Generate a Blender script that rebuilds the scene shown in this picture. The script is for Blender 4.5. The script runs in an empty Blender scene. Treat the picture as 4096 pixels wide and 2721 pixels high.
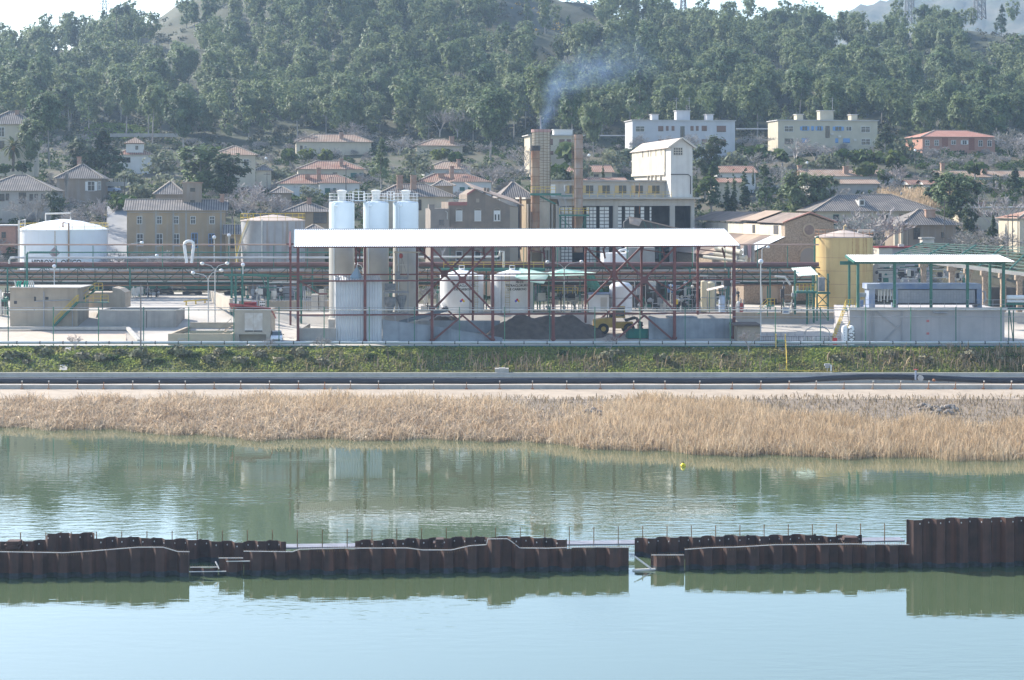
import bpy, math, random
import numpy as np
from mathutils import Vector, Matrix
R = math.radians
random.seed(7)
rng = np.random.default_rng(11)
SC = bpy.context.scene
COL = SC.collection
# ---------------------------------------------------------------- camera, sky, sun, exposure
F = 7400.0            # focal length in photograph pixels (4096 wide)
CX, HY, CZ = 2048.0, 800.0, 24.5
cd = bpy.data.cameras.new("camera")
cam = bpy.data.objects.new("camera", cd)
COL.objects.link(cam)
cam.location = (0, 0, CZ)
cam.rotation_euler = (R(90), 0, 0)
cd.sensor_width = 36.0
cd.lens = F / 4096 * 36
cd.shift_y = -(2721 / 2 - HY) / 4096
cd.clip_start = 1.0
cd.clip_end = 8000
SC.camera = cam
SUN_EL, SUN_AZ = 34.0, -54.0          # azimuth from straight ahead (+Y), negative = to the left
SL = Vector((math.sin(R(SUN_AZ)) * math.cos(R(SUN_EL)), math.cos(R(SUN_AZ)) * math.cos(R(SUN_EL)), math.sin(R(SUN_EL))))
wd = bpy.data.worlds.new("World")
SC.world = wd
wd.use_nodes = True
nt = wd.node_tree
nt.nodes.clear()
sky = nt.nodes.new("ShaderNodeTexSky")
sky.sky_type = 'NISHITA'
sky.sun_disc = False
sky.sun_elevation = R(SUN_EL)
sky.sun_rotation = R(SUN_AZ)
sky.altitude = 50
sky.air_density = 1.0
sky.dust_density = 1.0
sky.ozone_density = 1.5
bg = nt.nodes.new("ShaderNodeBackground")
bg.inputs[1].default_value = 0.15
out = nt.nodes.new("ShaderNodeOutputWorld")
nt.links.new(sky.outputs[0], bg.inputs[0])
nt.links.new(bg.outputs[0], out.inputs[0])
sd = bpy.data.lights.new("sun", 'SUN')
sd.energy = 4.4
sd.angle = R(0.53)
sd.color = (1.0, 0.94, 0.85)
sun = bpy.data.objects.new("sun", sd)
COL.objects.link(sun)
sun.location = SL * 300
sun.rotation_euler = SL.to_track_quat('Z', 'Y').to_euler()
SC.view_settings.view_transform = 'Standard'
SC.view_settings.look = 'None'
SC.view_settings.exposure = 1.22
SC.view_settings.gamma = 1
SC.cycles.max_bounces = 6
SC.cycles.diffuse_bounces = 3
SC.cycles.glossy_bounces = 3
SC.cycles.transparent_max_bounces = 6
SC.cycles.volume_bounces = 0
SC.cycles.use_adaptive_sampling = False
SC.cycles.use_denoising = True
# ---------------------------------------------------------------- helpers
def P(x, y, Y):
 """photograph pixel + distance -> point in the world"""
 return Vector(((x - CX) * Y / F, Y, CZ - (y - HY) * Y / F))
def pz(y, Y):
 return CZ - (y - HY) * Y / F
def pxx(x, Y):
 return (x - CX) * Y / F
def tag(o, label=None, cat=None, group=None, kind=None):
 if label: o["label"] = label
 if cat: o["category"] = cat
 if group: o["group"] = group
 if kind: o["kind"] = kind
 return o
def thing(name, label, cat, loc=(0, 0, 0), rz=0.0, group=None):
 o = bpy.data.objects.new(name, None)
 COL.objects.link(o)
 o.empty_display_size = 0.5
 o.location = loc
 o.rotation_euler = (0, 0, rz)
 return tag(o, label, cat, group)
def copy_tree(o, loc=None, rz=None, label=None, scale=None):
 def rec(s, par):
  c = s.copy()
  COL.objects.link(c)
  c.parent = par
  for ch in list(s.children):
   rec(ch, c)
  return c
 c = rec(o, None)
 if loc is not None: c.location = loc
 if rz is not None: c.rotation_euler = (0, 0, rz)
 if label: c["label"] = label
 if scale is not None: c.scale = scale if hasattr(scale, '__len__') else (scale,) * 3
 return c
class B:
 """collects shapes and links them as ONE mesh object"""
 def __init__(s, M=None):
  s.v, s.f, s.mi, s.m = [], [], [], 0
  s.M = M
 def add(s, vs, fs):
  n = len(s.v)
  if s.M is not None:
   vs = [s.M @ Vector(p) for p in vs]
  s.v += [tuple(p) for p in vs]
  s.f += [tuple(n + i for i in f) for f in fs]
  s.mi += [s.m] * len(fs)
  return s
 def box(s, x0, x1, y0, y1, z0, z1):
  return s.add([(x0, y0, z0), (x1, y0, z0), (x1, y1, z0), (x0, y1, z0), (x0, y0, z1), (x1, y0, z1), (x1, y1, z1), (x0, y1, z1)],
                     [(0, 3, 2, 1), (4, 5, 6, 7), (0, 1, 5, 4), (1, 2, 6, 5), (2, 3, 7, 6), (3, 0, 4, 7)])
 def cbox(s, x, y, z, a, b, c):
  return s.box(x - a / 2, x + a / 2, y - b / 2, y + b / 2, z - c / 2, z + c / 2)
 def bar(s, p, q, w, h=None):
  p, q = Vector(p), Vector(q)
  h = h or w
  d = (q - p)
  if d.length < 1e-6: return s
  d.normalize()
  up = Vector((0, 0, 1)) if abs(d.z) < 0.95 else Vector((0, 1, 0))
  a = d.cross(up).normalized() * w / 2
  b = a.cross(d).normalized() * h / 2
  vs = [p - a - b, p + a - b, p + a + b, p - a + b, q - a - b, q + a - b, q + a + b, q - a + b]
  return s.add(vs, [(0, 1, 2, 3), (7, 6, 5, 4), (0, 4, 5, 1), (1, 5, 6, 2), (2, 6, 7, 3), (3, 7, 4, 0)])
 def tube(s, pts, r, n=8, r2=None):
  pts = [Vector(p) for p in pts]
  N = len(pts)
  vs, fs = [], []
  for i, p in enumerate(pts):
   d = (pts[min(i + 1, N - 1)] - pts[max(i - 1, 0)])
   if d.length < 1e-9: d = Vector((0, 0, 1))
   d.normalize()
   up = Vector((0, 0, 1)) if abs(d.z) < 0.9 else Vector((0, 1, 0))
   a = d.cross(up).normalized()
   b = a.cross(d).normalized()
   rr = r if r2 is None else r + (r2 - r) * i / max(N - 1, 1)
   for k in range(n):
    t = 2 * math.pi * k / n
    vs.append(p + a * rr * math.cos(t) + b * rr * math.sin(t))
  for i in range(N - 1):
   for k in range(n):
    k2 = (k + 1) % n
    fs.append((i * n + k, i * n + k2, (i + 1) * n + k2, (i + 1) * n + k))
  fs.append(tuple(range(n - 1, -1, -1)))
  fs.append(tuple((N - 1) * n + k for k in range(n)))
  return s.add(vs, fs)
 def lathe(s, c, prof, n=24, a0=0.0, a1=None):
  """profile (r,z) from bottom to top around the vertical axis through c"""
  full = a1 is None
  a1 = 2 * math.pi if full else a1
  m = n if full else n + 1
  vs, fs = [], []
  for (r, z) in prof:
   for k in range(m):
    t = a0 + (a1 - a0) * k / n
    vs.append((c[0] + r * math.cos(t), c[1] + r * math.sin(t), c[2] + z))
  for i in range(len(prof) - 1):
   for k in range(n):
    k2 = (k + 1) % m if full else k + 1
    fs.append((i * m + k, i * m + k2, (i + 1) * m + k2, (i + 1) * m + k))
  if full:
   if prof[0][0] > 1e-4: fs.append(tuple(range(m - 1, -1, -1)))
   if prof[-1][0] > 1e-4: fs.append(tuple((len(prof) - 1) * m + k for k in range(m)))
  return s.add(vs, fs)
 def cyl(s, c, r, h, n=16, r2=None):
  return s.lathe(c, [(r, 0), (r if r2 is None else r2, h)], n)
 def sphere(s, c, r, n=12, sz=1.0):
  pr = [(max(r * math.sin(math.pi * i / n), 1e-5), -r * sz * math.cos(math.pi * i / n)) for i in range(n + 1)]
  return s.lathe(c, pr, n)
 def prism(s, poly, d):
  poly = [Vector(p) for p in poly]
  d = Vector(d)
  n = len(poly)
  fs = [tuple(range(n)), tuple(range(2 * n - 1, n - 1, -1))]
  for i in range(n):
   j = (i + 1) % n
   fs.append((j, i, n + i, n + j))
  return s.add(poly + [p + d for p in poly], fs)
 def quad(s, a, b, c, d):
  return s.add([a, b, c, d], [(0, 1, 2, 3)])
 def done(s, name, mat, parent=None, smooth=False):
  me = bpy.data.meshes.new(name)
  me.from_pydata(s.v, [], s.f)
  mats = mat if isinstance(mat, (list, tuple)) else [mat]
  for m in mats: me.materials.append(m)
  if len(mats) > 1: me.polygons.foreach_set("material_index", s.mi)
  if smooth:
   me.polygons.foreach_set("use_smooth", [True] * len(me.polygons))
   try: me.set_sharp_from_angle(angle=R(38))
   except Exception: pass
  me.update()
  o = bpy.data.objects.new(name, me)
  COL.objects.link(o)
  if parent is not None: o.parent = parent
  return o
def np_mesh(name, verts, quads, mats, mi=None, parent=None, smooth=False):
 verts = np.asarray(verts, dtype=np.float32).reshape(-1, 3)
 quads = np.asarray(quads, dtype=np.int32)
 k = quads.shape[1]
 me = bpy.data.meshes.new(name)
 me.vertices.add(len(verts))
 me.vertices.foreach_set("co", verts.ravel())
 me.loops.add(quads.size)
 me.loops.foreach_set("vertex_index", quads.ravel())
 me.polygons.add(len(quads))
 me.polygons.foreach_set("loop_start", np.arange(0, quads.size, k, dtype=np.int32))
 for m in (mats if isinstance(mats, (list, tuple)) else [mats]): me.materials.append(m)
 if mi is not None: me.polygons.foreach_set("material_index", np.asarray(mi, dtype=np.int32))
 me.update(calc_edges=True)
 me.validate()
 if smooth: me.polygons.foreach_set("use_smooth", np.ones(len(quads), dtype=bool))
 o = bpy.data.objects.new(name, me)
 COL.objects.link(o)
 if parent is not None: o.parent = parent
 return o
# ---------------------------------------------------------------- materials
def lin(c):
 return tuple(((v / 255) / 12.92 if v / 255 <= 0.04045 else ((v / 255 + 0.055) / 1.055) ** 2.4) for v in c)
MATS = {}
def mat(name, c, c2=None, sc=0.6, rough=0.85, metal=0.0, bump=0.0, bsc=6.0, streak=None, samt=0.5, island=0.0, objrand=0.0, spec=0.3,
  stripe=None, sheen=None, stretch=None, lo=0.35, hi=0.65, leafy=0.0):
 """c,c2 = linear base colours mixed by noise; streak = colour of vertical runs; stripe = (axis, pitch, colour, amount) in object space"""
 if name in MATS: return MATS[name]
 m = bpy.data.materials.new(name)
 m.use_nodes = True
 n, l = m.node_tree.nodes, m.node_tree.links
 bs = n["Principled BSDF"]
 bs.inputs["Roughness"].default_value = rough
 bs.inputs["Metallic"].default_value = metal
 bs.inputs["Specular IOR Level"].default_value = spec
 geo = n.new("ShaderNodeNewGeometry")
 col = None
 def mix(a, b, fac):
  x = n.new("ShaderNodeMix"); x.data_type = 'RGBA'
  for k, s in ((6, a), (7, b)):
   if isinstance(s, tuple): x.inputs[k].default_value = (*s[:3], 1)
   else: l.new(s, x.inputs[k])
  if isinstance(fac, float): x.inputs[0].default_value = fac
  else: l.new(fac, x.inputs[0])
  return x.outputs[2]
 def ramp(sock, lo, hi):
  x = n.new("ShaderNodeMapRange")
  x.inputs[1].default_value = lo; x.inputs[2].default_value = hi
  l.new(sock, x.inputs[0])
  return x.outputs[0]
 def noise(scale, vec=None, detail=4.0, stretch=None):
  x = n.new("ShaderNodeTexNoise")
  x.inputs["Scale"].default_value = scale
  x.inputs["Detail"].default_value = detail
  src = vec or geo.outputs["Position"]
  if stretch:
   mp = n.new("ShaderNodeMapping")
   mp.inputs["Scale"].default_value = stretch
   l.new(src, mp.inputs[0]); src = mp.outputs[0]
  l.new(src, x.inputs["Vector"])
  return x.outputs["Fac"]
 col = c
 if c2 is not None:
  col = mix(c, c2, ramp(noise(sc, stretch=stretch), lo, hi))
 if stripe is not None:
  ax, pitch, sc_, amt = stripe
  tc = n.new("ShaderNodeTexCoord")
  sp = n.new("ShaderNodeSeparateXYZ")
  l.new(tc.outputs["Object"], sp.inputs[0])
  mm = n.new("ShaderNodeMath"); mm.operation = 'MULTIPLY'
  l.new(sp.outputs["XYZ".index(ax)], mm.inputs[0]); mm.inputs[1].default_value = 2 * math.pi / pitch
  sn = n.new("ShaderNodeMath"); sn.operation = 'SINE'
  l.new(mm.outputs[0], sn.inputs[0])
  f = ramp(sn.outputs[0], -0.2, 0.7)
  f2 = n.new("ShaderNodeMath"); f2.operation = 'MULTIPLY'
  l.new(f, f2.inputs[0]); f2.inputs[1].default_value = amt
  col = mix(col, sc_, f2.outputs[0])
 if streak is not None:
  f = ramp(noise(1.0, stretch=(1.6, 1.6, 0.09)), 0.5, 0.72)
  f2 = n.new("ShaderNodeMath"); f2.operation = 'MULTIPLY'
  l.new(f, f2.inputs[0]); f2.inputs[1].default_value = samt
  col = mix(col, streak, f2.outputs[0])
 val = None
 if island or objrand:
  hs = n.new("ShaderNodeHueSaturation")
  if isinstance(col, tuple): hs.inputs["Color"].default_value = (*col, 1)
  else: l.new(col, hs.inputs["Color"])
  a = n.new("ShaderNodeMath"); a.operation = 'MULTIPLY_ADD'
  a.inputs[1].default_value = 2 * island; a.inputs[2].default_value = 1 - island
  if island: l.new(geo.outputs["Random Per Island"], a.inputs[0])
  else: a.inputs[0].default_value = 0.5
  b = n.new("ShaderNodeMath"); b.operation = 'MULTIPLY_ADD'
  b.inputs[1].default_value = 2 * objrand; b.inputs[2].default_value = 1 - objrand
  oi = n.new("ShaderNodeObjectInfo")
  if objrand: l.new(oi.outputs["Random"], b.inputs[0])
  else: b.inputs[0].default_value = 0.5
  mu = n.new("ShaderNodeMath"); mu.operation = 'MULTIPLY'
  l.new(a.outputs[0], mu.inputs[0]); l.new(b.outputs[0], mu.inputs[1])
  l.new(mu.outputs[0], hs.inputs["Value"])
  if objrand:
   h = n.new("ShaderNodeMath"); h.operation = 'MULTIPLY_ADD'
   l.new(oi.outputs["Random"], h.inputs[0]); h.inputs[1].default_value = -0.06; h.inputs[2].default_value = 0.53
   l.new(h.outputs[0], hs.inputs["Hue"])
  col = hs.outputs[0]
 if isinstance(col, tuple): bs.inputs["Base Color"].default_value = (*col, 1)
 else: l.new(col, bs.inputs["Base Color"])
 if bump:
  bp = n.new("ShaderNodeBump")
  bp.inputs["Strength"].default_value = bump
  bp.inputs["Distance"].default_value = 0.1
  l.new(noise(bsc), bp.inputs["Height"])
  l.new(bp.outputs[0], bs.inputs["Normal"])
 if leafy:
  tr = n.new("ShaderNodeBsdfTranslucent")
  mx = n.new("ShaderNodeMixShader"); mx.inputs[0].default_value = leafy
  if isinstance(col, tuple): tr.inputs[0].default_value = (*col, 1)
  else: l.new(col, tr.inputs[0])
  o_ = n["Material Output"]
  l.new(bs.outputs[0], mx.inputs[1]); l.new(tr.outputs[0], mx.inputs[2]); l.new(mx.outputs[0], o_.inputs[0])
 MATS[name] = m
 return m
# ---------------------------------------------------------------- shape of the land
def itp(x, xs, ys):
 return float(np.interp(x, xs, ys))
SH_X = [-95, -55, -41, -27, -10, -1, 9, 16.6, 26, 39, 48.3, 95]
SH_Y = [202, 199.4, 197, 190, 189.5, 189, 183, 179.5, 177.5, 176, 174.5, 170]
def shore(X):
 return itp(X, SH_X, SH_Y) + 0.9 * math.sin(X * 0.55) + 0.5 * math.sin(X * 1.31 + 1)
GX = [-400, 400, 700, 1000, 1500, 2000, 2700, 3000, 3400, 4096, 4500]
GT = [(300, [1170, 1170, 1170, 1175, 1215, 1219, 1219, 1219, 1219, 1219, 1219]),
      (318, [1100, 1100, 1100, 1100, 1180, 1190, 1170, 1160, 1080, 1010, 1000]),
      (335, [985, 985, 985, 1000, 1060, 1110, 1080, 1060, 985, 960, 960]),
      (352, [885, 880, 880, 900, 950, 1000, 970, 960, 915, 905, 905]),
      (380, [800, 800, 805, 820, 850, 850, 835, 830, 810, 800, 800]),
      (410, [745, 750, 755, 770, 770, 775, 760, 755, 735, 725, 725]),
      (445, [640, 650, 665, 700, 690, 670, 660, 655, 620, 650, 650]),
      (480, [580, 580, 590, 610, 600, 595, 590, 590, 580, 600, 600]),
      (520, [490, 500, 505, 520, 520, 515, 512, 510, 525, 560, 560]),
      (560, [425, 435, 440, 445, 440, 430, 425, 425, 445, 480, 480]),
      (620, [345, 330, 270, 245, 195, 190, 285, 300, 345, 350, 350]),
      (680, [275, 250, 120, 60, 20, 20, 190, 205, 230, 205, 200]),
      (730, [250, 215, 20, -70, -90, -60, 135, 150, 180, 120, 110]),
      (790, [300, 270, 60, -40, -100, -30, 170, 190, 240, 190, 180]),
      (900, [440, 420, 330, 250, 180, 220, 340, 350, 420, 400, 400])]
GTY = [g[0] for g in GT]
GTA = np.array([[pz(y, Y) for y in row] for Y, row in GT])
def low(x): return 0.5 * min(1.0, max(0.0, (x - 1300) / 1000))
def H(X, Y):
 x = CX + X * F / Y
 if Y < 252:
  ys = shore(X)
  if Y < ys: return max(-3.0, -0.15 - (ys - Y) * 0.2)
  if Y < 217: return -0.15 + 1.3 * min(1.0, (Y - ys) / 14.0) ** 0.7
  if Y < 234.2: return 1.15 + min(1, (Y - 217) / 8) * 0.25
  if Y < 236: return 2.6
  if Y < 243.5:
   t = (Y - 236) / 7.5
   return 2.6 + 2.3 * (t + 0.12 * math.sin(math.pi * t))
  return 4.9 + 0.5 * min(1, (Y - 243.5) / 4) - low(x) * min(1, (Y - 243.5) / 4)
 if Y < 300:
  a = 5.4 + (Y - 252) * 0.118 if Y < 285 else 9.3 + (Y - 285) * 0.015
  b = 5.4 + (Y - 252) * 0.045 if Y < 272 else (7.5 if Y > 273 else 6.3 + (Y - 272) * 1.2)
  w = min(1.0, max(0.0, (x - 1000) / 220))
  return a + (b - a) * w - (low(x) * (272 - Y) / 20 if Y < 272 else 0)
 Yc = min(Y, 900)
 i = max(0, min(len(GTY) - 2, int(np.searchsorted(GTY, Yc)) - 1))
 t = (Yc - GTY[i]) / (GTY[i + 1] - GTY[i])
 z0, z1 = itp(x, GX, GTA[i]), itp(x, GX, GTA[i + 1])
 z = z0 + (z1 - z0) * t
 if Y > 470:
  z += min(1, (Y - 470) / 60) * (1.6 * math.sin(X * 0.09 + Y * 0.05) + 0.9 * math.sin(X * 0.21 - Y * 0.11))
 return z
def strip(name, Ys, X0, X1, nx, m, dz=0.0, kind="structure", jitter=0.0):
 xs = np.linspace(X0, X1, nx)
 vs = [(x, Y, H(x, Y) + dz + (random.uniform(-jitter, jitter) if jitter else 0)) for Y in Ys for x in xs]
 q = [(j * nx + i, j * nx + i + 1, (j + 1) * nx + i + 1, (j + 1) * nx + i) for j in range(len(Ys) - 1) for i in range(nx - 1)]
 return tag(np_mesh(name, vs, q, m, smooth=True), kind=kind)
m_mud = mat("mud", (0.16, 0.125, 0.09), (0.24, 0.19, 0.14), sc=0.8, bump=0.6, bsc=3)
m_path = mat("path_sand", (0.40, 0.325, 0.245), (0.33, 0.265, 0.20), sc=0.5, bump=0.3, bsc=4)
m_bank = mat("bank_soil", (0.10, 0.10, 0.035), (0.07, 0.085, 0.03), sc=0.5, bump=0.8, bsc=2)
m_yard = mat("yard_concrete", (0.52, 0.48, 0.42), (0.30, 0.275, 0.245), sc=0.13, lo=.3, hi=.75, bump=0.15, bsc=3, streak=(0.45, 0.36, 0.28), samt=0.4)
m_slope = mat("hillside_soil", (0.045, 0.056, 0.024), (0.10, 0.083, 0.055), sc=0.11, bump=0.8, bsc=1.2)
m_scrub = mat("hill_scrub", (0.04, 0.048, 0.024), (0.10, 0.09, 0.055), sc=0.07, bump=1.0, bsc=1.0, lo=0.48, hi=0.75)
strip("riverbank", list(np.arange(145, 217.1, 2.4)), -150, 150, 90, m_mud)
strip("dirt_path", [217, 219, 221, 223, 225, 227, 230, 234.15, 234.3], -150, 150, 40, m_path)
strip("grass_bank", [234.3, 235, 236, 237.5, 239, 240.5, 242, 243.5, 244.5], -150, 150, 120, m_bank)
strip("concrete_yard", [244.5, 247.5, 252, 257, 262, 267, 272, 273, 279, 285, 292, 300], -170, 170, 170, m_yard)
strip("town_slope", list(np.arange(300, 482, 4.0)), -300, 300, 130, m_slope)
strip("wooded_hill", list(np.arange(480, 901, 6.0)), -420, 420, 140, m_scrub)
# far blue mountain behind the right end of the wood
ms, qs, nx = [], [], 90
for j in range(26):
 Y = 1300 + j * 26
 for i in range(nx):
  x = 2900 + (5200 - 2900) * i / (nx - 1)
  top = itp(x, [2900, 3300, 3420, 3560, 3800, 4096, 5200], [330, 120, 28, -2, -40, -60, -200])
  yy = top + (25 - j) / 25 * 420 + 10 * math.sin(i * .9 + j * .5) * (1 if j < 23 else .25) + 7 * math.sin(i * 2.3 - j)
  ms.append(tuple(P(x, yy, Y)))
for j in range(25):
 for i in range(nx - 1):
  a = j * nx + i
  qs.append((a, a + 1, a + nx + 1, a + nx))
m_mount = mat("mountain_wood", (0.035, 0.05, 0.03), (0.09, 0.085, 0.06), sc=0.03, bump=1.0, bsc=0.1)
def sand_lot():
 xs = np.linspace(-120, 505, 30); vs = []
 for Y in (247.6, 250, 254, 258.4):
  for x in xs: X = pxx(x, Y); vs.append((X, Y, H(X, Y) + .03))
 q = [(j * 30 + i, j * 30 + i + 1, (j + 1) * 30 + i + 1, (j + 1) * 30 + i) for j in range(3) for i in range(29)]
 tag(np_mesh("sandy_lot", vs, q, mat("lot_sand", (.50, .40, .31), (.42, .35, .28), sc=.25, streak=(.56, .50, .44), samt=.4)), kind="structure")
sand_lot()
tag(np_mesh("mountain", ms, qs, m_mount, smooth=True), kind="structure")
# ---------------------------------------------------------------- river water
def water_material():
 m = bpy.data.materials.new("river_water")
 m.use_nodes = True
 n, l = m.node_tree.nodes, m.node_tree.links
 bs = n["Principled BSDF"]
 bs.inputs["Base Color"].default_value = (0.075, 0.105, 0.055, 1)
 bs.inputs["Roughness"].default_value = 0.02
 bs.inputs["IOR"].default_value = 2.3
 bs.inputs["Specular IOR Level"].default_value = 0.5
 geo = n.new("ShaderNodeNewGeometry")
 def nz(scale, sx, sy, det):
  mp = n.new("ShaderNodeMapping"); mp.inputs["Scale"].default_value = (sx, sy, 1)
  l.new(geo.outputs["Position"], mp.inputs[0])
  t = n.new("ShaderNodeTexNoise"); t.inputs["Scale"].default_value = scale; t.inputs["Detail"].default_value = det
  l.new(mp.outputs[0], t.inputs["Vector"])
  return t.outputs["Fac"]
 a = nz(1.0, 0.55, 1.3, 3.0)           # ripples
 b = nz(1.0, 0.03, 0.06, 4.0)         # patches of wind
 r = n.new("ShaderNodeMapRange"); r.inputs[1].default_value = 0.42; r.inputs[2].default_value = 0.66
 r.inputs[3].default_value = 0.15; r.inputs[4].default_value = 1.0
 l.new(b, r.inputs[0])
 # the sheltered water on the near side of the sheet piles is calmer
 sp = n.new("ShaderNodeSeparateXYZ"); l.new(geo.outputs["Position"], sp.inputs[0])
 c = n.new("ShaderNodeMapRange"); c.inputs[1].default_value = 121; c.inputs[2].default_value = 131
 c.inputs[3].default_value = 0.34; c.inputs[4].default_value = 1.0
 l.new(sp.outputs[1], c.inputs[0])
 # and it is stiller again in the lee of the reeds
 c2 = n.new("ShaderNodeMapRange"); c2.inputs[1].default_value = 142; c2.inputs[2].default_value = 160
 c2.inputs[3].default_value = 1.0; c2.inputs[4].default_value = 0.3
 l.new(sp.outputs[1], c2.inputs[0])
 mu = n.new("ShaderNodeMath"); mu.operation = 'MULTIPLY'; l.new(r.outputs[0], mu.inputs[0]); l.new(c.outputs[0], mu.inputs[1])
 mu2 = n.new("ShaderNodeMath"); mu2.operation = 'MULTIPLY'; l.new(mu.outputs[0], mu2.inputs[0]); l.new(c2.outputs[0], mu2.inputs[1])
 bp = n.new("ShaderNodeBump")
 bp.inputs["Distance"].default_value = 0.046
 l.new(mu2.outputs[0], bp.inputs["Strength"])
 l.new(a, bp.inputs["Height"])
 l.new(bp.outputs[0], bs.inputs["Normal"])
 return m
wx = np.linspace(-260, 260, 3)
wv = [(x, y, 0.0) for y in (-120, 60, 212) for x in wx]
wq = [(j * 3 + i, j * 3 + i + 1, (j + 1) * 3 + i + 1, (j + 1) * 3 + i) for j in range(2) for i in range(2)]
tag(np_mesh("river_water", wv, wq, water_material()), kind="structure")
# ---------------------------------------------------------------- sheet pile walls in the river
m_pile = mat("rusty_pile", (0.056, 0.036, 0.031), (0.086, 0.050, 0.041), sc=1.2, rough=0.8, streak=(0.17, 0.075, 0.05), samt=0.5, bump=0.15, bsc=5)
m_pale = mat("pale_strip", (0.62, 0.58, 0.54), rough=0.7)
m_rail = mat("rusty_rail", (0.16, 0.10, 0.05), (0.24, 0.15, 0.07), sc=3)
m_deck = mat("deck_steel", (0.26, 0.255, 0.28), (0.19, 0.19, 0.21), sc=2, rough=0.5)
m_algae = mat("waterline_crust", (0.06, 0.065, 0.075), (0.03, 0.035, 0.03), sc=2.5)
PITCH = 1.56
NA, NB = Vector((-33.2, 120.0, 0)), Vector((34.3, 124.1, 0))      # line of the near wall at the frame's two sides
WD = (NB - NA).normalized()
WN = Vector((WD.y, -WD.x, 0))                                      # towards the camera
def wall_point(s, depth=0.0):
 return NA + WD * s + WN * depth
def s_of(x, back=0.0):
 """distance along the wall line (shifted back by `back`) at photograph column x"""
 o = NA - WN * back
 k = (x - CX) / F
 return (k * o.y - o.x) / (WD.x - k * WD.y)
def top_of(x, y, back=0.0):
 s = s_of(x, back)
 Y = (NA + WD * s - WN * back).y
 return s, pz(y, Y)
def pile_wall(label, pts, back, group, strip_on=True, holes=True, depth=0.46, zb=-2.5):
 """pts = photograph (x, y) of the top edge; back = distance behind the near wall"""
 st = [top_of(x, y, back) for x, y in pts]
 ss, zz = [a for a, _ in st], [b for _, b in st]
 s0, s1 = ss[0], ss[-1]
 t = thing("sheet_pile_wall", label, "sheet pile wall", wall_point(s0, -back), 0, group)
 org = wall_point(s0, -back)
 prof = [(0.0, 0.0), (0.40, 0.0), (0.62, 1.0), (1.12, 1.0), (1.30, 0.0)]
 knots = []
 k = math.floor(s0 / PITCH)
 while k * PITCH < s1 + PITCH:
  for a, d in prof:
   knots.append((k * PITCH + a * PITCH / 1.4, d * depth))
  k += 1
 kn = [(s0, itp(s0, [q[0] for q in knots], [q[1] for q in knots]))] + [q for q in knots if s0 < q[0] < s1] + [(s1, itp(s1, [q[0] for q in knots], [q[1] for q in knots]))]
 th = 0.03
 for part, z_lo, z_hi, m in (("piles", -0.02, None, m_pile), ("waterline_crust", zb, 0.30, m_algae)):
  b = B()
  off = 0.0 if part == "piles" else 0.012
  for (sa, da), (sb, db) in zip(kn[:-1], kn[1:]):
   if sb - sa < 1e-4: continue
   za = itp((sa * 2 + sb) / 3, ss, zz) + 0.02 * math.sin(math.floor(sa / PITCH) * 2.1)
   zb_ = itp((sa + sb * 2) / 3, ss, zz) + 0.02 * math.sin(math.floor(sa / PITCH) * 2.1)
   if part != "piles": za = zb_ = min(za, z_hi + 0.05 * math.sin(sa * 2))
   lo = zb if part != "piles" else 0.2
   p = [wall_point(sa, da - back + off) - org, wall_point(sb, db - back + off) - org, wall_point(sb, db - back - th - off) - org, wall_point(sa, da - back - th - off) - org]
   b.add([p[0] + Vector((0, 0, lo)), p[1] + Vector((0, 0, lo)), p[2] + Vector((0, 0, lo)), p[3] + Vector((0, 0, lo)),
                   p[0] + Vector((0, 0, za)), p[1] + Vector((0, 0, zb_)), p[2] + Vector((0, 0, zb_)), p[3] + Vector((0, 0, za))],
                  [(0, 3, 2, 1), (4, 5, 6, 7), (0, 1, 5, 4), (2, 3, 7, 6), (1, 2, 6, 5), (3, 0, 4, 7)])
  b.done(part, m, t)
 if strip_on:                                   # pale capping strip with its comb of short bars
  b = B()
  q = [wall_point(s, 0.30 - back) - org + Vector((0, 0, z + 0.035)) for s, z in zip(ss, zz)]
  for a, c in zip(q[:-1], q[1:]): b.bar(a, c, 0.05, 0.045)
  b.done("capping_strip", m_pale, t)
  b = B()
  s = s0
  while s < s1:
   z = itp(s, ss, zz)
   b.bar(wall_point(s, 0.34 - back) - org + Vector((0, 0, z + 0.05)), wall_point(s, 0.30 - back) - org + Vector((0, 0, z + 0.17)), 0.022)
   if math.sin(s * 0.8 + s0) > 0.55:
    b.bar(wall_point(s, 0.5 - back) - org + Vector((0, 0, z - 0.14)), wall_point(s, 0.5 - back) - org + Vector((0, 0, z)), 0.022)
   s += 0.16
  o = b.done("bar_comb", m_rail, t)
 if holes:
  k = math.ceil(s0 / 0.7)
  b = B()
  while k * 0.7 < s1:
   s = k * 0.7 + 0.2
   if s < s1 - .1:
    z = itp(s, ss, zz) - 0.26
    d = itp(s, [q[0] for q in knots], [q[1] for q in knots]) - back + 0.012
    c = wall_point(s, d) - org
    b.cyl(c + Vector((0, 0, z - .05)), 0.035, 0.09, 8)
   k += 1
  b.done("bolt", m_pale, t)
 return t
GP = "rusty sheet pile walls standing in the river"
pile_wall("near rusty sheet pile wall on the left, under the stepped pair of walls, with wavy pale top strip",
          [(-140, 2208), (0, 2206), (260, 2210), (370, 2203), (555, 2188), (655, 2188), (712, 2205), (760, 2206)], 0, GP, holes=False)
pile_wall("lowest piece of rusty sheet piling in the left gap, almost down to the water",
          [(762, 2268), (872, 2267)], 0, GP, holes=False)
pile_wall("short knee-high step of rusty sheet piling between left gap and middle wall", [(876, 2231), (974, 2231)], 0, GP, holes=False)
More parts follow.
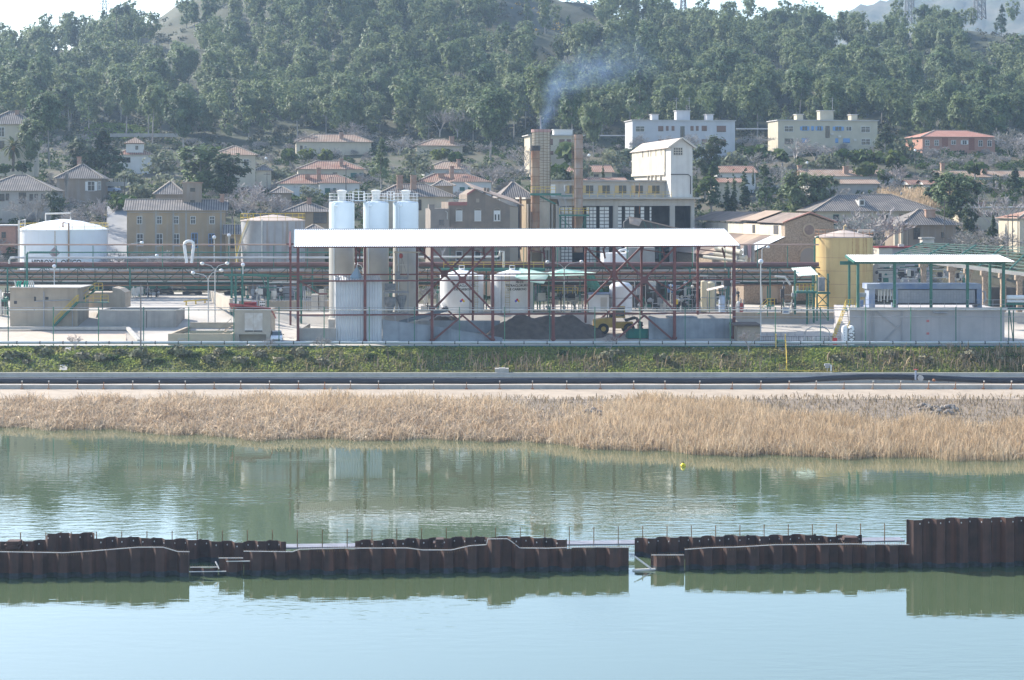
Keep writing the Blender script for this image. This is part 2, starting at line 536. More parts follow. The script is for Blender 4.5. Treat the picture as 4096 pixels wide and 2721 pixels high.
pile_wall("long middle near sheet pile wall with a hump in its pale wavy top strip",
          [(976, 2204), (1170, 2206), (1200, 2196), (1366, 2192), (1630, 2191), (1690, 2199), (1805, 2199), (1880, 2182), (1945, 2178), (1950, 2155), (2028, 2154), (2045, 2165), (2078, 2191), (2190, 2192), (2360, 2187), (2515, 2189)], 0, GP, holes=False)
pile_wall("short rusty sheet pile step right of the gap with broken beam", [(2603, 2219), (2733, 2219)], 0, GP, holes=False)
pile_wall("right near sheet pile wall with pale top strip, left of the tall brown wall",
          [(2736, 2197), (2830, 2190), (2950, 2187), (3100, 2178), (3240, 2177), (3400, 2175), (3645, 2178)], 0, GP, holes=False)
t = pile_wall("tall brown sheet pile wall at the right edge of the photo, twice as high as the others",
          [(3626, 2077), (3800, 2072), (4000, 2068), (4240, 2065)], -0.25, GP, strip_on=False, depth=0.38)
BK = 4.6
GF = "back row of sheet pile walls"
pile_wall("back sheet pile wall at far left with two raised steps under the wire railing",
          [(-140, 2161), (188, 2160), (190, 2132), (386, 2128), (388, 2150), (480, 2147), (580, 2147), (660, 2153), (820, 2158), (960, 2166), (1060, 2161), (1146, 2161)], BK, GF, strip_on=False)
pile_wall("back sheet pile wall in the middle behind the humped wall",
          [(1421, 2159), (1600, 2156), (1640, 2152), (1800, 2149), (1860, 2146), (1960, 2146), (1975, 2143), (2080, 2146), (2180, 2151), (2268, 2155)], BK, GF, strip_on=False)
pile_wall("back sheet pile wall on the right below paired railing posts",
          [(2538, 2152), (2640, 2148), (2720, 2146), (2900, 2141), (3060, 2140), (3150, 2137), (3260, 2137), (3270, 2142), (3448, 2140)], BK, GF, strip_on=False)
# walkway behind the back wall
t = thing("walkway", "narrow steel walkway with thin posts running behind the sheet pile walls", "walkway", wall_point(0, -BK - 1), 0)
o0 = Vector(t.location)
b = B()
zd = 0.80
a0, a1 = wall_point(s_of(-60, BK), -BK - 0.45) - o0, wall_point(s_of(3626, BK), -BK - 0.45) - o0
for dd in (0.0,):
 p0, p1 = a0 - WN * 0.65, a1 - WN * 0.65
 b.bar(p0 + Vector((0, 0, zd - .05)), p1 + Vector((0, 0, zd - .05)), 1.3, 0.10)
b.done("deck", m_deck, t)
x = 82.0
b = None
cnt = 0
while x < 3660:
 for j, dpt in enumerate((BK + 0.5, BK + 1.75)):
  if j == 0 and x > 3600: continue
  s = s_of(x if j else x + 0, dpt)
  q = wall_point(s, -dpt) - o0
  bb = B()
  bb.bar(q + Vector((0, 0, 0.2)), q + Vector((0, 0, zd + 0.98)), 0.055)
  bb.done("post", m_rail, t)
  cnt += 1
 x += 101.5 * (1 - (x - 82) * 1.6e-5)
for zz in (0.3, 0.95):
 b = B()
 b.tube([wall_point(s_of(-60, BK), -BK - .5) - o0 + Vector((0, 0, zd + zz)), wall_point(s_of(760, BK), -BK - .5) - o0 + Vector((0, 0, zd + zz))], 0.009, 5)
 b.done("wire", m_pale, t)
# loose things caught in the gaps
def at_wall(x, back, z):
 return wall_point(s_of(x, back), -back) + Vector((0, 0, z))
def loose(name, label, cat, pts, w, m):
 o = B()
 org = pts[0]
 for a, c in zip(pts[:-1], pts[1:]): o.bar(Vector(a) - org, Vector(c) - org, w)
 ob = o.done(name, m)
 ob.location = org
 return tag(ob, label, cat)
loose("wooden_pole", "bleached wooden pole slanting down across the right gap in the piles", "pole", [at_wall(2538, 0.2, 0.85), at_wall(2604, -0.4, 0.16)], 0.09, m_pale)
loose("floating_beam", "pale broken beam lying on the water in the right gap", "beam", [at_wall(2530, -0.3, 0.04), at_wall(2630, -0.3, 0.10)], 0.12, m_pale)
loose("wooden_pole", "short rusty stick leaning in the left gap of the piles", "pole", [at_wall(862, 0.3, 0.82), at_wall(876, -0.2, 0.45)], 0.06, m_pale)
loose("pale_bar", "horizontal pale bar with teeth just above the water in the left gap", "bar", [at_wall(757, -0.5, 0.33), at_wall(905, -0.5, 0.33)], 0.05, m_pale)
loose("pale_bar", "pale bar fixed along the top of the short left step", "bar", [at_wall(905, -0.5, 0.98), at_wall(1000, -0.5, 0.98)], 0.05, m_pale)
# stacked plates on the walls
for (x0, x1, y0, y1, lab) in ((1735, 1768, 2158, 2196, "small stack of rusty plates on the middle back wall"), (3392, 3446, 2150, 2176, "stepped stack of rusty plates at the right end of the back wall"), (-5, 48, 2166, 2200, "stack of rusty plates at the photo's left edge between the walls")):
 Y = 122.0
 bb = B()
 n = 5
 for i in range(n):
  zt = pz(y1 + (y0 - y1) * (i + 1) / n, Y) - .3; zb2 = pz(y1 + (y0 - y1) * i / n, Y) - .3
  dx = 0.12 * math.sin(i * 2.2)
  bb.box(pxx(x0, Y) + dx, pxx(x1, Y) + dx * .5, Y + 1.6, Y + 2.4, zb2 + .02, zt)
 ob = bb.done("steel_plates", m_pile)
 tag(ob, lab, "steel plates")
# yellow buoy
t = thing("buoy", "yellow buoy floating on the river in front of the reeds", "buoy", P(2733, 1868, 170) * 1.0)
t.location = (pxx(2733, 170), 170, 0)
b = B(); b.sphere((0, 0, 0.12), 0.24, 14, 0.9); b.done("float", mat("buoy_yellow", (0.75, 0.6, 0.02), rough=0.4), t, True)
b = B(); b.cyl((0, 0, 0.3), 0.07, 0.14, 8); b.done("top_knob", mat("buoy_dark", (0.12, 0.12, 0.02)), t)
b = B(); b.bar((-.14, -.2, .12), (.02, -.26, .10), .05); b.done("strap", mat("buoy_dark", (0, 0, 0)), t)
# ---------------------------------------------------------------- vegetation
def leaf_quads(C, N, size, aspect=1.0):
 """quads at centres C facing N (unit, jittered), returns verts (4n,3)"""
 n = len(C)
 a = np.cross(N, rng.normal(size=(n, 3)) * (1.0 if aspect == 1.0 else .55) + np.array([0, 0, 0.0 if aspect == 1.0 else 1.0]))
 a /= np.linalg.norm(a, axis=1)[:, None] + 1e-9
 b = np.cross(N, a)
 s = (size * rng.uniform(0.6, 1.3, n))[:, None] * 0.5
 return np.stack([C - a * s - b * s * aspect, C + a * s - b * s * aspect, C + a * s + b * s * aspect, C - a * s + b * s * aspect], 1).reshape(-1, 3)
def blob_leaves(blobs, per, size, up=0.25, jit=0.55, axis=None, aspect=1.0):
 """blobs = [(x,y,z,r,rz)]: leaves over the shell and inside each blob"""
 V = []
 for (x, y, z, r, rz) in blobs:
  n = max(6, int(per * r * r))
  d = rng.normal(size=(n, 3)); d /= np.linalg.norm(d, axis=1)[:, None]
  rad = (rng.uniform(0.55, 1.08, n) if axis is None else np.minimum(1.7, np.abs(rng.normal(0, .8, n))))[:, None]
  C = np.array([x, y, z]) + d * rad * np.array([r, r, rz])
  N = d + rng.normal(size=(n, 3)) * jit + np.array([0, 0, up])
  if axis is not None:
   q = C - np.array([0, 0, axis]); N = N * .28 + 1.1 * q / (np.linalg.norm(q, axis=1)[:, None] + .3)
  N /= np.linalg.norm(N, axis=1)[:, None]
  V.append(leaf_quads(C, N, np.full(n, size), aspect))
 return np.concatenate(V)
def quads_mesh(name, V, m):
 n = len(V) // 4
 me_o = np_mesh(name, V, np.arange(n * 4).reshape(n, 4), m)
 return me_o
m_bark = mat("pine_bark", (0.24, 0.21, 0.19), (0.36, 0.33, 0.30), sc=1.0)
m_needle = mat("pine_needles", (0.10, 0.155, 0.064), (0.155, 0.20, 0.098), sc=0.09, island=0.25, objrand=0.3, rough=0.6, spec=0.3, leafy=0.42)
m_dark = mat("dark_needles", (0.050, 0.078, 0.034), (0.075, 0.105, 0.045), sc=0.5, island=0.3, objrand=0.2, rough=0.7, leafy=0.3)
m_olive = mat("olive_leaves", (0.12, 0.14, 0.085), (0.17, 0.185, 0.12), sc=0.6, island=0.3, objrand=0.2, leafy=0.35)
m_shrub = mat("shrub_leaves", (0.05, 0.08, 0.02), (0.085, 0.115, 0.03), sc=0.6, island=0.35, objrand=0.25, leafy=0.35)
m_twig = mat("bare_twigs", (0.26, 0.232, 0.21), (0.37, 0.34, 0.315), sc=0.5, island=0.25, objrand=0.15)
m_drybush = mat("dry_bush", (0.15, 0.145, 0.075), (0.21, 0.19, 0.11), sc=0.6, island=0.35, objrand=0.2)
for mm in (m_needle, m_dark, m_shrub, m_olive):
 try: mm.node_tree.nodes["Principled BSDF"].inputs["Subsurface Weight"].default_value = 0
 except Exception: pass
def make_tree(name, V, trunk_pts, r0, r1, leaf_mat, limbs=(), bark=None):
 """Empty > crown, trunk"""
 t = bpy.data.objects.new(name, None); COL.objects.link(t)
 if V is not None:
  o = quads_mesh("crown", V, leaf_mat); o.parent = t
 b = B()
 b.tube(trunk_pts, r0, 6, r1)
 for l_ in limbs: b.tube(l_, r1 * 1.0, 5, r1 * 0.35)
 b.done("trunk", bark or m_bark, t)
 return t
def pine_proto(seed, h=14.0, w=6.5, lo=0.35, n=56, style=0, m=None, name="pine_tree"):
 random.seed(seed)
 lean = random.uniform(-0.06, 0.06)
 blobs, limbs = [], []
 bias = random.uniform(0, 6.28)
 for i in range(n):
  u = random.random() ** .9
  if style == 0: env = math.sin(math.pi * min(1, 0.16 + 0.84 * (1 - u) ** 0.9)) ** 0.75     # ovoid
  elif style == 1: env = 0.4 + 0.7 * math.sin(math.pi * (0.35 + 0.62 * u))                    # umbrella
  else: env = 1.05 * (1 - u) ** 0.8 + 0.06                                                      # pointed
  z = h * (lo + (0.96 - lo) * u)
  a = random.uniform(0, 2 * math.pi)
  d = w / 2 * env * random.uniform(0.2, 1.0) ** .6 * (1 + .25 * math.cos(a - bias + u * 4))
  r = random.uniform(0.07, 0.135) * w * (1.0 if style != 2 else 0.55 + 0.6 * (1 - u))
  x, y = d * math.cos(a) + lean * z, d * math.sin(a)
  blobs.append((x, y, z, r, r * random.uniform(0.75, 1.25)))
  if i % 4 == 0: limbs.append([(lean * z * .8, 0, z - 0.8 * d - .3), (x * .9, y * .9, z - r * .3)])
 blobs.append((lean * h, 0, h * 0.97, .07 * w, 0.16 * w))
 for q in (.35, .6, .8): blobs.append((lean * h * .8, 0, h * (lo + q * (1 - lo)), 0.17 * w * (1.1 - q * .6), 0.2 * w))
 V = blob_leaves(blobs, 190, 0.25, up=.35, jit=1.3, axis=h * (lo + .2 * (1 - lo)), aspect=2.0)
 tr = [(0, 0, -1.2), (lean * h * .25 + random.uniform(-.3, .3), 0, h * .3), (lean * h * .6 + random.uniform(-.3, .3), 0, h * .62), (lean * h * .9, 0, h * .88)]
 return make_tree(name, V, tr, 0.21, 0.07, m or m_needle, limbs)
PINES = [pine_proto(1, 14, 6.8, .30, 58, 0), pine_proto(2, 15.5, 6.2, .42, 52, 0), pine_proto(3, 11.0, 6.6, .18, 58, 0), pine_proto(4, 14.0, 8.0, .50, 52, 1),
         pine_proto(5, 14, 6.0, .16, 60, 2), pine_proto(6, 16.5, 6.4, .52, 50, 0), pine_proto(7, 11.5, 5.2, .10, 56, 2), pine_proto(8, 13.0, 8.0, .26, 64, 0)]
PH = [14, 15.5, 11, 14, 14, 16.5, 11.5, 13]
def put(proto, first, loc, rz, sc, label, cat, group=None):
 """the first use moves the prototype itself, later ones are copies"""
 o = proto if id(proto) not in first else copy_tree(proto)
 first.add(id(proto))
 o.location = loc; o.rotation_euler = (0, 0, rz)
 o.scale = sc if hasattr(sc, '__len__') else (sc, sc, sc)
 for k in ("label", "category", "group"):
  if k in o: del o[k]
 return tag(o, label, cat, group)
USED = set()
# --- the wood on the hill: individually placed pines, nearest and largest first
random.seed(21)
def wooded(x, Y, yimg):
 # clearings seen in the photo
 if 1970 < x < 2410 and Y > 602 and yimg < 225 and random.random() < 0.93: return False     # scrubby knoll with gorse
 if 570 < x < 800 and Y > 605 and random.random() < 0.85: return False                        # rocky shoulder left
 if x > 3860 and 610 < Y < 760 and yimg < 330 and random.random() < 0.85: return False         # rocky top right
 if x > 3500 and Y < 600 and random.random() < 0.35: return False
 if 330 < x < 560 and Y < 545: return random.random() < 0.25
 return True
WOOD = []
tries = 0
while len(WOOD) < 300 and tries < 40000:
 tries += 1
 u = random.random()
 Y = 492 + (728 - 492) * u
 x = random.uniform(-130, 4230)
 X = pxx(x, Y)
 z = H(X, Y)
 yi = HY - (z - CZ) * F / Y
 if yi < -95: continue
 if not wooded(x, Y, yi): continue
 dmin = 7.6
 if any((X - a) ** 2 + (Y - c) ** 2 * 0.8 < dmin * dmin for a, c, *_ in WOOD): continue
 WOOD.append((X, Y, z, x, yi))
def wood_label(x, Y, k):
 col = "left" if x < 1000 else "middle" if x < 2500 else "right"
 row = "at the foot" if Y < 540 else "half way up the slope" if Y < 620 else "near the skyline"
 kind = {3: "flat-topped pine", 4: "pointed pine", 6: "pointed pine"}.get(k, "rounded pine")
 return f"{kind} of the dense wood, {row}, {col} part of the hill"
for X, Y, z, x, yi in WOOD:
 k = random.choice([0, 0, 1, 2, 2, 3, 4, 4, 4, 6, 6, 7, 7])
 if Y < 560: k = random.choice([1, 5, 5, 3, 1, 0])
 s = random.uniform(0.78, 1.16)
 if yi < 140: s *= 0.8
 put(PINES[k], USED, (X, Y, z), random.uniform(0, 6.28), (s, s, s * random.uniform(0.92, 1.1)), wood_label(x, Y, k), "pine tree", "pines of the wood on the hill")
# --- all the other pines of the wood, too many to count, as one mass between and behind them
V = []
cnt = 0
src = []
for k in (0, 1, 2, 5, 7):
 o = [c for c in PINES[k].children if c.name.startswith("crown")][0]
 a = np.empty(len(o.data.vertices) * 3, dtype=np.float32); o.data.vertices.foreach_get("co", a)
 a = a.reshape(-1, 4, 3)
 src.append(a[rng.permutation(len(a))[: int(len(a) * .24)]])
while cnt < 1250:
 Y = random.uniform(490, 745)
 x = random.uniform(-150, 4250)
 X = pxx(x, Y); z = H(X, Y); yi = HY - (z - CZ) * F / Y
 if yi < -110 or not wooded(x, Y, yi): continue
 a = src[random.randrange(len(src))].copy()
 th = random.uniform(0, 6.28); s = random.uniform(0.7, 1.05)
 c, s_ = math.cos(th), math.sin(th)
 ctr = a.mean(axis=1, keepdims=True)
 a = ctr + (a - ctr) * 1.25
 b_ = np.stack([a[..., 0] * c - a[..., 1] * s_, a[..., 0] * s_ + a[..., 1] * c, a[..., 2]], -1) * s + np.array([X, Y, z])
 V.append(b_.reshape(-1, 3)); cnt += 1
V = np.concatenate(V)
tag(np_mesh("pine_wood", V, np.arange(len(V)).reshape(-1, 4), m_needle), "mass of green pines filling the gaps of the hillside wood", "wood", kind="stuff")
# --- undergrowth on the hill: low clumps
V = []
cnt = 0
while cnt < 2600:
 Y = 475 + 265 * random.random() ** 1.6; x = random.uniform(-120, 4220); X = pxx(x, Y); z = H(X, Y)
 if HY - (z - CZ) * F / Y < -60: continue
 r = random.uniform(0.6, 1.6)
 V.append(blob_leaves([(X, Y, z + r * .35, r, r * .8)], 26, 0.42)); cnt += 1
V = np.concatenate(V)
m_maquis = mat("maquis", (0.065, 0.08, 0.035), (0.12, 0.11, 0.065), sc=0.08, island=0.4)
tag(np_mesh("undergrowth", V, np.arange(len(V)).reshape(-1, 4), m_maquis), "low grey-green undergrowth on the hillside", "undergrowth", kind="stuff")
V = []
for i in range(46):
 Y = random.uniform(640, 700); x = random.uniform(2040, 2400); X = pxx(x, Y); z = H(X, Y)
 r = random.uniform(0.35, 0.75)
 V.append(blob_leaves([(X, Y, z + r * 1.1, r, r * .7)], 30, 0.3))
V = np.concatenate(V)
tag(np_mesh("gorse", V, np.arange(len(V)).reshape(-1, 4), mat("gorse_yellow", (0.5, 0.32, 0.02), island=0.3)), "yellow flowering gorse dotted over the scrubby knoll", "gorse", kind="stuff")
# bright meadow in the clearing on the left
# ---------------------------------------------------------------- reeds and grass
def blades(xy, h, lean, w, bend, zf, name, m, label, cat):
 n = len(xy)
 base = np.zeros((n, 3)); base[:, :2] = xy; base[:, 2] = zf
 az = rng.uniform(0, 2 * np.pi, n)
 d = np.stack([np.cos(az), np.sin(az), np.zeros(n)], 1)
 hh = h[:, None]; ln = lean[:, None]; bd = bend[:, None]
 mid = base + np.array([0, 0, 1.0]) * hh * 0.6 + d * hh * ln * 0.5
 tip = base + np.array([0, 0, 1.0]) * hh * (1 - 0.55 * bd) + d * hh * (ln + bd * 0.7)
 sx = np.stack([np.cos(az + 1.57 + rng.uniform(-.7, .7, n)), np.sin(az + 1.57), np.zeros(n)], 1)
 sx[:, 0] += 0.6 * np.sign(sx[:, 0] + 1e-6)
 sx /= np.linalg.norm(sx, axis=1)[:, None]
 w = w[:, None] / 2
 v = np.stack([base - sx * w, base + sx * w, mid + sx * w, mid - sx * w, tip + sx * w * .6, tip - sx * w * .6], 1).reshape(-1, 3)
 q = np.arange(n)[:, None] * 6
 quads = np.concatenate([q + np.array([[0, 1, 2, 3]]), q + np.array([[3, 2, 4, 5]])], 1).reshape(-1, 4)
 return tag(np_mesh(name, v, quads, m), label, cat, kind="stuff")
m_reedp = mat("broken_reed", (0.44, 0.325, 0.215), (0.59, 0.47, 0.335), sc=0.35, island=0.4, leafy=0.3)
m_reedg = mat("tall_reed", (0.46, 0.335, 0.205), (0.58, 0.45, 0.30), sc=0.3, island=0.3, leafy=0.35)
def scatter(n, f, x0=-75, x1=75, y0=170, y1=219):
 X = rng.uniform(x0, x1, n * 3); Y = rng.uniform(y0, y1, n * 3)
 keep = np.array([f(a, b) for a, b in zip(X, Y)])
 X, Y = X[keep][:n], Y[keep][:n]
 return np.stack([X, Y], 1), np.array([H(a, b) for a, b in zip(X, Y)])
def xp(X, Y): return CX + X * F / Y
def clear(X, Y):          # bare ground between reeds and path
 x = xp(X, Y)
 lim = itp(x, [0, 600, 1300, 1900, 2200, 2600, 2900, 3300, 4096], [213, 214, 215, 210, 201, 212, 206, 192, 187])
 if 2150 < x < 2420 and 193 < Y < 208 and random.random() < .8: return False
 return Y < lim - 2 * math.sin(X * .7)
def f_left(X, Y):
 x = xp(X, Y)
 if Y < shore(X) - 0.8: return False
 p = itp(x, [0, 2100, 2500, 3300, 3900], [1, 1, .75, .35, .1])
 p = min(1, p + max(0, .6 - (Y - shore(X)) / 12)) if x > 2300 and x < 3500 else p
 return clear(X, Y) and random.random() < p
def f_right(X, Y):
 x = xp(X, Y)
 if Y < shore(X) - 1.2: return False
 p = itp(x, [0, 900, 1300, 1900, 2400, 2800, 3300, 4000], [0.02, 0.06, .25, .22, .45, .85, 1, 1])
 if x < 2200: p *= 1.0 if Y > 202 else 0.25
 return clear(X, Y) and random.random() < p
xy, z = scatter(66000, f_left)
n = len(xy)
blades(xy, rng.uniform(0.5, 1.5, n), rng.uniform(0.1, .8, n), rng.uniform(.035, .095, n), rng.uniform(0.1, 1.0, n) ** 1.2, z - .1, "broken_reeds", m_reedp, "pinkish dry reeds, broken and bent, along the far shore", "reeds")
xy, z = scatter(64000, f_right)
n = len(xy)
blades(xy, rng.uniform(0.9, 1.95, n), rng.uniform(0.0, .25, n), rng.uniform(.03, .07, n), rng.uniform(0.0, .3, n), z - .1, "tall_reeds", m_reedg, "tall golden dry reeds standing along the far shore", "reeds")
# dry weeds behind the reeds
def f_dry(X, Y):
 x = xp(X, Y)
 return (not clear(X, Y)) and Y < 219 - 1.2 * math.sin(X * .3) and x > 1200 and random.random() < (.9 if x > 2000 else .4)
xy, z = scatter(9000, f_dry)
n = len(xy)
blades(xy, rng.uniform(0.2, .8, n), rng.uniform(0.1, .6, n), rng.uniform(.05, .12, n), rng.uniform(0., .8, n), z - .05, "dry_weeds", mat("dry_weed", (0.26, 0.20, 0.13), (0.37, 0.29, 0.195), sc=0.2, island=.4, leafy=.35), "low dry weeds between the reeds and the sandy path", "weeds")
# grass and weeds on the bank
def f_bank(X, Y): return True
def bankpatch(X, Y):
 return math.sin(X * .35 + 1) + math.sin(X * .13 + Y * .5) + 0.6 * math.sin(X * .9 - Y)
xy, z = scatter(42000, lambda X, Y: bankpatch(X, Y) > -.9 or random.random() < .4, -80, 80, 235.6, 244.6)
n = len(xy)
blades(xy, rng.uniform(0.12, .38, n), rng.uniform(0.1, .9, n), rng.uniform(.10, .26, n), rng.uniform(0., .9, n), z - .02, "bank_grass", mat("bank_grass", (0.25, 0.30, 0.07), (0.21, 0.19, 0.085), sc=0.3, island=.35, leafy=.5), "bright green grass and weeds covering the bank", "grass")
# dry reed stems standing on the bank
def f_stem(X, Y):
 x = xp(X, Y)
 d = itp(x, [0, 1150, 1300, 1700, 1850, 1900, 2350, 2450, 2860, 2900, 3050, 3060, 3350, 3450, 4096], [0, .02, .45, .35, .1, .9, .8, .3, .35, .8, .5, 0.03, .2, .8, .9])
 return random.random() < d and Y < 236 + (3.5 if x < 3300 else 6)
xy, z = scatter(1500, f_stem, -78, 78, 235.3, 243)
n = len(xy)
blades(xy, rng.uniform(0.7, 1.7, n), rng.uniform(0.0, .3, n), rng.uniform(.05, .12, n), rng.uniform(0., .35, n), z - .05, "bank_reeds", mat("bank_reed", (0.36, 0.26, 0.15), (0.24, 0.17, 0.11), sc=0.5, island=.45), "dry reed stems standing in clumps on the bank", "reeds")
# ---------------------------------------------------------------- the plant
def rel(t):
 return (Matrix.Translation(t.location) @ Matrix.Rotation(t.rotation_euler[2], 4, 'Z')).inverted()
def pbox(b, x0, x1, yt, yb, Y, d):
 """box whose front face fills photograph columns x0..x1, rows yt..yb at distance Y"""
 return b.box(pxx(x0, Y), pxx(x1, Y), Y, Y + d, pz(yb, Y), pz(yt, Y))
def one(name, label, cat, m, fill, loc, group=None, smooth=False):
 """a thing that is a single mesh; fill(b) works in world coordinates"""
 loc = Vector(loc)
 b = B(Matrix.Translation(-loc))
 fill(b)
 o = b.done(name, m, None, smooth)
 o.location = loc
 return tag(o, label, cat, group)
white = mat("white_paint", (0.78, 0.78, 0.77), (0.68, 0.67, 0.65), sc=0.5, rough=0.45, streak=(0.55, 0.50, 0.44), samt=0.25)
offwhite = mat("off_white_pipe", (0.62, 0.59, 0.53), (0.50, 0.47, 0.42), sc=0.7, rough=0.5)
roofwhite = mat("white_sheet_roof", (0.84, 0.84, 0.84), (0.76, 0.76, 0.75), sc=0.4, rough=0.4)
redst = mat("red_oxide_steel", (0.18, 0.058, 0.048), (0.125, 0.045, 0.04), sc=0.8, rough=0.6)
green = mat("green_paint", (0.035, 0.13, 0.095), (0.05, 0.16, 0.12), sc=1.0, rough=0.5)
greenl = mat("light_green_paint", (0.10, 0.24, 0.15), (0.07, 0.19, 0.12), sc=1.0, rough=0.5)
yellow = mat("yellow_paint", (0.62, 0.43, 0.05), (0.52, 0.36, 0.06), sc=1.5, rough=0.5)
grey = mat("grey_metal", (0.36, 0.36, 0.36), (0.27, 0.27, 0.28), sc=0.8, rough=0.45)
darkm = mat("dark_metal", (0.05, 0.05, 0.05), (0.08, 0.07, 0.065), sc=1.0)
rust = mat("rust", (0.24, 0.115, 0.06), (0.34, 0.24, 0.16), sc=0.35, rough=0.8, streak=(0.40, 0.14, 0.045), samt=0.75)
brownp = mat("brown_pipe", (0.20, 0.10, 0.085), (0.16, 0.085, 0.075), sc=0.5, rough=0.55)
pinkp = mat("pink_pipe", (0.44, 0.29, 0.22), (0.36, 0.25, 0.19), sc=0.5, rough=0.6)
conc = mat("concrete", (0.34, 0.32, 0.29), (0.26, 0.25, 0.23), sc=0.5, streak=(0.17, 0.16, 0.145), samt=0.45, bump=0.2, bsc=4)
conclt = mat("pale_concrete", (0.47, 0.44, 0.39), (0.38, 0.355, 0.32), sc=0.5, streak=(0.27, 0.25, 0.22), samt=0.4, bump=0.2, bsc=4)
beige = mat("beige_render", (0.40, 0.33, 0.25), (0.33, 0.275, 0.21), sc=0.5, streak=(0.22, 0.18, 0.14), samt=0.4)
corr = mat("corrugated_grey", (0.50, 0.52, 0.54), (0.42, 0.44, 0.47), sc=0.5, rough=0.4, metal=0.2)
silo_m = mat("silo_sky_tint", (0.58, 0.655, 0.69), (0.53, 0.605, 0.64), sc=0.4, rough=0.35)  # blue skylight on the shaded upper silos, put into the colour
silolow = mat("silo_bounce_tint", (0.47, 0.45, 0.40), (0.40, 0.385, 0.35), sc=0.5, rough=0.5)  # same silo shell, with warm bounce light from below painted in
ytank = mat("ochre_tank", (0.56, 0.40, 0.17), (0.50, 0.355, 0.15), sc=0.4, rough=0.5, streak=(0.34, 0.18, 0.075), samt=0.55)
glass = mat("window_glass", (0.025, 0.03, 0.035), rough=0.08, spec=0.5)
black = mat("black_lettering", (0.02, 0.02, 0.02))
redp = mat("red_paint", (0.42, 0.09, 0.08), (0.34, 0.07, 0.065), sc=1.5, rough=0.45)
bluep = mat("blue_paint", (0.15, 0.21, 0.34), (0.33, 0.36, 0.41), sc=0.35, rough=0.5)
stone = mat("rubble_stone", (0.35, 0.27, 0.195), (0.24, 0.18, 0.13), sc=4.5, lo=.4, hi=.6, bump=0.5, bsc=3)
rustroof = mat("weathered_sheet_roof", (0.38, 0.285, 0.215), (0.27, 0.205, 0.16), sc=0.35, rough=0.7, streak=(0.16, 0.12, 0.10), samt=0.4)
soil = mat("dark_soil", (0.085, 0.072, 0.062), (0.13, 0.105, 0.09), sc=1.2, bump=1.0, bsc=3)
def text_mesh(name, s, size, m, parent, mtx, depth=0.004):
 cu = bpy.data.curves.new(name, 'FONT')
 cu.body = s; cu.size = size; cu.align_x = 'CENTER'; cu.extrude = depth; cu.offset = size * 0.025
 o = bpy.data.objects.new(name, cu)
 COL.objects.link(o)
 o.data.materials.append(m)
 o.parent = parent
 o.matrix_local = mtx
 return o
def curved_text(name, s, size, m, parent, Rr, z, a_mid):
 """letters laid round a tank of radius Rr; a_mid = angle of the middle of the line (0 faces the camera)"""
 cu = bpy.data.curves.new("tmp", 'FONT'); cu.body = s; cu.size = size; cu.align_x = 'CENTER'; cu.offset = size * 0.03; cu.resolution_u = 2
 o = bpy.data.objects.new("tmp", cu); COL.objects.link(o)
 dg = bpy.context.evaluated_depsgraph_get()
 me = bpy.data.meshes.new_from_object(o.evaluated_get(dg))
 bpy.data.objects.remove(o)
 for v in me.vertices:
  a = a_mid + v.co.x / Rr
  zz = z + v.co.y
  v.co = (math.sin(a) * (Rr + .012), -math.cos(a) * (Rr + .012), zz)
 me.materials.append(m)
 me.name = name
 o = bpy.data.objects.new(name, me); COL.objects.link(o); o.parent = parent
 return o
def ring_rail(b, c, r, z, n, h=1.05, a0=0, a1=2 * math.pi, w=0.05, mids=(0.55,)):
 pts = []
 for k in range(n + 1):
  a = a0 + (a1 - a0) * k / n
  p = Vector((c[0] + r * math.cos(a), c[1] + r * math.sin(a), z))
  b.bar(p, p + Vector((0, 0, h)), w)
  pts.append(p)
 for zz in (h,) + tuple(mids):
  for p, q in zip(pts[:-1], pts[1:]): b.bar(p + Vector((0, 0, zz)), q + Vector((0, 0, zz)), w)
def line_rail(b, p, q, n, h=1.05, w=0.05, mids=(0.55,)):
 p, q = Vector(p), Vector(q)
 for k in range(n + 1):
  a = p.lerp(q, k / n)
  b.bar(a, a + Vector((0, 0, h)), w)
 for zz in (h,) + tuple(mids): b.bar(p + Vector((0, 0, zz)), q + Vector((0, 0, zz)), w)
def corrug(b, O, U, V, lu, lv, pitch, amp):
 """corrugated sheet: ridges run along V, wave along U"""
 O, U, V = Vector(O), Vector(U).normalized(), Vector(V).normalized()
 N = U.cross(V).normalized()
 n = max(2, int(lu / pitch * 4))
 vs, fs = [], []
 for i in range(n + 1):
  u = lu * i / n
  d = N * amp * math.cos(2 * math.pi * u / pitch)
  for w in (0, lv):
   vs.append(O + U * u + V * w + d)
 for i in range(n):
  fs.append((2 * i, 2 * i + 2, 2 * i + 3, 2 * i + 1))
 return b.add(vs, fs)
# ---- channel walls along the path
def canal():
 t = thing("canal_wall", "low pale concrete wall between the sandy path and the black pipe", "concrete wall", (0, 226, 1.2))
 M = rel(t)
 b = B(M); b.box(-120, 120, 226.0, 226.35, 1.0, 1.84); b.done("wall_body", conclt, t)
 b = B(M); b.box(-120, 120, 225.96, 226.42, 1.84, 1.92); b.done("coping", offwhite, t)
 t = thing("canal_wall", "long pale concrete wall with a ledge at the foot of the green bank", "concrete wall", (0, 234, 1.2))
 M = rel(t)
 b = B(M); b.box(-120, 120, 234.0, 234.5, 1.0, 2.12); b.done("wall_body", conclt, t)
 b = B(M); b.box(-120, 120, 233.85, 234.5, 2.122, 2.19); b.done("ledge", offwhite, t)
 b = B(M); b.box(-120, 120, 234.12, 234.46, 2.192, 2.62); b.done("upper_wall", conclt, t)
 b = B(M)
 for k in range(-22, 23): b.box(k * 4.6, k * 4.6 + .04, 233.985, 234.0, 1.2, 2.1)
 b.done("joint", darkm, t)
canal()
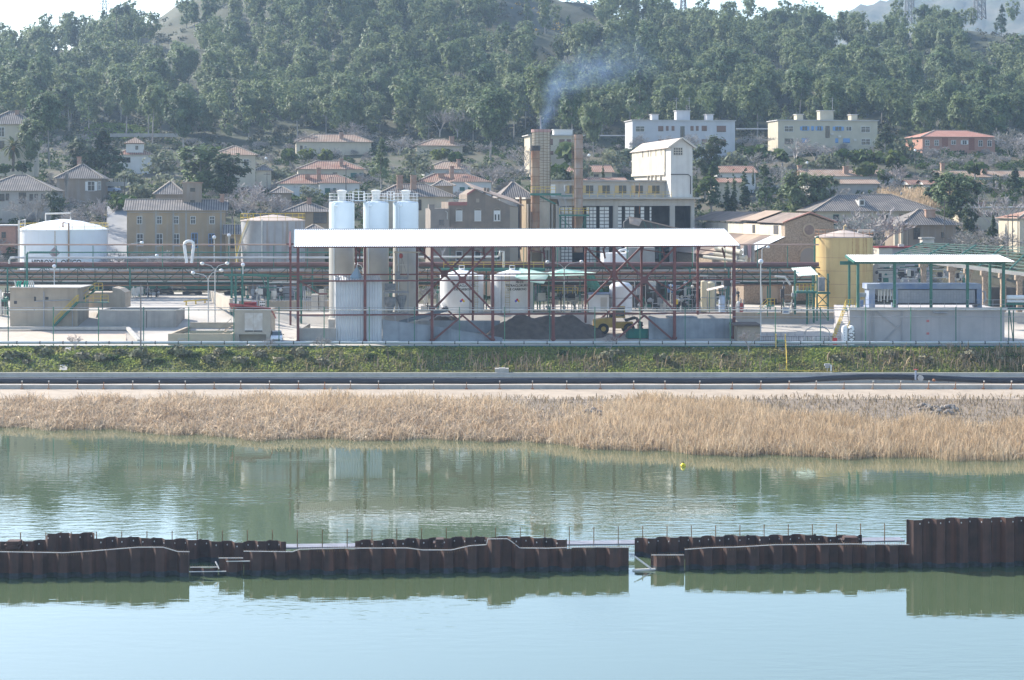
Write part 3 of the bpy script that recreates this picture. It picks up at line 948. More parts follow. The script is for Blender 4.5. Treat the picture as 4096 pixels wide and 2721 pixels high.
def blackpipe():
 pts = [(-120, 230.5, 1.95)]
 for x in range(-60, 62, 4): pts.append((x, 230.5 + 0.25 * math.sin(x * .13), 1.95 + (0.55 * math.exp(-((x - 46) / 9) ** 2)) + .03 * math.sin(x * .5)))
 pts.append((120, 230.5, 1.95))
 pm = mat("black_pipe", (0.022, 0.025, 0.034), (0.034, 0.036, 0.044), sc=0.4, rough=0.5)
 one("black_pipe", "long black plastic pipe lying between the two concrete walls", "pipe", pm, lambda b: b.tube(pts, 0.36, 12), (0, 230.5, 1.9), smooth=True)
 t = thing("valve", "pipe valve with blue stem and big grey flange on the black pipe", "valve", P(3675, 1530, 228.9))
 M = rel(t)
 b = B(M); c = P(3683, 1513, 228.7); b.tube([c + Vector((0, .25, 0)), c + Vector((0, 0, 0))], 0.36, 16); b.done("flange", grey, t)
 b = B(M); b.tube([P(3663, 1520, 229), P(3663, 1482, 229)], 0.12, 8); b.done("stem", bluep, t)
 b = B(M); c = P(3663, 1480, 229); b.tube([c, c + Vector((0, 0, .08))], 0.26, 12); b.done("handwheel", redp, t)
 c = P(3737, 1522, 228.5)
 one("flange_disc", "small round rusty pipe flange right of the valve", "flange", rust, lambda b: (b.tube([c, c + Vector((0, .3, 0))], .17, 12), b.tube([c + Vector((0, -.03, 0)), c], .10, 10)), c)
 xs = [88, 195, 310, 415, 531, 637, 741, 857, 963, 1078, 1194, 1299, 1402, 1514, 1735, 1866, 1999, 2130, 2267, 2401, 2535, 2660, 2796, 2927, 3041, 3154, 3262, 3374, 3490, 3600, 3713, 3820, 3933, 4043]
 for i, x in enumerate(xs):
  Y = 225.6
  o = P(x, 1556, Y); o.z = 1.30
  t = thing("stake", "rusty stake with pale cap standing in front of the low canal wall", "stake", o, 0, "rusty stakes along the low canal wall")
  lean = 0.0 if x < 2700 else 0.10
  b = B(); b.bar((0, 0, -.1), (lean, 0, 1.0), .09); b.done("rod", rust, t)
  b = B(); b.cbox(0, -.02, .12, .34, .2, .3); b.done("foot_block", rust, t)
  if i % 4 != 3:
   b = B(); b.bar((lean, 0, 1.0), (lean * 1.15, 0, 1.16), .13); b.done("cap", offwhite, t)
blackpipe()
one("concrete_block", "pale concrete block standing on the wall below the reeds of the bank", "block", conclt, lambda b: (pbox(b, 1980, 2035, 1475, 1494, 234.6, 1.2), pbox(b, 1995, 2020, 1471.5, 1475.5, 234.9, .6)), P(2007, 1494, 234.6))
t = thing("instrument_box", "small grey instrument box on a white post at the foot of the bank", "instrument box", P(3318, 1490, 235))
b = B(rel(t)); pbox(b, 3299, 3322, 1456, 1464, 235, .5); pbox(b, 3302, 3318, 1464, 1473, 235.1, .3); pbox(b, 3308, 3311, 1473, 1490, 235.2, .1); b.done("box", grey, t)
b = B(rel(t)); pbox(b, 3322, 3327, 1460, 1490, 235, .2); b.done("post", white, t)
# stairs on the bank with yellow handrail
t = thing("bank_stairs", "concrete steps down the bank with yellow handrail", "stairs", (pxx(3130, 236), 236, 2.6))
b = B(rel(t))
for i in range(14):
 f = i / 14
 Y = 236 + 7.5 * f; z = 2.6 + 2.4 * (i + 1) / 14
 xc = pxx(3128, Y)
 b.box(xc - .45, xc + .45, Y, Y + .62, z - .6, z)
b.done("steps", conclt, t)
b = B(rel(t))
a, c = Vector((pxx(3147, 236), 236, 2.7)), Vector((pxx(3143, 243.5), 243.5, 5.1))
line_rail(b, a, c, 4, .95, .08)
b.bar(P(3117, 1492, 235) + Vector((0, 0, .35)), P(3350, 1490, 235) + Vector((0, 0, .12)), .07)
b.done("handrail", yellow, t)
t = thing("yellow_stile", "small yellow railed stile over the white pipes at the top of the bank stairs", "stile", (pxx(3120, 243.8), 243.8, 5.0))
b = B(rel(t))
for x in (3104, 3141):
 p = Vector((pxx(x, 243.2), 243.2, 5.0)); q = Vector((pxx(x, 244.6), 244.6, 5.0))
 for k in (p, q): b.bar(k, k + Vector((0, 0, 1.75)), .1)
 b.bar(p + Vector((0, 0, 1.75)), q + Vector((0, 0, 1.75)), .1); b.bar(p + Vector((0, 0, 1.2)), q + Vector((0, 0, 1.2)), .08)
b.done("railing", yellow, t)
b = B(rel(t)); b.box(pxx(3106, 243), pxx(3139, 243), 243.4, 244.4, 5.95, 6.05)
for i in range(3): b.box(pxx(3106, 243), pxx(3139, 243), 242.9, 243.3, 5.3 + i * .25, 5.36 + i * .25)
b.done("step", green, t)
# concrete drain chute on the left bank
one("drain_chute", "concrete drain chute cut into the left of the green bank", "drain", conclt,
 lambda b: b.prism([(pxx(236, 236), 236, 2.7), (pxx(268, 236), 236, 2.7), (pxx(285, 243.5), 243.5, 5.0), (pxx(262, 243.5), 243.5, 5.0)], (0, 0, .12)), (pxx(250, 236), 236, 3.2))
# ---- pipes along the top of the bank and the pipe fence
def long_tube(name, label, m, x0, x1, y, Y, r, group, cat="pipe", collars=0, cm=None):
 pts = [P(x0, y, Y), P(x1, y, Y)]
 c = pts[0].lerp(pts[1], .5)
 t = thing(name, label, cat, c, 0, group)
 M = rel(t)
 b = B(M); b.tube(pts, r, 10); b.done("pipe_run", m, t, True)
 if collars:
  n = int((pts[1] - pts[0]).length / collars)
  b = B(M)
  for k in range(1, n):
   p = pts[0].lerp(pts[1], k / n); d = (pts[1] - pts[0]).normalized()
   b.tube([p - d * .06, p + d * .06], r * 1.18, 10)
  b.done("collar", cm or darkm, t, True)
 return t
long_tube("water_pipe", "thick pale grey pipe with dark collars along the top of the bank", mat("pipe_pale", (0.50, 0.53, 0.52), (0.42, 0.46, 0.45), sc=.5, rough=.4), -300, 4400, 1371, 244.2, .19, "pipes along the top of the bank", collars=3.0)
long_tube("lower_pipe", "thinner dark green pipe under the pale pipe on the bank top", green, -300, 4400, 1386, 244.4, .11, "pipes along the top of the bank")
b = None
for i in range(-2, 25):
 x = 33 + 180.5 * i
 zt, zb = pz(1228, 245), 4.9
 o = Vector((pxx(x, 245), 245, zb))
 t = thing("fence_post", "slim green post carrying the pipe rails along the plant's river edge", "post", o, 0, "green pipe posts along the river edge of the plant")
 b = B(); b.bar((0, 0, 0), (0, 0, zt - zb), .11); b.done("post", greenl if i % 3 else green, t)
 b = B(); b.bar((0, -.05, zt - zb - .35), (0, .3, zt - zb - .35), .08); b.bar((0, -.05, zt - zb - .9), (0, .3, zt - zb - .9), .08); b.done("bracket", green, t)
long_tube("thin_pipe", "thin grey pipe carried along the top of the green posts", grey, -300, 4300, 1231, 245.1, .035, "pipes on the green posts")
long_tube("condensate_pipe", "cream pipe with small collars carried on the green posts", offwhite, -300, 4300, 1240, 245.15, .075, "pipes on the green posts", collars=7, cm=grey)
long_tube("cable", "thin wire below the cream pipe on the green posts", grey, 2900, 4300, 1268, 245.2, .04, "pipes on the green posts")
# ---- the big open shed
TH = R(6.5)
A0 = P(1192, 1367, 250.0)
def sl(x, v):
 k = (x - CX) / F
 return (k * (A0.y + v * math.cos(TH)) - A0.x + v * math.sin(TH)) / (math.cos(TH) - k * math.sin(TH))
def szz(y, u, v):
 Y = A0.y + u * math.sin(TH) + v * math.cos(TH)
 return pz(y, Y) - A0.z
def shed():
 t = thing("open_shed", "long open shed with white corrugated roof on dark red steel columns", "shed", A0, TH)
 D = 17.6
 fx = [1192, 1460, 1728, 1971, 2213, 2456, 2698, 2936]
 rx = [1162, 1424, 1668, 1891, 2116, 2342, 2566, 2791]
 fu = [sl(x, 0) for x in fx]; ru = [sl(x, D) for x in rx]
 ez, rz_ = 12.75, 14.75
 for u in fu:
  b = B(); b.bar((u, 0, -.6), (u, 0, ez), .38, .34); b.cbox(u, 0, .05, .6, .6, .3); b.done("column", redst, t)
 for u in ru:
  b = B(); b.bar((u, D, -.2), (u, D, ez), .30, .3); b.done("column", redst, t)
  b = B(); b.bar((u, 0, ez - .1), (u, D / 2, rz_ - .12), .22, .3); b.bar((u, D, ez - .1), (u, D / 2, rz_ - .12), .22, .3); b.bar((u, 0, ez - .9), (u, D, ez - .9), .14)
  b.bar((u, 0, ez - 1.6), (u, 1.6, ez - .3), .2); b.bar((u, D, ez - 1.6), (u, D - 1.6, ez - .3), .2)
  b.done("roof_truss", redst, t)
 L = fu[-1]
 for v, us in ((0, fu), (D, ru)):
  for y in ((1122, 1257) if v == 0 else (1097,)):
   b = B(); b.bar((us[0], v + .02, szz(y, 20, v)), (us[-1], v + .02, szz(y, us[-1] * .6, v)), .2, .2); b.done("beam", redst, t)
  b = B(); b.bar((us[0] - .6, v, ez + .02), (us[-1] + .6, v, ez + .02), .16, .22); b.done("eave_beam", redst, t)
 # braces: upper crosses and lower chevrons
 def pt(x, y, v):
  u = sl(x, v)
  return Vector((u, v, szz(y, u, v)))
 for i, v, cr in (("f", 0, ((1728, 1971, 1850), (2456, 2698, 2577))), ("r", D, ((1668, 1891, 1777), (2342, 2566, 2454)))):
  for xa, xb, xm in cr:
   yt, ym, yb, yl = (992, 1120, 1243, 1262) if v == 0 else (988, 1095, 1212, 1230)
   for p, q in (((xa, yt), (xb, yb)), ((xb, yt), (xa, yb))):
    b = B(); b.bar(pt(*p, v), pt(*q, v), .32, .26); b.done("brace", redst, t)
   b = B(); c = pt(xm, ym, v); b.cbox(c.x, c.y - .06, c.z, 1.0, .26, .95); b.done("gusset", redst, t)
   for xx in (xa, xb):
    b = B(); b.bar(pt(xm, yl, v), pt(xx, 1366 if v == 0 else 1330, v), .28, .24); b.done("brace", redst, t)
 b = B(); b.bar(pt(1195, 1122, 0), pt(1275, 1176, 0), .16); b.bar(pt(1275, 1176, 0), pt(1310, 1176, 0), .22); b.done("brace", redst, t)
 b = B(); b.bar(pt(2797, 1100, D), pt(2705, 1162, D), .16); b.bar(pt(2700, 1168, D), pt(2610, 1115, D), .16); b.done("brace", redst, t)
 # roof sheets
 u0, u1 = -.55, L + .7
 sl_len = math.hypot(D / 2 + .8, rz_ - ez)
 b = B()
 sv = Vector((0, D / 2 + .8, rz_ - ez + .18))
 corrug(b, (u0, -.8, ez + .12), (1, 0, 0), sv, u1 - u0, sv.length, .30, .045)
 b.done("roof", roofwhite, t)
 b = B()
 sv = Vector((0, -(D / 2 + .8), rz_ - ez + .18))
 corrug(b, (u1, D + .8, ez + .12), (-1, 0, 0), sv, u1 - u0, sv.length, .30, .045)
 b.done("roof", roofwhite, t)
 b = B(); b.bar((u0, D / 2, rz_ + .33), (u1, D / 2, rz_ + .33), .3, .06); b.done("ridge_cap", grey, t)
shed()
def lp(u, v, z=0.0):
 """shed coordinates -> world"""
 return Vector((A0.x + u * math.cos(TH) - v * math.sin(TH), A0.y + u * math.sin(TH) + v * math.cos(TH), A0.z + z))
# corrugated clad tower
def clad_tower():
 u0, u1 = sl(1343, .6), sl(1528, .6)
 t = thing("clad_tower", "grey corrugated metal tower standing in the left end of the open shed", "tower", lp(u0, .6), TH)
 w = u1 - u0; h = szz(1121, u0, .6); d = 3.6
 b = B(); corrug(b, (0, 0, -.2), (1, 0, 0), (0, 0, 1), w, h + .2, .36, .045); b.box(0.02, w - .02, .08, d, -.2, h - .02); b.done("cladding", corr, t)
 b = B(); b.box(-.05, 0, .3, d, 4.2, h); b.box(-.07, 0, d - .3, d + 1.0, 4.2, h); b.done("side_panel", white, t)
 b = B(); sv = Vector((0, d + .3, .5)); corrug(b, (-.4, -.25, h - .02), (1, 0, 0), sv, w + .2, sv.length, .36, .045); b.done("roof", corr, t)
 b = B(); b.box(-1.0, -.1, .6, 2.6, -.1, 2.9); b.done("side_cabinet", conclt, t)
 uc = sl(1428, 2) - u0
 tt = thing("metal_hopper", "small grey-blue pointed metal hood on the roof of the corrugated tower", "hopper", lp(u0 + uc, 2.4, h + .38), TH)
 b = B(); b.lathe((0, 0, 0), [(1.0, 0), (.35, 1.0), (.22, 1.2), (.02, 1.35)], 4, R(45)); b.lathe((0, 0, 0), [(1.0, -.25), (1.0, 0)], 4, R(45))
 b.done("hood", mat("hood_blue", (0.25, 0.33, 0.40), rough=.5), tt)
 b = B(); b.cyl((0, 0, 1.2), .12, .4, 8); b.done("vent_stub", grey, tt)
clad_tower()
# three tall silos with vents and a linked gangway
def silos():
 sx = [(1367, 272.5), (1504, 274), (1623, 275.5)]
 lab = ["leftmost of the three pale blue silos, beside the spiral-stair tank", "middle silo of three pale blue silos behind the white roof", "rightmost of the three pale blue silos, nearest the brown gabled house"]
 for (x, Y), lb in zip(sx, lab):
  r = 51 * Y / F
  z0, z1 = 6.4, pz(808, Y)
  t = thing("silo", lb, "silo", (pxx(x, Y), Y, z0), 0, "three pale silos")
  h = z1 - z0
  b = B(); b.lathe((0, 0, 0), [(r, h * .70), (r, h - .15), (r * .9, h), (.05, h + .25)], 32); b.done("tank_body", silo_m, t, True)
  b = B(); b.lathe((0, 0, 0), [(r, 0), (r, h * .70)], 32); b.done("lower_body", silolow, t, True)
  for zz in (h * .9, h * .64, h * .5):
   pass
  b = B(); b.lathe((0, 0, 0), [(r + .025, h * .76), (r + .025, h * .76 + .07)], 32); b.lathe((0, 0, 0), [(r + .025, h * .40), (r + .025, h * .40 + .07)], 32); b.done("seam", grey, t, True)
  b = B(); b.lathe((0, .0, h), [(.62, 0), (.55, .5), (.62, 1.3), (.75, 1.5), (.8, 1.62), (.3, 1.8)], 14); b.done("vent", mat("vent_grey", (0.55, 0.55, 0.52), rough=.5), t, True)
  b = B(); ring_rail(b, (0, 0), r * .98, h - .1, 14, 1.35, w=.055, mids=(.45, .9)); b.done("railing", white, t)
  b = B(); a = R(-118); px_, py_ = r * 1.08 * math.cos(a), r * 1.08 * math.sin(a)
  b.tube([(px_, py_, .5), (px_, py_, h - .6), (px_ + .35, py_ + .3, h - .3)], .07, 8); b.sphere((px_ + .25, py_ - .05, h - .45), .3, 8)
  b.done("downpipe", silo_m, t, True)
 for (xa, Ya), (xb, Yb) in zip(sx[:-1], sx[1:]):
  z = pz(803, Ya)
  p, q = Vector((pxx(xa + 46, Ya), Ya - .4, z)), Vector((pxx(xb - 46, Yb), Yb - .4, z))
  t = thing("gangway", "white railed gangway between the left and middle silo tops" if xa < 1400 else "white railed gangway between the middle and right silo tops", "gangway", p)
  b = B(rel(t)); b.bar(p, q, .9, .12); b.done("deck", silo_m, t)
  b = B(rel(t)); line_rail(b, p - Vector((0, .4, 0)), q - Vector((0, .4, 0)), 2, 1.35, .055, (.45, .9)); line_rail(b, p + Vector((0, .4, 0)), q + Vector((0, .4, 0)), 2, 1.35, .055, (.45, .9)); b.done("railing", white, t)
silos()
# two carbon tetrachloride tanks
def tet_tank(x0, x1, Y, label, l1):
 xc = (x0 + x1) / 2; r = (x1 - x0) / 2 * Y / F
 z0 = pz(1262, Y); h = pz(1103, Y) - z0; ap = pz(1081, Y) - z0
 t = thing("chemical_tank", label, "storage tank", (pxx(xc, Y), Y, z0), 0, "pair of white tanks behind the red braces")
 b = B(); b.lathe((0, 0, 0), [(r, 0), (r, h)], 40); b.done("tank_wall", white, t, True)
 b = B(); b.lathe((0, 0, h), [(r + .05, 0), (r + .05, .06), (.7, ap - h), (.02, ap - h + .1)], 40); b.done("tank_roof", roofwhite, t, True)
 b = B(); b.cyl((0, 0, ap), .42, .28, 12); b.tube([(-.4, 0, ap + .25), (-.4, 0, ap + .7), (.4, 0, ap + .7), (.4, 0, ap + .25)], .06, 6); b.done("hatch", white, t)
 if l1 is not None: curved_text("lettering", l1, .42, black, t, r, h - 1.0, R(20))
 curved_text("lettering", "TETRACLORURO", .47, black, t, r, h - 1.52, R(14 if l1 else 8))
 curved_text("lettering", "DE CARBONO", .47, black, t, r, h - 2.08, R(14 if l1 else 8))
 dz = .21
 cz = h - 3.7
 a0 = R(13 if l1 else 3)
 for (du, dzz, c) in ((0, dz, "sign_red"), (-dz, 0, "sign_blue"), (dz, 0, "sign_yellow"), (0, -dz, "sign_white")):
  cols = {"sign_red": (.6, .03, .05), "sign_blue": (.04, .05, .45), "sign_yellow": (.75, .5, .02), "sign_white": (.8, .8, .8)}
  vs = []
  for (a, bb) in ((0, dz), (dz, 0), (0, -dz), (-dz, 0)):
   aa = a0 + (du + a) / r
   vs.append((math.sin(aa) * (r + .03), -math.cos(aa) * (r + .03), cz + dzz + bb))
  b = B(); b.add(vs, [(3, 2, 1, 0)]); b.done("hazard_square", mat(c, cols[c]), t)
 a = R(-12 if l1 else 40)
 for s in (-1, 1):
  pass
 b = B()
 for da in (-.09, .09):
  p = (math.sin(a + da) * (r + .18), -math.cos(a + da) * (r + .18))
  b.bar((*p, .3), (*p, h + .9), .05)
 for k in range(int(h / .35)):
  z = .4 + k * .35
  b.bar((math.sin(a - .09) * (r + .18), -math.cos(a - .09) * (r + .18), z), (math.sin(a + .09) * (r + .18), -math.cos(a + .09) * (r + .18), z), .035)
 for k in range(6):
  z = 2.2 + k * (h - 2.2) / 5
  pts = [(math.sin(a) * (r + .2) + .42 * math.sin(q), -math.cos(a) * (r + .2) - .55 * abs(math.cos(q)) , z) for q in np.linspace(-1.5, 1.5, 7)]
  b.tube(pts, .025, 5)
 b.done("ladder", mat("ladder_yellow", (0.45, 0.36, 0.16)), t)
 b = B(); aa = a - .3; b.tube([(math.sin(aa) * (r + .12), -math.cos(aa) * (r + .12), .2), (math.sin(aa) * (r + .12), -math.cos(aa) * (r + .12), h + .2)], .06, 6); b.done("riser_pipe", grey, t)
 b = B(); b.box(-r - .6, r + .6, -r - .4, r, -1.6, -.02); b.done("plinth", beige, t)
tet_tank(1760, 1934, 281, "left white chemical tank half hidden by the red cross brace and its gusset plate", None)
tet_tank(1962, 2136, 281.6, "right white chemical tank lettered FB-215, with caged yellow ladder", "FB-215")
# big white tank on the left
def white_tank():
 Y = 311.0
 xc, r = 254, 174 * Y / F
 z0 = 9.6; h = pz(921, Y - r * .6) - z0
 t = thing("storage_tank", "big white tank with low dome roof and a rusty drip down its middle", "storage tank", (pxx(xc, Y), Y, z0))
 b = B(); b.lathe((0, 0, 0), [(r, 0), (r, h)], 56); b.done("tank_wall", mat("white_tank", (0.74, 0.74, 0.75), (0.68, 0.68, 0.70), sc=.3, rough=.4, streak=(.62, .59, .55), samt=.25), t, True)
 b = B(); b.lathe((0, 0, h), [(r + .12, -.06), (r + .12, .08), (r * .8, .75), (r * .4, 1.45), (.6, 1.75), (.02, 1.8)], 56); b.done("dome_roof", roofwhite, t, True)
 b = B(); ring_rail(b, (0, 0), r + .05, h, 22, 1.1, w=.05); b.done("railing", yellow, t)
 b = B(); a = R(3); b.add([(math.sin(q) * (r + .02), -math.cos(q) * (r + .02), z) for q, z in ((a - .008, 0), (a + .008, 0), (a + .006, h), (a - .01, h))], [(0, 1, 2, 3)]); b.done("rust_stain", mat("rust_stain", (0.42, 0.27, 0.14), (0.55, 0.45, 0.35), sc=1.5, stretch=(1, 1, .3)), t)
 b = B(); p = (math.sin(R(20)) * (r + .25), -math.cos(R(20)) * (r + .25)); b.tube([(*p, 0), (*p, h + 1.2), (p[0] - 1.0, p[1] + .2, h + 1.3), (p[0] - 1.0, p[1] + .2, h + .5)], .13, 8); b.done("riser_pipe", rust, t, True)
 b = B(); p = (-r * .86, -r * .62); b.tube([(*p, 0), (*p, h + 1.6), (p[0] + .9, p[1] + .4, h + 1.7), (p[0] + .9, p[1] + .4, h + .6)], .16, 8); b.done("riser_pipe", offwhite, t, True)
 b = B(); b.tube([(-3, 0, h + 1), (-3, 0, h + 2.7), (1.2, 0, h + 2.8), (1.2, 0, h + 1.6)], .14, 8); b.done("vent_pipe", offwhite, t, True)
 curved_text("lettering", "HIDROX    ORICO", 1.05, black, t, r, pz(1058, Y - r) - z0, R(3))
 b = B(); s = .95; zc = pz(1012, Y - r) - z0
 b.add([(math.sin(R(2) + d / r) * (r + .03), -math.cos(R(2) + d / r) * (r + .03), zc + e) for d, e in ((0, -s), (s, 0), (0, s), (-s, 0))], [(0, 1, 2, 3)]); b.done("hazard_square", mat("faded_sign", (0.22, 0.10, 0.09), (0.45, 0.42, 0.42), sc=.8), t)
white_tank()
# grey tank with spiral stairs
def stair_tank():
 Y = 300.0
 xc, r = 1092, 127 * Y / F
 z0 = 7.6; h = pz(884, Y - r * .5) - z0
 t = thing("storage_tank", "streaked grey concrete-coloured tank with spiral stairs up its left side", "storage tank", (pxx(xc, Y), Y, z0))
 b = B(); b.lathe((0, 0, 0), [(r, 0), (r, h)], 48); b.done("tank_wall", mat("grey_tank", (0.37, 0.365, 0.36), (0.27, 0.265, 0.265), sc=.35, rough=.6, streak=(.22, .15, .10), samt=.7), t, True)
 b = B(); b.lathe((0, 0, h), [(r + .1, -.05), (r + .1, .08), (r * .5, .65), (.02, 1.0)], 48); b.done("tank_roof", mat("pink_roof", (0.46, 0.37, 0.31), (0.38, 0.31, 0.27), sc=.4), t, True)
 b = B(); ring_rail(b, (0, 0), r + .05, h, 24, 1.15, w=.05); b.done("railing", yellow, t)
 for a0, a1, zt, nm in ((-170, -118, h, "upper"), (-176, -138, h * .94, "lower")):
  b = B(); c = B()
  n = 34
  pp = []
  for k in range(n):
   f = k / (n - 1)
   a = R(a0 + (a1 - a0) * f)
   z = zt - (zt - zt * .30) * ((1 - f) if nm == "upper" else f)
   p = Vector((math.cos(a), math.sin(a), 0))
   b.add([p * (r + .05) + Vector((0, 0, z)), p * (r + 1.0) + Vector((0, 0, z)), Vector((math.cos(a + .05), math.sin(a + .05), 0)) * (r + 1.0) + Vector((0, 0, z)), Vector((math.cos(a + .05), math.sin(a + .05), 0)) * (r + .05) + Vector((0, 0, z))], [(0, 1, 2, 3)])
   pp.append(p * (r + 1.0) + Vector((0, 0, z)))
  for p, q in zip(pp[:-1], pp[1:]):
   b.bar(p, q, .07, .2); c.bar(p + Vector((0, 0, 1.05)), q + Vector((0, 0, 1.05)), .05); c.bar(p, p + Vector((0, 0, 1.05)), .035)
  b.done("stair_flight", mat("stair_grey", (0.30, 0.29, 0.27)), t); c.done("stair_rail", yellow, t)
 b = B(); p = (math.sin(R(-12)) * (r + .15), -math.cos(R(-12)) * (r + .15)); b.tube([(*p, 0), (*p, h + .3)], .1, 8); b.done("riser_pipe", offwhite, t)
stair_tank()
# ochre tank on the right
def ochre_tank():
 Y = 292.0
 xc, r = 3376, 114 * Y / F
 z0 = 7.2; h = pz(949, Y - r * .5) - z0
 t = thing("storage_tank", "tall ochre yellow tank with brown drips and rusty top railing", "storage tank", (pxx(xc, Y), Y, z0))
 b = B(); b.lathe((0, 0, 0), [(r, 0), (r, h)], 48); b.done("tank_wall", ytank, t, True)
 b = B(); b.lathe((0, 0, h), [(r + .1, -.08), (r + .1, .06), (r * .5, .65), (.02, 1.15)], 48); b.done("tank_roof", mat("pink_roof", (0, 0, 0)), t, True)
 b = B(); ring_rail(b, (0, 0), r + .05, h, 18, 1.1, w=.055); b.done("railing", rust, t)
 b = B()
 for zz in (.18, .36, .54, .72): b.lathe((0, 0, 0), [(r + .012, h * zz), (r + .012, h * zz + .04)], 48)
 b.done("seam", rust, t, True)
 b = B(); b.tube([(0, 0, h + 1.0), (0, 0, h + 1.7), (.25, 0, h + 1.85), (.4, 0, h + 1.6)], .12, 8); b.done("vent_pipe", mat("vent_ochre", (0.6, 0.45, 0.25)), t, True)
 b = B(); b.tube([(r * .4, -r * .5, h + .6), (r * .4, -r * .5, h + 1.0), (r * .95, -r * .5, h + 1.0)], .15, 8); b.done("top_pipe", offwhite, t, True)
 b = B()
 random.seed(5)
 for k in range(9):
  a = R(random.uniform(5, 60)); ln = random.uniform(1.5, h * .6); w = random.uniform(.012, .02)
  b.add([(math.sin(q) * (r + .016), -math.cos(q) * (r + .016), z) for q, z in ((a - w * .4, h - ln), (a + w * .4, h - ln), (a + w, h - .1), (a - w, h - .1))], [(0, 1, 2, 3)])
 b.done("rust_stain", mat("rust_drip", (0.36, 0.20, 0.08), (0.48, 0.32, 0.13), sc=2), t)
 b = B(); p = (-r * 1.1, -r * .45); b.tube([(*p, 2), (*p, h - .3), (p[0] + .3, p[1] + .3, h), (p[0] + .8, p[1] + .6, h)], .15, 8); b.done("riser_pipe", green, t, True)
ochre_tank()
# ---- pipe rack and its pipes
YR = 287.0
rackg = mat("rack_green", (0.025, 0.075, 0.055), (0.06, 0.06, 0.045), sc=.5, rough=.6)
def rack():
 t = thing("pipe_rack", "long green steel pipe bridge crossing the whole plant", "pipe bridge", (0, YR, 8.0))
 M = rel(t)
 zt, zb = pz(1071, YR), pz(1130, YR)
 for Yo in (0.0, 2.6):
  for zz in (zt, (zt + zb) / 2 + .15, zb):
   b = B(M); b.bar((pxx(-250, YR), YR + Yo, zz), (pxx(3280, YR), YR + Yo, zz), .14, .22); b.done("chord", rackg, t)
 b = B(M)
 x = -250.0
 k = 0
 while x < 3270:
  for Yo in (0.0, 2.6):
   b.bar((pxx(x, YR), YR + Yo, zb), (pxx(x + 70, YR), YR + Yo, zt), .09) if k % 2 else b.bar((pxx(x, YR), YR + Yo, zt), (pxx(x + 70, YR), YR + Yo, zb), .09)
   b.bar((pxx(x, YR), YR + Yo, zb), (pxx(x, YR), YR + Yo, zt), .09)
  b.bar((pxx(x, YR), YR, zb), (pxx(x, YR), YR + 2.6, zb), .12); b.bar((pxx(x, YR), YR, (zt + zb) / 2), (pxx(x, YR), YR + 2.6, (zt + zb) / 2), .12)
  x += 70; k += 1
 b.done("lattice", rackg, t)
 for x in (30, 520, 928, 968, 1250, 1560, 1850, 2160, 2460, 2760, 2915, 3080, 3250):
  for Yo in (0.0, 2.6):
   gz = H(pxx(x, YR), YR)
   b = B(M); b.bar((pxx(x, YR), YR + Yo, gz - .2), (pxx(x, YR), YR + Yo, zt), .22); b.done("leg", green, t)
 for x in (100, 225, 372, 510, 650, 792, 915, 1095, 1230, 1355, 1480, 1660, 1800, 1985, 2095, 2230, 2380, 2510, 2640, 2770, 2900, 3030, 3150):
  b = B(M); b.bar((pxx(x, YR), YR, zt), (pxx(x, YR), YR, pz(983, YR)), .11); b.done("upright", greenl if x % 3 else green, t)
rack()
GR = "pipes on the green pipe bridge"
long_tube("rack_pipe", "topmost thin pinkish pipe carried above the pipe bridge", pinkp, -250, 3275, 979, YR, .12, GR)
long_tube("rack_pipe", "thin green pipe, second from top above the pipe bridge", green, 108, 1640, 1010, YR - .1, .10, GR)
long_tube("rack_pipe", "pale grey pipe just above the thick brown pipe", mat("pipe_silver", (0.50, 0.49, 0.48), (0.42, 0.41, 0.41), sc=.5, rough=.35), 40, 1660, 1031, YR - .1, .17, GR)
long_tube("rack_pipe", "thick brown pipe lying along the top of the pipe bridge", brownp, -250, 3275, 1058, YR + .7, .36, GR, collars=11, cm=brownp)
for i, (y, r, m_, Yo, lb) in enumerate(((1084, .10, grey, .3, "thin grey pipe high inside the pipe bridge"), (1091, .15, rust, 1.0, "rusty pipe high inside the pipe bridge"), (1097, .09, offwhite, 1.7, "thin cream pipe inside the pipe bridge"), (1105, .13, grey, .4, "grey pipe in the middle of the pipe bridge"),
  (1112, .10, offwhite, 1.1, "cream pipe in the middle of the pipe bridge"), (1119, .16, brownp, 1.8, "brown pipe low inside the pipe bridge"), (1126, .11, offwhite, .5, "lowest cream pipe inside the pipe bridge"), (1081, .07, offwhite, 1.5, "slim cream pipe just under the thick brown pipe"), (1088, .12, darkm, 2.2, "dark pipe at the back of the pipe bridge, upper"), (1101, .11, brownp, 2.3, "brown pipe at the back of the pipe bridge"), (1109, .08, rust, .1, "slim rusty pipe on the front of the pipe bridge"), (1116, .07, green, .9, "slim green pipe low in the pipe bridge"), (1122, .13, darkm, 2.2, "dark pipe at the back of the pipe bridge, lower"), (1131, .08, grey, .1, "slim grey pipe on the front lower edge of the bridge"), (1142, .09, rust, .4, "rusty pipe hung lowest under the pipe bridge"), (1136, .12, darkm, 1.2, "dark pipe slung under the pipe bridge"))):
 long_tube("rack_pipe", lb, m_, -250, 3260, y, YR + Yo, r, GR)
one("pipe_bend", "green pipe dropping from the second pipe down to the pipe bridge at far left", "pipe", green, lambda b: b.tube([P(200, 1010, YR - .2), P(116, 1010, YR - .2), P(108, 1016, YR - .2), P(108, 1120, YR - .2)], .17, 8), P(108, 1060, YR - .2), smooth=True)
one("pipe_bend", "pale pipe rising from the thick brown pipe at far left", "pipe", offwhite, lambda b: b.tube([P(60, 1031, YR - .2), P(42, 1033, YR - .2), P(37, 1042, YR - .2), P(37, 1056, YR - .2)], .17, 8), P(40, 1045, YR - .2), smooth=True)
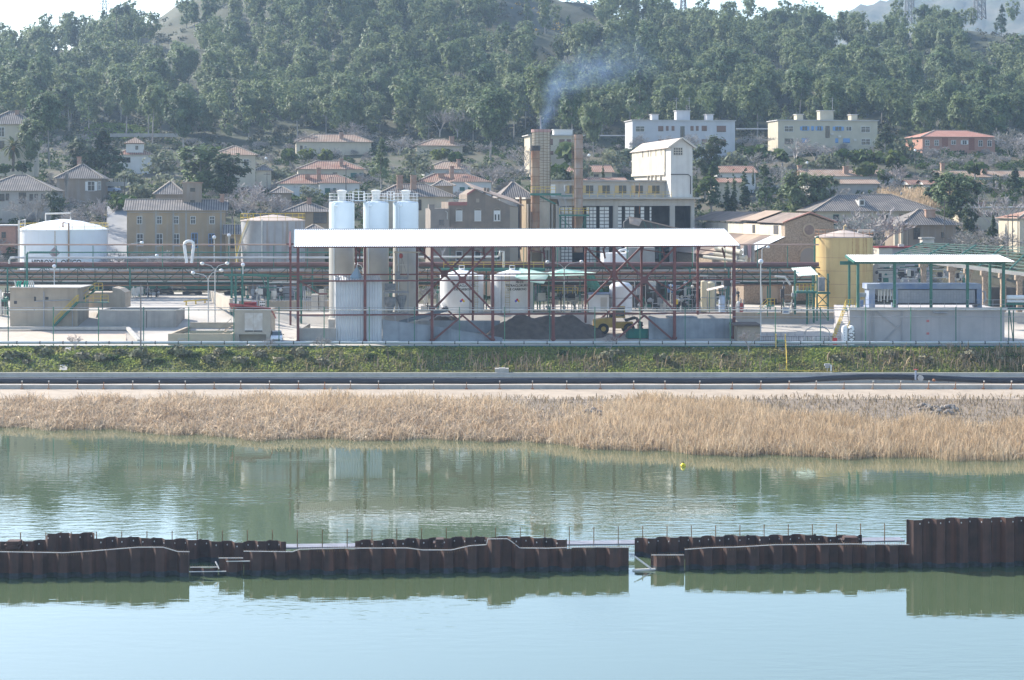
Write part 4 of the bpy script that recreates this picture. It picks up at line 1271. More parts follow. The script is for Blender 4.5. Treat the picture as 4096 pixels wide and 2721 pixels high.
def loop():
 t = thing("expansion_loop", "tall white inverted-U pipe loop standing on the pipe bridge", "pipe loop", P(757, 1052, YR))
 for dx in (-10, 9):
  b = B(rel(t)); b.tube([P(757 + dx * 1.0, 1052, YR - .3), P(757 + dx * 2.0, 982, YR - .3), P(757 + dx * 1.8, 972, YR - .3), P(757 + dx * .9, 966, YR - .3), P(757, 965, YR - .3)], .24, 10); b.done("pipe_leg", white, t, True)
loop()
one("pipe_bend", "pale pipe with a right-angle drop behind the red braces, near the gabled house", "pipe", offwhite, lambda b: (b.tube([P(1660, 1029, YR - .4), P(1990, 1028, YR - .4), P(1998, 1022, YR - .4), P(2000, 1006, YR - .4), P(2015, 1006, YR - .4), P(2015, 1070, YR - .4)], .17, 8)), P(1850, 1029, YR - .4), smooth=True)
# yellow railed catwalk above the tanks
t = thing("catwalk", "green catwalk with yellow railing behind the two chemical tanks", "catwalk", P(1970, 1080, 284.6))
b = B(rel(t)); b.bar(P(1765, 1079, 284.8), P(2180, 1079, 284.8), 1.1, .45); b.done("deck", green, t)
b = B(rel(t)); line_rail(b, P(1775, 1072, 284.3), P(2175, 1072, 284.3), 10, .9, .07); b.done("railing", yellow, t)
for x in (1780, 1945, 2150):
 b = B(rel(t)); p = P(x, 1080, 284.8); b.bar(p, (p.x, p.y, 7.3), .2); b.done("leg", green, t)
# ---- railway wagons behind the rack
def wagon(x0, x1, label, Y=294.0):
 zr = 9.05
 w = pxx(x1, Y) - pxx(x0, Y)
 t = thing("hopper_wagon", label, "railway wagon", (pxx(x0, Y), Y, zr), 0, "green hopper wagons behind the pipe bridge")
 gm = mat("wagon_green", (0.045, 0.17, 0.13), (0.07, 0.19, 0.15), sc=.5, rough=.5, streak=(0.12, 0.13, 0.10), samt=.5)
 b = B(); b.prism([(1.2, 0, 1.3), (w - 1.2, 0, 1.3), (w - .3, 0, 2.4), (w, 0, 3.6), (0, 0, 3.6), (.3, 0, 2.4)], (0, 2.7, 0)); b.done("hopper_body", gm, t)
 b = B(); b.box(-.2, w + .2, .3, 2.4, 1.02, 1.28); b.done("underframe", darkm, t)
 for bx in (1.9, w - 1.9):
  b = B(); b.box(bx - 1.5, bx + 1.5, .35, .6, .5, .85)
  for s in (-.95, .95): b.tube([(bx + s, .3, .46), (bx + s, 1.9, .46)], .46, 14)
  b.done("bogie", darkm, t)
 b = B()
 for bx in (.4, w - .4):
  b.bar((bx, -.06, 1.2), (bx + (.9 if bx < 2 else -.9), -.06, 3.4), .08); b.bar((bx, -.06, 1.2), (bx, -.06, 3.5), .06)
  for k in range(5): b.bar((bx - .15, -.08, 1.4 + k * .4), (bx + .25, -.08, 1.4 + k * .4), .04)
 b.done("ladder", grey, t)
wagon(440, 700, "left green hopper wagon behind the double lamp posts")
wagon(718, 980, "right green hopper wagon, partly hidden by green frames")
wagon(100, 425, "green hopper wagon at far left behind the beige building")
one("railway_track", "railway track under the green hopper wagons", "railway track", darkm, lambda b: (b.box(-95, -25, 294.4, 294.55, 8.98, 9.09), b.box(-95, -25, 296.0, 296.15, 8.98, 9.09)), (-60, 295, 9.0))
# ---- left yard: buildings, tanks, kiosk
def left_yard():
 Y = 262.0
 t = thing("pump_house", "beige flat-roofed building with a yellow-railed stair at far left", "building", P(40, 1308, Y))
 M = rel(t)
 b = B(M); pbox(b, 40, 310, 1153, 1312, Y, 7.0); b.done("walls", beige, t)
 b = B(M); pbox(b, 36, 322, 1149.5, 1153, Y - .3, 7.8); b.done("roof_slab", conclt, t)
 b = B(M); pbox(b, 136, 144, 1187, 1205, Y - .02, .1); pbox(b, 181, 194, 1188, 1199, Y - .02, .1); pbox(b, 56, 68, 1204, 1216, Y - .02, .1); b.done("opening", darkm, t)
 b = B(M); pbox(b, 173, 177, 1166, 1308, Y - .12, .12); b.tube([P(140, 1206, Y - .15), P(280, 1200, Y - .15), P(289, 1206, Y - .15), P(290, 1308, Y - .15)], .06, 6); b.done("conduit", grey, t)
 b = B(M); pbox(b, 45, 310, 1189, 1190, Y - .015, .03); pbox(b, 45, 310, 1250, 1251, Y - .015, .03); b.done("joint_line", conc, t)
 b = B(M)
 for x in (70, 80, 98, 108): b.tube([P(x, 1150, Y + 1), P(x, 1136, Y + 1), P(x + 4, 1124, Y + 1)], .14, 7)
 b.done("roof_pipe", mat("teal_pipe", (0.02, 0.30, 0.20), rough=.4), t, True)
 b = B(M)
 for x in (118, 126, 134, 62): b.tube([P(x, 1150, Y + 1), P(x, 1136, Y + 1), P(x - 5, 1122, Y + 1)], .10, 7)
 b.done("roof_pipe", offwhite, t, True)
 # stair
 t = thing("steel_stair", "green steel stair with yellow handrails against the beige building", "stair", P(212, 1308, Y - 1))
 M = rel(t)
 b = B(M)
 a, c = P(215, 1306, Y - .7), P(312, 1208, Y - .7)
 for o_ in (-.45, .45): b.bar(a + Vector((0, o_, 0)), c + Vector((0, o_, 0)), .08, .22)
 for k in range(13):
  p = a.lerp(c, k / 12); b.box(p.x - .12, p.x + .14, p.y - .45, p.y + .45, p.z, p.z + .05)
 b.box(c.x, pxx(440, Y), Y - 1.2, Y - .2, c.z - .08, c.z); b.done("flight", green, t)
 b = B(M)
 for o_ in (-.45, .45):
  for zz in (1.0, .5): b.bar(a + Vector((0, o_, zz)), c + Vector((0, o_, zz)), .06)
  for k in range(4):
   p = a.lerp(c, k / 3) + Vector((0, o_, 0)); b.bar(p, p + Vector((0, 0, 1.0)), .06)
 line_rail(b, (c.x + 1.2, Y - 1.2, c.z), (pxx(440, Y), Y - 1.2, c.z), 3, 1.0, .06)
 b.done("handrail", yellow, t)
 t = thing("steel_stair", "upper green stair flight with yellow rail, left of the grey block", "stair", P(335, 1200, 266))
 M = rel(t)
 a, c = P(336, 1196, 266), P(382, 1160, 266)
 b = B(M)
 for o_ in (-.4, .4): b.bar(a + Vector((0, o_, 0)), c + Vector((0, o_, 0)), .08, .2)
 for k in range(6):
  p = a.lerp(c, k / 5); b.box(p.x - .14, p.x + .14, p.y - .4, p.y + .4, p.z, p.z + .05)
 b.box(c.x, pxx(412, 266), 265.6, 266.4, c.z - .06, c.z)
 for x in (412,): b.bar((pxx(x, 266), 265.6, c.z), (pxx(x, 266), 265.6, 7.5), .12)
 b.done("flight", green, t)
 b = B(M)
 for zz in (1.0, .5): b.bar(a + Vector((0, -.4, zz)), c + Vector((0, -.4, zz)), .06)
 line_rail(b, (c.x, 265.6, c.z), (pxx(412, 266), 265.6, c.z), 2, 1.0, .06); b.done("handrail", yellow, t)
 one("concrete_block_house", "grey rendered block behind the stair with a sunlit sloping end", "building", beige, lambda b: (pbox(b, 345, 500, 1170, 1232, 270, 4), b.prism([P(450, 1170, 270), P(500, 1170, 270), P(478, 1156, 270), P(450, 1150, 270)], (0, 4, 0))), P(420, 1232, 270))
 t = thing("concrete_tank", "long low rectangular grey concrete basin right of the beige building", "basin", P(395, 1312, 262))
 M = rel(t)
 b = B(M); Yb = 261.0
 for (xa, xb, Ya, d) in ((395, 704, Yb, .3),): pbox(b, xa, xb, 1243, 1316, Ya, d)
 xl, xr = pxx(395, Yb), pxx(704, Yb)
 zt = pz(1243, Yb)
 b.box(xl, xl + .3, Yb + .3, Yb + 7, 5.5, zt); b.box(xr - .3, xr, Yb + .3, Yb + 7, 5.5, zt); b.box(xl + .3, xr - .3, Yb + 6.7, Yb + 7, 5.5, zt); b.done("basin_wall", conc, t)
 b = B(M); b.box(xl + .3, xr - .3, Yb + .3, Yb + 6.7, 5.5, zt - .5); b.done("contents", mat("dark_water", (0.03, 0.03, 0.025), rough=.1), t)
 b = B(M); pbox(b, 585, 587, 1244, 1316, Yb - .05, .05); b.done("stain", darkm, t)
 one("kerb", "long pale concrete kerb in front of the beige building", "kerb", conclt, lambda b: pbox(b, -120, 512, 1308, 1319, 258.6, .6), P(200, 1319, 258.6))
 one("kerb", "pale kerb running diagonally down to the fence beside a gravel patch", "kerb", conclt, lambda b: b.bar(P(512, 1317, 257) + Vector((0, 0, .12)), P(556, 1368, 247) + Vector((0, 0, .15)), .5, .35), P(530, 1340, 252))
 # settling basin
 t = thing("settling_basin", "open concrete settling basin with greenish water beside the kiosk", "basin", P(668, 1370, 246))
 M = rel(t)
 zt = pz(1336, 246); xl, xr = pxx(672, 246), pxx(930, 246)
 b = B(M); b.box(xl, xr, 246, 246.4, 5.0, zt); b.box(xl, xl + .4, 246.4, 261, 5.0, zt); b.box(xr - .4, xr, 246.4, 261, 5.0, zt); b.box(xl + .4, xr - .4, 260.6, 261, 5.0, zt + .55); b.done("basin_wall", mat("basin_render", (0.46, 0.38, 0.27), (0.38, 0.32, 0.24), sc=.6), t)
 b = B(M); b.box(xl + .4, xr - .4, 246.4, 260.6, 5.0, zt - .45); b.done("water", mat("green_water", (0.08, 0.10, 0.07), rough=.08), t)
 one("bent_pipe", "small bent grey pipe frame in front of the settling basin", "pipe", grey, lambda b: b.tube([P(712, 1368, 245.6), P(712, 1357, 245.6), P(743, 1357, 245.6), P(743, 1368, 245.6)], .05, 6), P(728, 1368, 245.6))
 # kiosk
 Yk = 248.0
 t = thing("kiosk", "raised beige kiosk with white double doors and slanting red roof", "kiosk", P(938, 1370, Yk))
 M = rel(t)
 km = mat("kiosk_render", (0.44, 0.385, 0.31), (0.37, 0.325, 0.265), sc=.7)
 b = B(M); pbox(b, 938, 1081, 1238, 1338, Yk, 5.2); pbox(b, 938, 955, 1338, 1375, Yk, .6); pbox(b, 1064, 1081, 1338, 1375, Yk, .6); pbox(b, 945, 1075, 1338, 1375, Yk + 1.2, 3.5); b.done("walls", km, t)
 b = B(M)
 zf = pz(1232, Yk)
 x0, x1 = pxx(932, Yk), pxx(1084, Yk)
 b.prism([(x0 - .5, Yk - .3, zf + .45), (x1, Yk - .3, zf - .1), (x1, Yk - .3, zf + .08), (x0 - .5, Yk - .3, zf + .68)], (0, 5.8, -1.7)); b.done("roof", redp, t)
 for xa, xb in ((979, 1013), (1014, 1050)):
  b = B(M); pbox(b, xa, xb, 1253, 1322, Yk - .06, .06); d = b.done("door", mat("peeling_door", (0.60, 0.57, 0.53), (0.50, 0.44, 0.38), sc=1.6), t)
  b = B(M); pbox(b, xa + 1, xb - 1, 1322, 1327, Yk - .06, .05); b.done("threshold", darkm, t)
 b = B(M); b.bar(P(975, 1230, Yk - .3), P(968, 1222, Yk - .3), .1); b.box(pxx(975, Yk), pxx(1022, Yk), Yk + .2, Yk + 1.2, zf + .2, zf + .75); b.done("roof_hatch", mat("dark_red", (0.2, 0.03, 0.03)), t)
 b = B(M); a, c = P(857, 1366, Yk - .2), P(925, 1305, Yk - .2)
 for zz in (.2, 1.0): b.bar(a + Vector((0, 0, zz)), c + Vector((0, 0, zz)), .07)
 for k in range(4): p = a.lerp(c, k / 3); b.bar(p, p + Vector((0, 0, 1.0)), .05)
 for k in range(9): p = a.lerp(c, k / 8); b.box(p.x - .15, p.x + .15, p.y, p.y + .9, p.z, p.z + .05)
 b.done("stair", mat("stair_wood", (0.35, 0.28, 0.2)), t)
 # retaining wall with sunlit flank, yellow barrier
 one("retaining_wall", "sunlit beige retaining wall sloping down behind the kiosk", "wall", mat("kiosk_render", (0, 0, 0)),
  lambda b: b.prism([P(836, 1162, 285), P(836, 1212, 285), P(918, 1248, 268), P(918, 1196, 268)], (.5, .1, 0)), P(880, 1210, 276))
 t = thing("road_barrier", "low yellow tube barrier on the yard in front of the wagons", "barrier", P(790, 1218, 279))
 b = B(rel(t)); b.bar(P(735, 1206, 279), P(832, 1198, 281), .16); b.done("bar", yellow, t)
 for x, Yq in ((745, 279), (783, 280), (820, 281)):
  b = B(rel(t)); p = P(x, 1203, Yq); b.bar(p, (p.x, p.y, H(p.x, p.y)), .2); b.done("post", yellow, t)
 # green gantry frame
 t = thing("green_frame", "green steel gantry between the lamp posts and the open shed", "gantry", P(935, 1240, 272))
 M = rel(t)
 b = B(M); b.bar(P(896, 1101, 272), P(1076, 1101, 272), .3, .3); b.bar(P(1030, 1104, 270), P(1205, 1106, 270), .25); b.done("beam", green, t)
 for x, yb in ((926, 1240), (943, 1215), (970, 1215), (1072, 1230), (1205, 1290)):
  b = B(M); p = P(x, 1102, 271); b.bar(p, (p.x, p.y, H(p.x, p.y) - .1), .26); b.done("leg", green, t)
 for xa, xb in ((926, 943), (1055, 1072), (1196, 1205)):
  b = B(M); b.bar(P(xa - 10, 1105, 271), P(xb, 1165, 271), .15); b.done("knee_brace", green, t)
 t = thing("notice_board", "white board of safety pictograms under the green gantry", "sign", P(1050, 1222, 266))
 b = B(rel(t)); pbox(b, 1038, 1061, 1204, 1232, 266, .06); b.done("panel", white, t)
 b = B(rel(t))
 for i in range(3):
  for j in range(2): pbox(b, 1040 + i * 7, 1045 + i * 7, 1207 + j * 12, 1213 + j * 12, 265.97, .03)
 b.done("pictogram", black, t)
 b = B(rel(t)); pbox(b, 1049, 1050, 1232, 1246, 266, .05); b.done("post", grey, t)
 one("notice_board", "small blue notice board left of the pictogram board", "sign", bluep, lambda b: pbox(b, 1007, 1030, 1205, 1222, 266.2, .06), P(1018, 1222, 266))
 one("low_wall", "long low beige wall in front of the grey spiral-stair tank", "wall", beige, lambda b: pbox(b, 955, 1330, 1204, 1246, 274.6, .4), P(1140, 1246, 274.6))
 one("traffic_cone", "small orange traffic cone right of the kiosk", "cone", mat("cone_orange", (0.55, 0.12, 0.03)), lambda b: (b.lathe((pxx(1088, 259), 259, H(pxx(1088, 259), 259)), [(.22, 0), (.2, .05), (.04, .55)], 10), b.box(pxx(1081, 259), pxx(1095, 259), 258.8, 259.2, H(pxx(1088, 259), 259) - .02, H(pxx(1088, 259), 259) + .03)), (pxx(1088, 259), 259, H(pxx(1088, 259), 259)))
 one("timber_pole", "grey wooden pole at the river fence near the diagonal kerb", "pole", mat("old_wood", (0.26, 0.23, 0.21)), lambda b: b.bar(P(563, 1398, 243), P(563, 1141, 243), .16), P(563, 1398, 243))
 t = thing("pump_unit", "two white boxes among small pipes beside the shed's left columns", "pump unit", P(1262, 1268, 262))
 b = B(rel(t)); pbox(b, 1245, 1272, 1178, 1245, 263, 1.6); pbox(b, 1276, 1293, 1160, 1245, 263.4, 1.2); b.done("cabinet", offwhite, t)
 b = B(rel(t))
 for x in (1215, 1222, 1232, 1240, 1297, 1304): b.tube([P(x, 1245, 262.6), P(x, 1140 + (x % 7) * 6, 262.6), P(x + 10, 1138 + (x % 7) * 6, 262.6)], .06, 6)
 for y in (1185, 1205, 1225): b.tube([P(1212, y, 262.4), P(1310, y + 3, 262.4)], .05, 6)
 b.done("pipework", grey, t)
 one("concrete_wall", "low bare concrete wall between the shed's left columns", "wall", conc, lambda b: (pbox(b, 1196, 1343, 1313, 1372, 250.6, .4), b.box(pxx(1196, 250.6), pxx(1196, 250.6) + .3, 251.0, 262, 5.2, pz(1316, 250.6))), P(1260, 1372, 250.6))
left_yard()
# ---- lamps
def arm_lamp(label, x, yb, yf, Y, arms, group="street lamps in the plant yard"):
 t = thing("street_lamp", label, "street lamp", P(x, yb, Y), 0, group)
 M = rel(t)
 lm = mat("lamp_grey", (0.48, 0.48, 0.46), rough=.5)
 b = B(M); b.tube([P(x, yb, Y), P(x, yf, Y)], .09, 8, .07); b.done("pole", lm, t, True)
 for xe, ye in arms:
  mx, my = x + (xe - x) * .3, yf + (ye - yf) * .75
  b = B(M); b.tube([P(x, yf, Y), P(x + (xe - x) * .08, yf + (ye - yf) * .4, Y), P(mx, my, Y), P(xe, ye, Y)], .055, 6); b.done("arm", lm, t, True)
  b = B(M); s = 1 if xe > x else -1; c = P(xe, ye + 1, Y); b.sphere(c, .30, 10, .8); b.done("lamp_head", mat("lamp_glass", (0.70, 0.70, 0.68), rough=.25), t, True)
 return t
arm_lamp("double-arm street lamp, left of the twin pair left of the kiosk", 833, 1303, 1125, 262, ((772, 1091), (886, 1081)))
arm_lamp("double-arm street lamp, right of the twin pair left of the kiosk", 860, 1303, 1092, 263, ((809, 1054), (909, 1053)))
arm_lamp("double-arm street lamp between the chemical tanks and the green torn roof", 2257, 1265, 1082, 277, ((2190, 1047), (2326, 1046)))
arm_lamp("single-arm street lamp behind the big white tank's right edge", 510, 1160, 990, 299, ((568, 970),))
arm_lamp("single-arm street lamp leaning right behind the pipe loop", 588, 1160, 1042, 299, ((628, 1022),))
arm_lamp("single-arm lamp by the stone workshop's white roof strip", 3048, 1250, 1000, 290, ((3072, 988),))
arm_lamp("single-arm lamp arching left of the middle silo", 1452, 1250, 1085, 281, ((1425, 1055),))
def globe_lamp(label, x, yb, yt, Y, r=.32):
 t = thing("globe_lamp", label, "street lamp", P(x, yb, Y), 0, "globe lamps on poles")
 M = rel(t)
 lm = mat("lamp_grey", (0, 0, 0))
 b = B(M); b.tube([P(x, yb, Y), P(x, yt + 10, Y)], .08, 8); b.done("pole", lm, t, True)
 b = B(M); b.sphere(P(x, yt + 4, Y), r, 12); b.done("globe", mat("lamp_glass", (0, 0, 0)), t, True)
 b = B(M); c = P(x, yt + 4, Y); b.lathe(c, [(r * 1.08, 0), (r * .8, r * .75), (.02, r * 1.08)], 12); b.done("cap", mat("lamp_cap", (0.62, 0.64, 0.68), rough=.3), t, True)
globe_lamp("globe lamp on a tall white pole at the shed's right end", 3043, 1378, 1043, 249.5, .34)
globe_lamp("globe lamp rising in front of the thick brown pipe at far left", 217, 1190, 1062, 284, .30)
globe_lamp("globe lamp before the pipe bridge left of the open shed", 972, 1240, 1056, 279, .30)
globe_lamp("globe lamp on white pole before the brown three-storey house", 857, 1170, 946, 302, .30)
globe_lamp("globe lamp right of the brown house's blue doors", 916, 1170, 938, 312, .30)
globe_lamp("small globe lamp above the right end of the white shed roof", 2775, 1200, 915, 300, .3)
# ---------------------------------------------------------------- under the open shed
def under_shed():
 def wp(x, y, v):
  u = sl(x, v); return lp(u, v, szz(y, u, v))
 cw = mat("bunker_concrete", (0.30, 0.32, 0.34), (0.23, 0.245, 0.26), sc=.7, streak=(.16, .165, .17), samt=.5)
 one("bunker_wall", "low concrete bunker wall with sloping top right of the clad tower", "wall", cw,
  lambda b: b.prism([wp(1530, 1385, .5), wp(2010, 1385, .5), wp(2010, 1352, .5), wp(1880, 1330, .5), wp(1720, 1303, .5), wp(1530, 1279, .5)], lp(0, .5) - lp(0, 0)), wp(1700, 1372, 2.5))
 one("bunker_wall", "rear grey concrete bunker wall with dark earth heaped behind it", "wall", cw,
  lambda b: b.prism([wp(1660, 1345, 9), wp(2000, 1345, 9), wp(2000, 1283, 9), wp(1660, 1283, 9)], lp(0, .4) - lp(0, 0)), wp(1830, 1345, 9))
 one("bunker_wall", "smooth grey concrete bunker wall with panel joints at the shed's right end", "wall", cw,
  lambda b: (b.prism([wp(2596, 1385, .6), wp(2930, 1385, .6), wp(2930, 1275, .6), wp(2640, 1274, .6), wp(2602, 1264, .6), wp(2596, 1264, .6)], lp(0, .5) - lp(0, 0)),
                   b.prism([wp(2680, 1276, 4), wp(2790, 1276, 4), wp(2790, 1268, 4), wp(2680, 1268, 4)], lp(0, 3) - lp(0, 0))), wp(2760, 1374, 1.6))
 # heaps
 def heap(label, x0, x1, yt, yb, v0, v1, seed):
  random.seed(seed)
  n, m_ = 44, 16
  vs, fs = [], []
  uA, uB = sl(x0, v0), sl(x1, v0)
  hz = szz(yt, (uA + uB) / 2, (v0 + v1) / 2); gz = szz(yb, (uA + uB) / 2, v0)
  for j in range(m_ + 1):
   for i in range(n + 1):
    a, c = i / n, j / m_
    e = min(1, 4.2 * min(a, (1 - a) * .8)) ** .5 * min(1, 2.4 * min(c, 1 - c)) ** .8
    bump_ = .86 + .03 * math.sin(a * 17 + seed) + .05 * math.sin(a * 31 + c * 9) + .03 * random.uniform(-1, 1)
    vs.append(lp(uA + (uB - uA) * a, v0 + (v1 - v0) * c, gz + (hz - gz) * e * bump_))
  for j in range(m_):
   for i in range(n):
    k = j * (n + 1) + i; fs.append((k, k + 1, k + n + 2, k + n + 1))
  o = B(); o.add(vs, fs)
  ob = o.done("soil_heap", soil, None, True)
  return tag(ob, label, "soil heap")
 heap("large heap of dark brown soil in the middle of the open shed", 1950, 2450, 1250, 1380, 1.4, 11, 3)
 heap("small low heap of black soil behind the rear bunker wall", 1720, 1850, 1262, 1300, 9.6, 13, 8)
 # conveyor
 t = thing("belt_conveyor", "grey belt conveyor rising to the right behind the bunker wall", "conveyor", wp(1620, 1285, 6))
 M = rel(t)
 a, c = wp(1600, 1290, 6), wp(1790, 1238, 8)
 b = B(M); b.bar(a, c, .8, .45); b.done("belt_frame", mat("conveyor_grey", (0.16, 0.18, 0.20)), t)
 b = B(M); b.tube([c + Vector((-.2, -.5, .1)), c + Vector((-.2, .5, .1))], .32, 12); b.tube([wp(1715, 1232, 8), wp(1740, 1232, 8)], .3, 10); b.done("drum", darkm, t)
 b = B(M)
 for f in (.3, .7):
  p = a.lerp(c, f); b.bar(p, (p.x, p.y, 5.4), .14)
 b.done("leg", grey, t)
 # hoist and mixing platform
 t = thing("mixing_platform", "grey steel platform with hoist frame and machinery beside the clad tower", "platform", wp(1590, 1300, 7))
 M = rel(t)
 b = B(M)
 for x in (1537, 1582, 1632):
  for v in (5.5, 8.2): b.bar(wp(x, 1300, v), wp(x, 1168 if x < 1560 else 1005, v), .13)
 b.done("frame", grey, t)
 b = B(M); b.bar(wp(1535, 1168, 6.8), wp(1634, 1168, 6.8), 2.8, .22); b.bar(wp(1535, 1252, 6.8), wp(1634, 1252, 6.8), 2.8, .14); b.done("deck", grey, t)
 b = B(M); b.bar(wp(1575, 1010, 5.5), wp(1680, 1010, 5.5), .16, .2); b.bar(wp(1580, 1060, 5.5), wp(1634, 1060, 5.5), .1); b.done("hoist_beam", offwhite, t)
 b = B(M); c = wp(1604, 1024, 5.5); b.sphere(c, .28, 8, 1.3); b.bar(c, c + Vector((0, 0, .55)), .08); b.done("hoist_block", redp, t)
 b = B(M); b.bar(wp(1605, 1030, 5.5), wp(1606, 1100, 5.5), .03); b.bar(wp(1607, 1030, 5.5), wp(1629, 1105, 5.5), .03); b.done("hoist_rope", darkm, t)
 b = B(M); p = wp(1608, 1112, 6); b.cbox(p.x, p.y, p.z, 1.5, 1.2, .35); p = wp(1560, 1148, 6); b.cbox(p.x, p.y, p.z, 1.4, 1.4, .9); p = wp(1593, 1100, 6); b.cbox(p.x, p.y, p.z, .5, .6, .9); b.done("machine", mat("machine_grey", (0.20, 0.21, 0.22), (0.30, 0.30, 0.30), sc=2), t)
 b = B(M); p = wp(1560, 1215, 6); b.lathe(p, [(.25, -1.3), (.9, .2), (.9, .9)], 12); p = wp(1606, 1205, 6); b.lathe(p, [(.2, -1.2), (.7, .3), (.7, .8)], 12); b.done("funnel", mat("machine_grey", (0, 0, 0)), t)
 b = B(M)
 for k in range(9): b.bar(wp(1606, 1180 + k * 8, 5.2), wp(1616, 1180 + k * 8, 5.2), .04)
 b.bar(wp(1606, 1172, 5.2), wp(1606, 1250, 5.2), .05); b.bar(wp(1616, 1172, 5.2), wp(1616, 1250, 5.2), .05); b.done("ladder", grey, t)
 # wheel loader
 o = wp(2476, 1368, 6.5); o.z = H(o.x, o.y)
 t = thing("wheel_loader", "old yellow wheel loader behind the green skip, bucket to the right", "wheel loader", o, TH)
 ly = mat("loader_yellow", (0.42, 0.26, 0.05), (0.33, 0.20, 0.045), sc=1.2, rough=.5)
 b = B(); b.prism([(-3.6, -1.0, .95), (-.6, -1.0, .95), (-.6, -1.0, 2.35), (-2.0, -1.0, 2.3), (-3.6, -1.0, 2.05)], (0, 2.0, 0)); b.box(-.6, 1.9, -.8, .8, .8, 1.7); b.done("body", ly, t)
 b = B(); b.box(-.7, .75, -.85, .85, 2.3, 2.5); b.box(-.7, .75, -.85, .85, 3.75, 3.9)
 for x in (-.66, .66):
  for y in (-.8, .8): b.bar((x, y, 2.4), (x, y, 3.8), .12)
 b.done("cab", ly, t)
 b = B(); b.box(-.62, .62, -.78, .78, 2.5, 3.75); b.done("cab_glass", glass, t)
 for x in (-2.4, 1.3):
  for y in (-1.15, .75):
   b = B(); b.tube([(x, y, .78), (x, y + .5, .78)], .78, 20); w_ = b.done("wheel", mat("tyre", (0.025, 0.025, 0.025)), t, True)
   b = B(); b.tube([(x, y - .02, .78), (x, y + .52, .78)], .36, 12); b.done("rim", ly, w_)
 b = B()
 for y in (-.55, .45): b.bar((.9, y, 1.9), (2.4, y, 2.3), .14, .3); b.bar((2.4, y, 2.3), (3.3, y, 1.1), .14, .28)
 b.done("lift_arm", darkm, t)
 b = B(); b.prism([(2.9, -1.3, .5), (4.2, -1.3, .35), (3.4, -1.3, .6), (3.1, -1.3, 1.0), (3.2, -1.3, 1.7), (2.8, -1.3, 1.2)], (0, 2.6, 0)); b.done("bucket", darkm, t)
 b = B(); b.tube([(-1.7, -.3, 2.3), (-1.7, -.3, 3.2), (-1.9, -.3, 3.35)], .09, 8); b.cyl((-1.1, .2, 2.3), .3, .5, 10); b.done("exhaust", darkm, t)
 # green skip
 o = wp(2568, 1375, 1.2); o.z = H(o.x, o.y)
 t = thing("waste_skip", "dark green steel skip at the front of the open shed", "skip", o, TH)
 sg = mat("skip_green", (0.02, 0.16, 0.12), (0.03, 0.12, 0.095), sc=1)
 b = B()
 b.box(-2.0, 2.0, 0, 1.7, .1, .2)
 for (x0, x1, y0, y1) in ((-2, 2, 0, .06), (-2, 2, 1.64, 1.7), (-2, -1.94, .06, 1.64), (1.94, 2, .06, 1.64)): b.box(x0, x1, y0, y1, .2, 1.32)
 b.done("bin", sg, t)
 b = B()
 for k in range(7): b.box(-2.0 + k * .65, -1.92 + k * .65, -.07, 0, .1, 1.3)
 b.box(-2.05, 2.05, -.09, -.0, 1.3, 1.4); b.done("rib", sg, t)
 # rubble patch
 random.seed(9)
 b = B()
 for k in range(16):
  p = wp(random.uniform(2462, 2500), 1371, 1.2 + random.uniform(0, 1)); s = random.uniform(.12, .35)
  b.sphere((p.x, p.y, p.z + random.uniform(0, .3)), s, 5, .8)
 tag(b.done("pale_rubble", conclt), "small heap of pale rubble left of the green skip", "rubble")
 # person in white overalls
 feet = wp(1600, 1250.5, 6.1)
 person(feet)
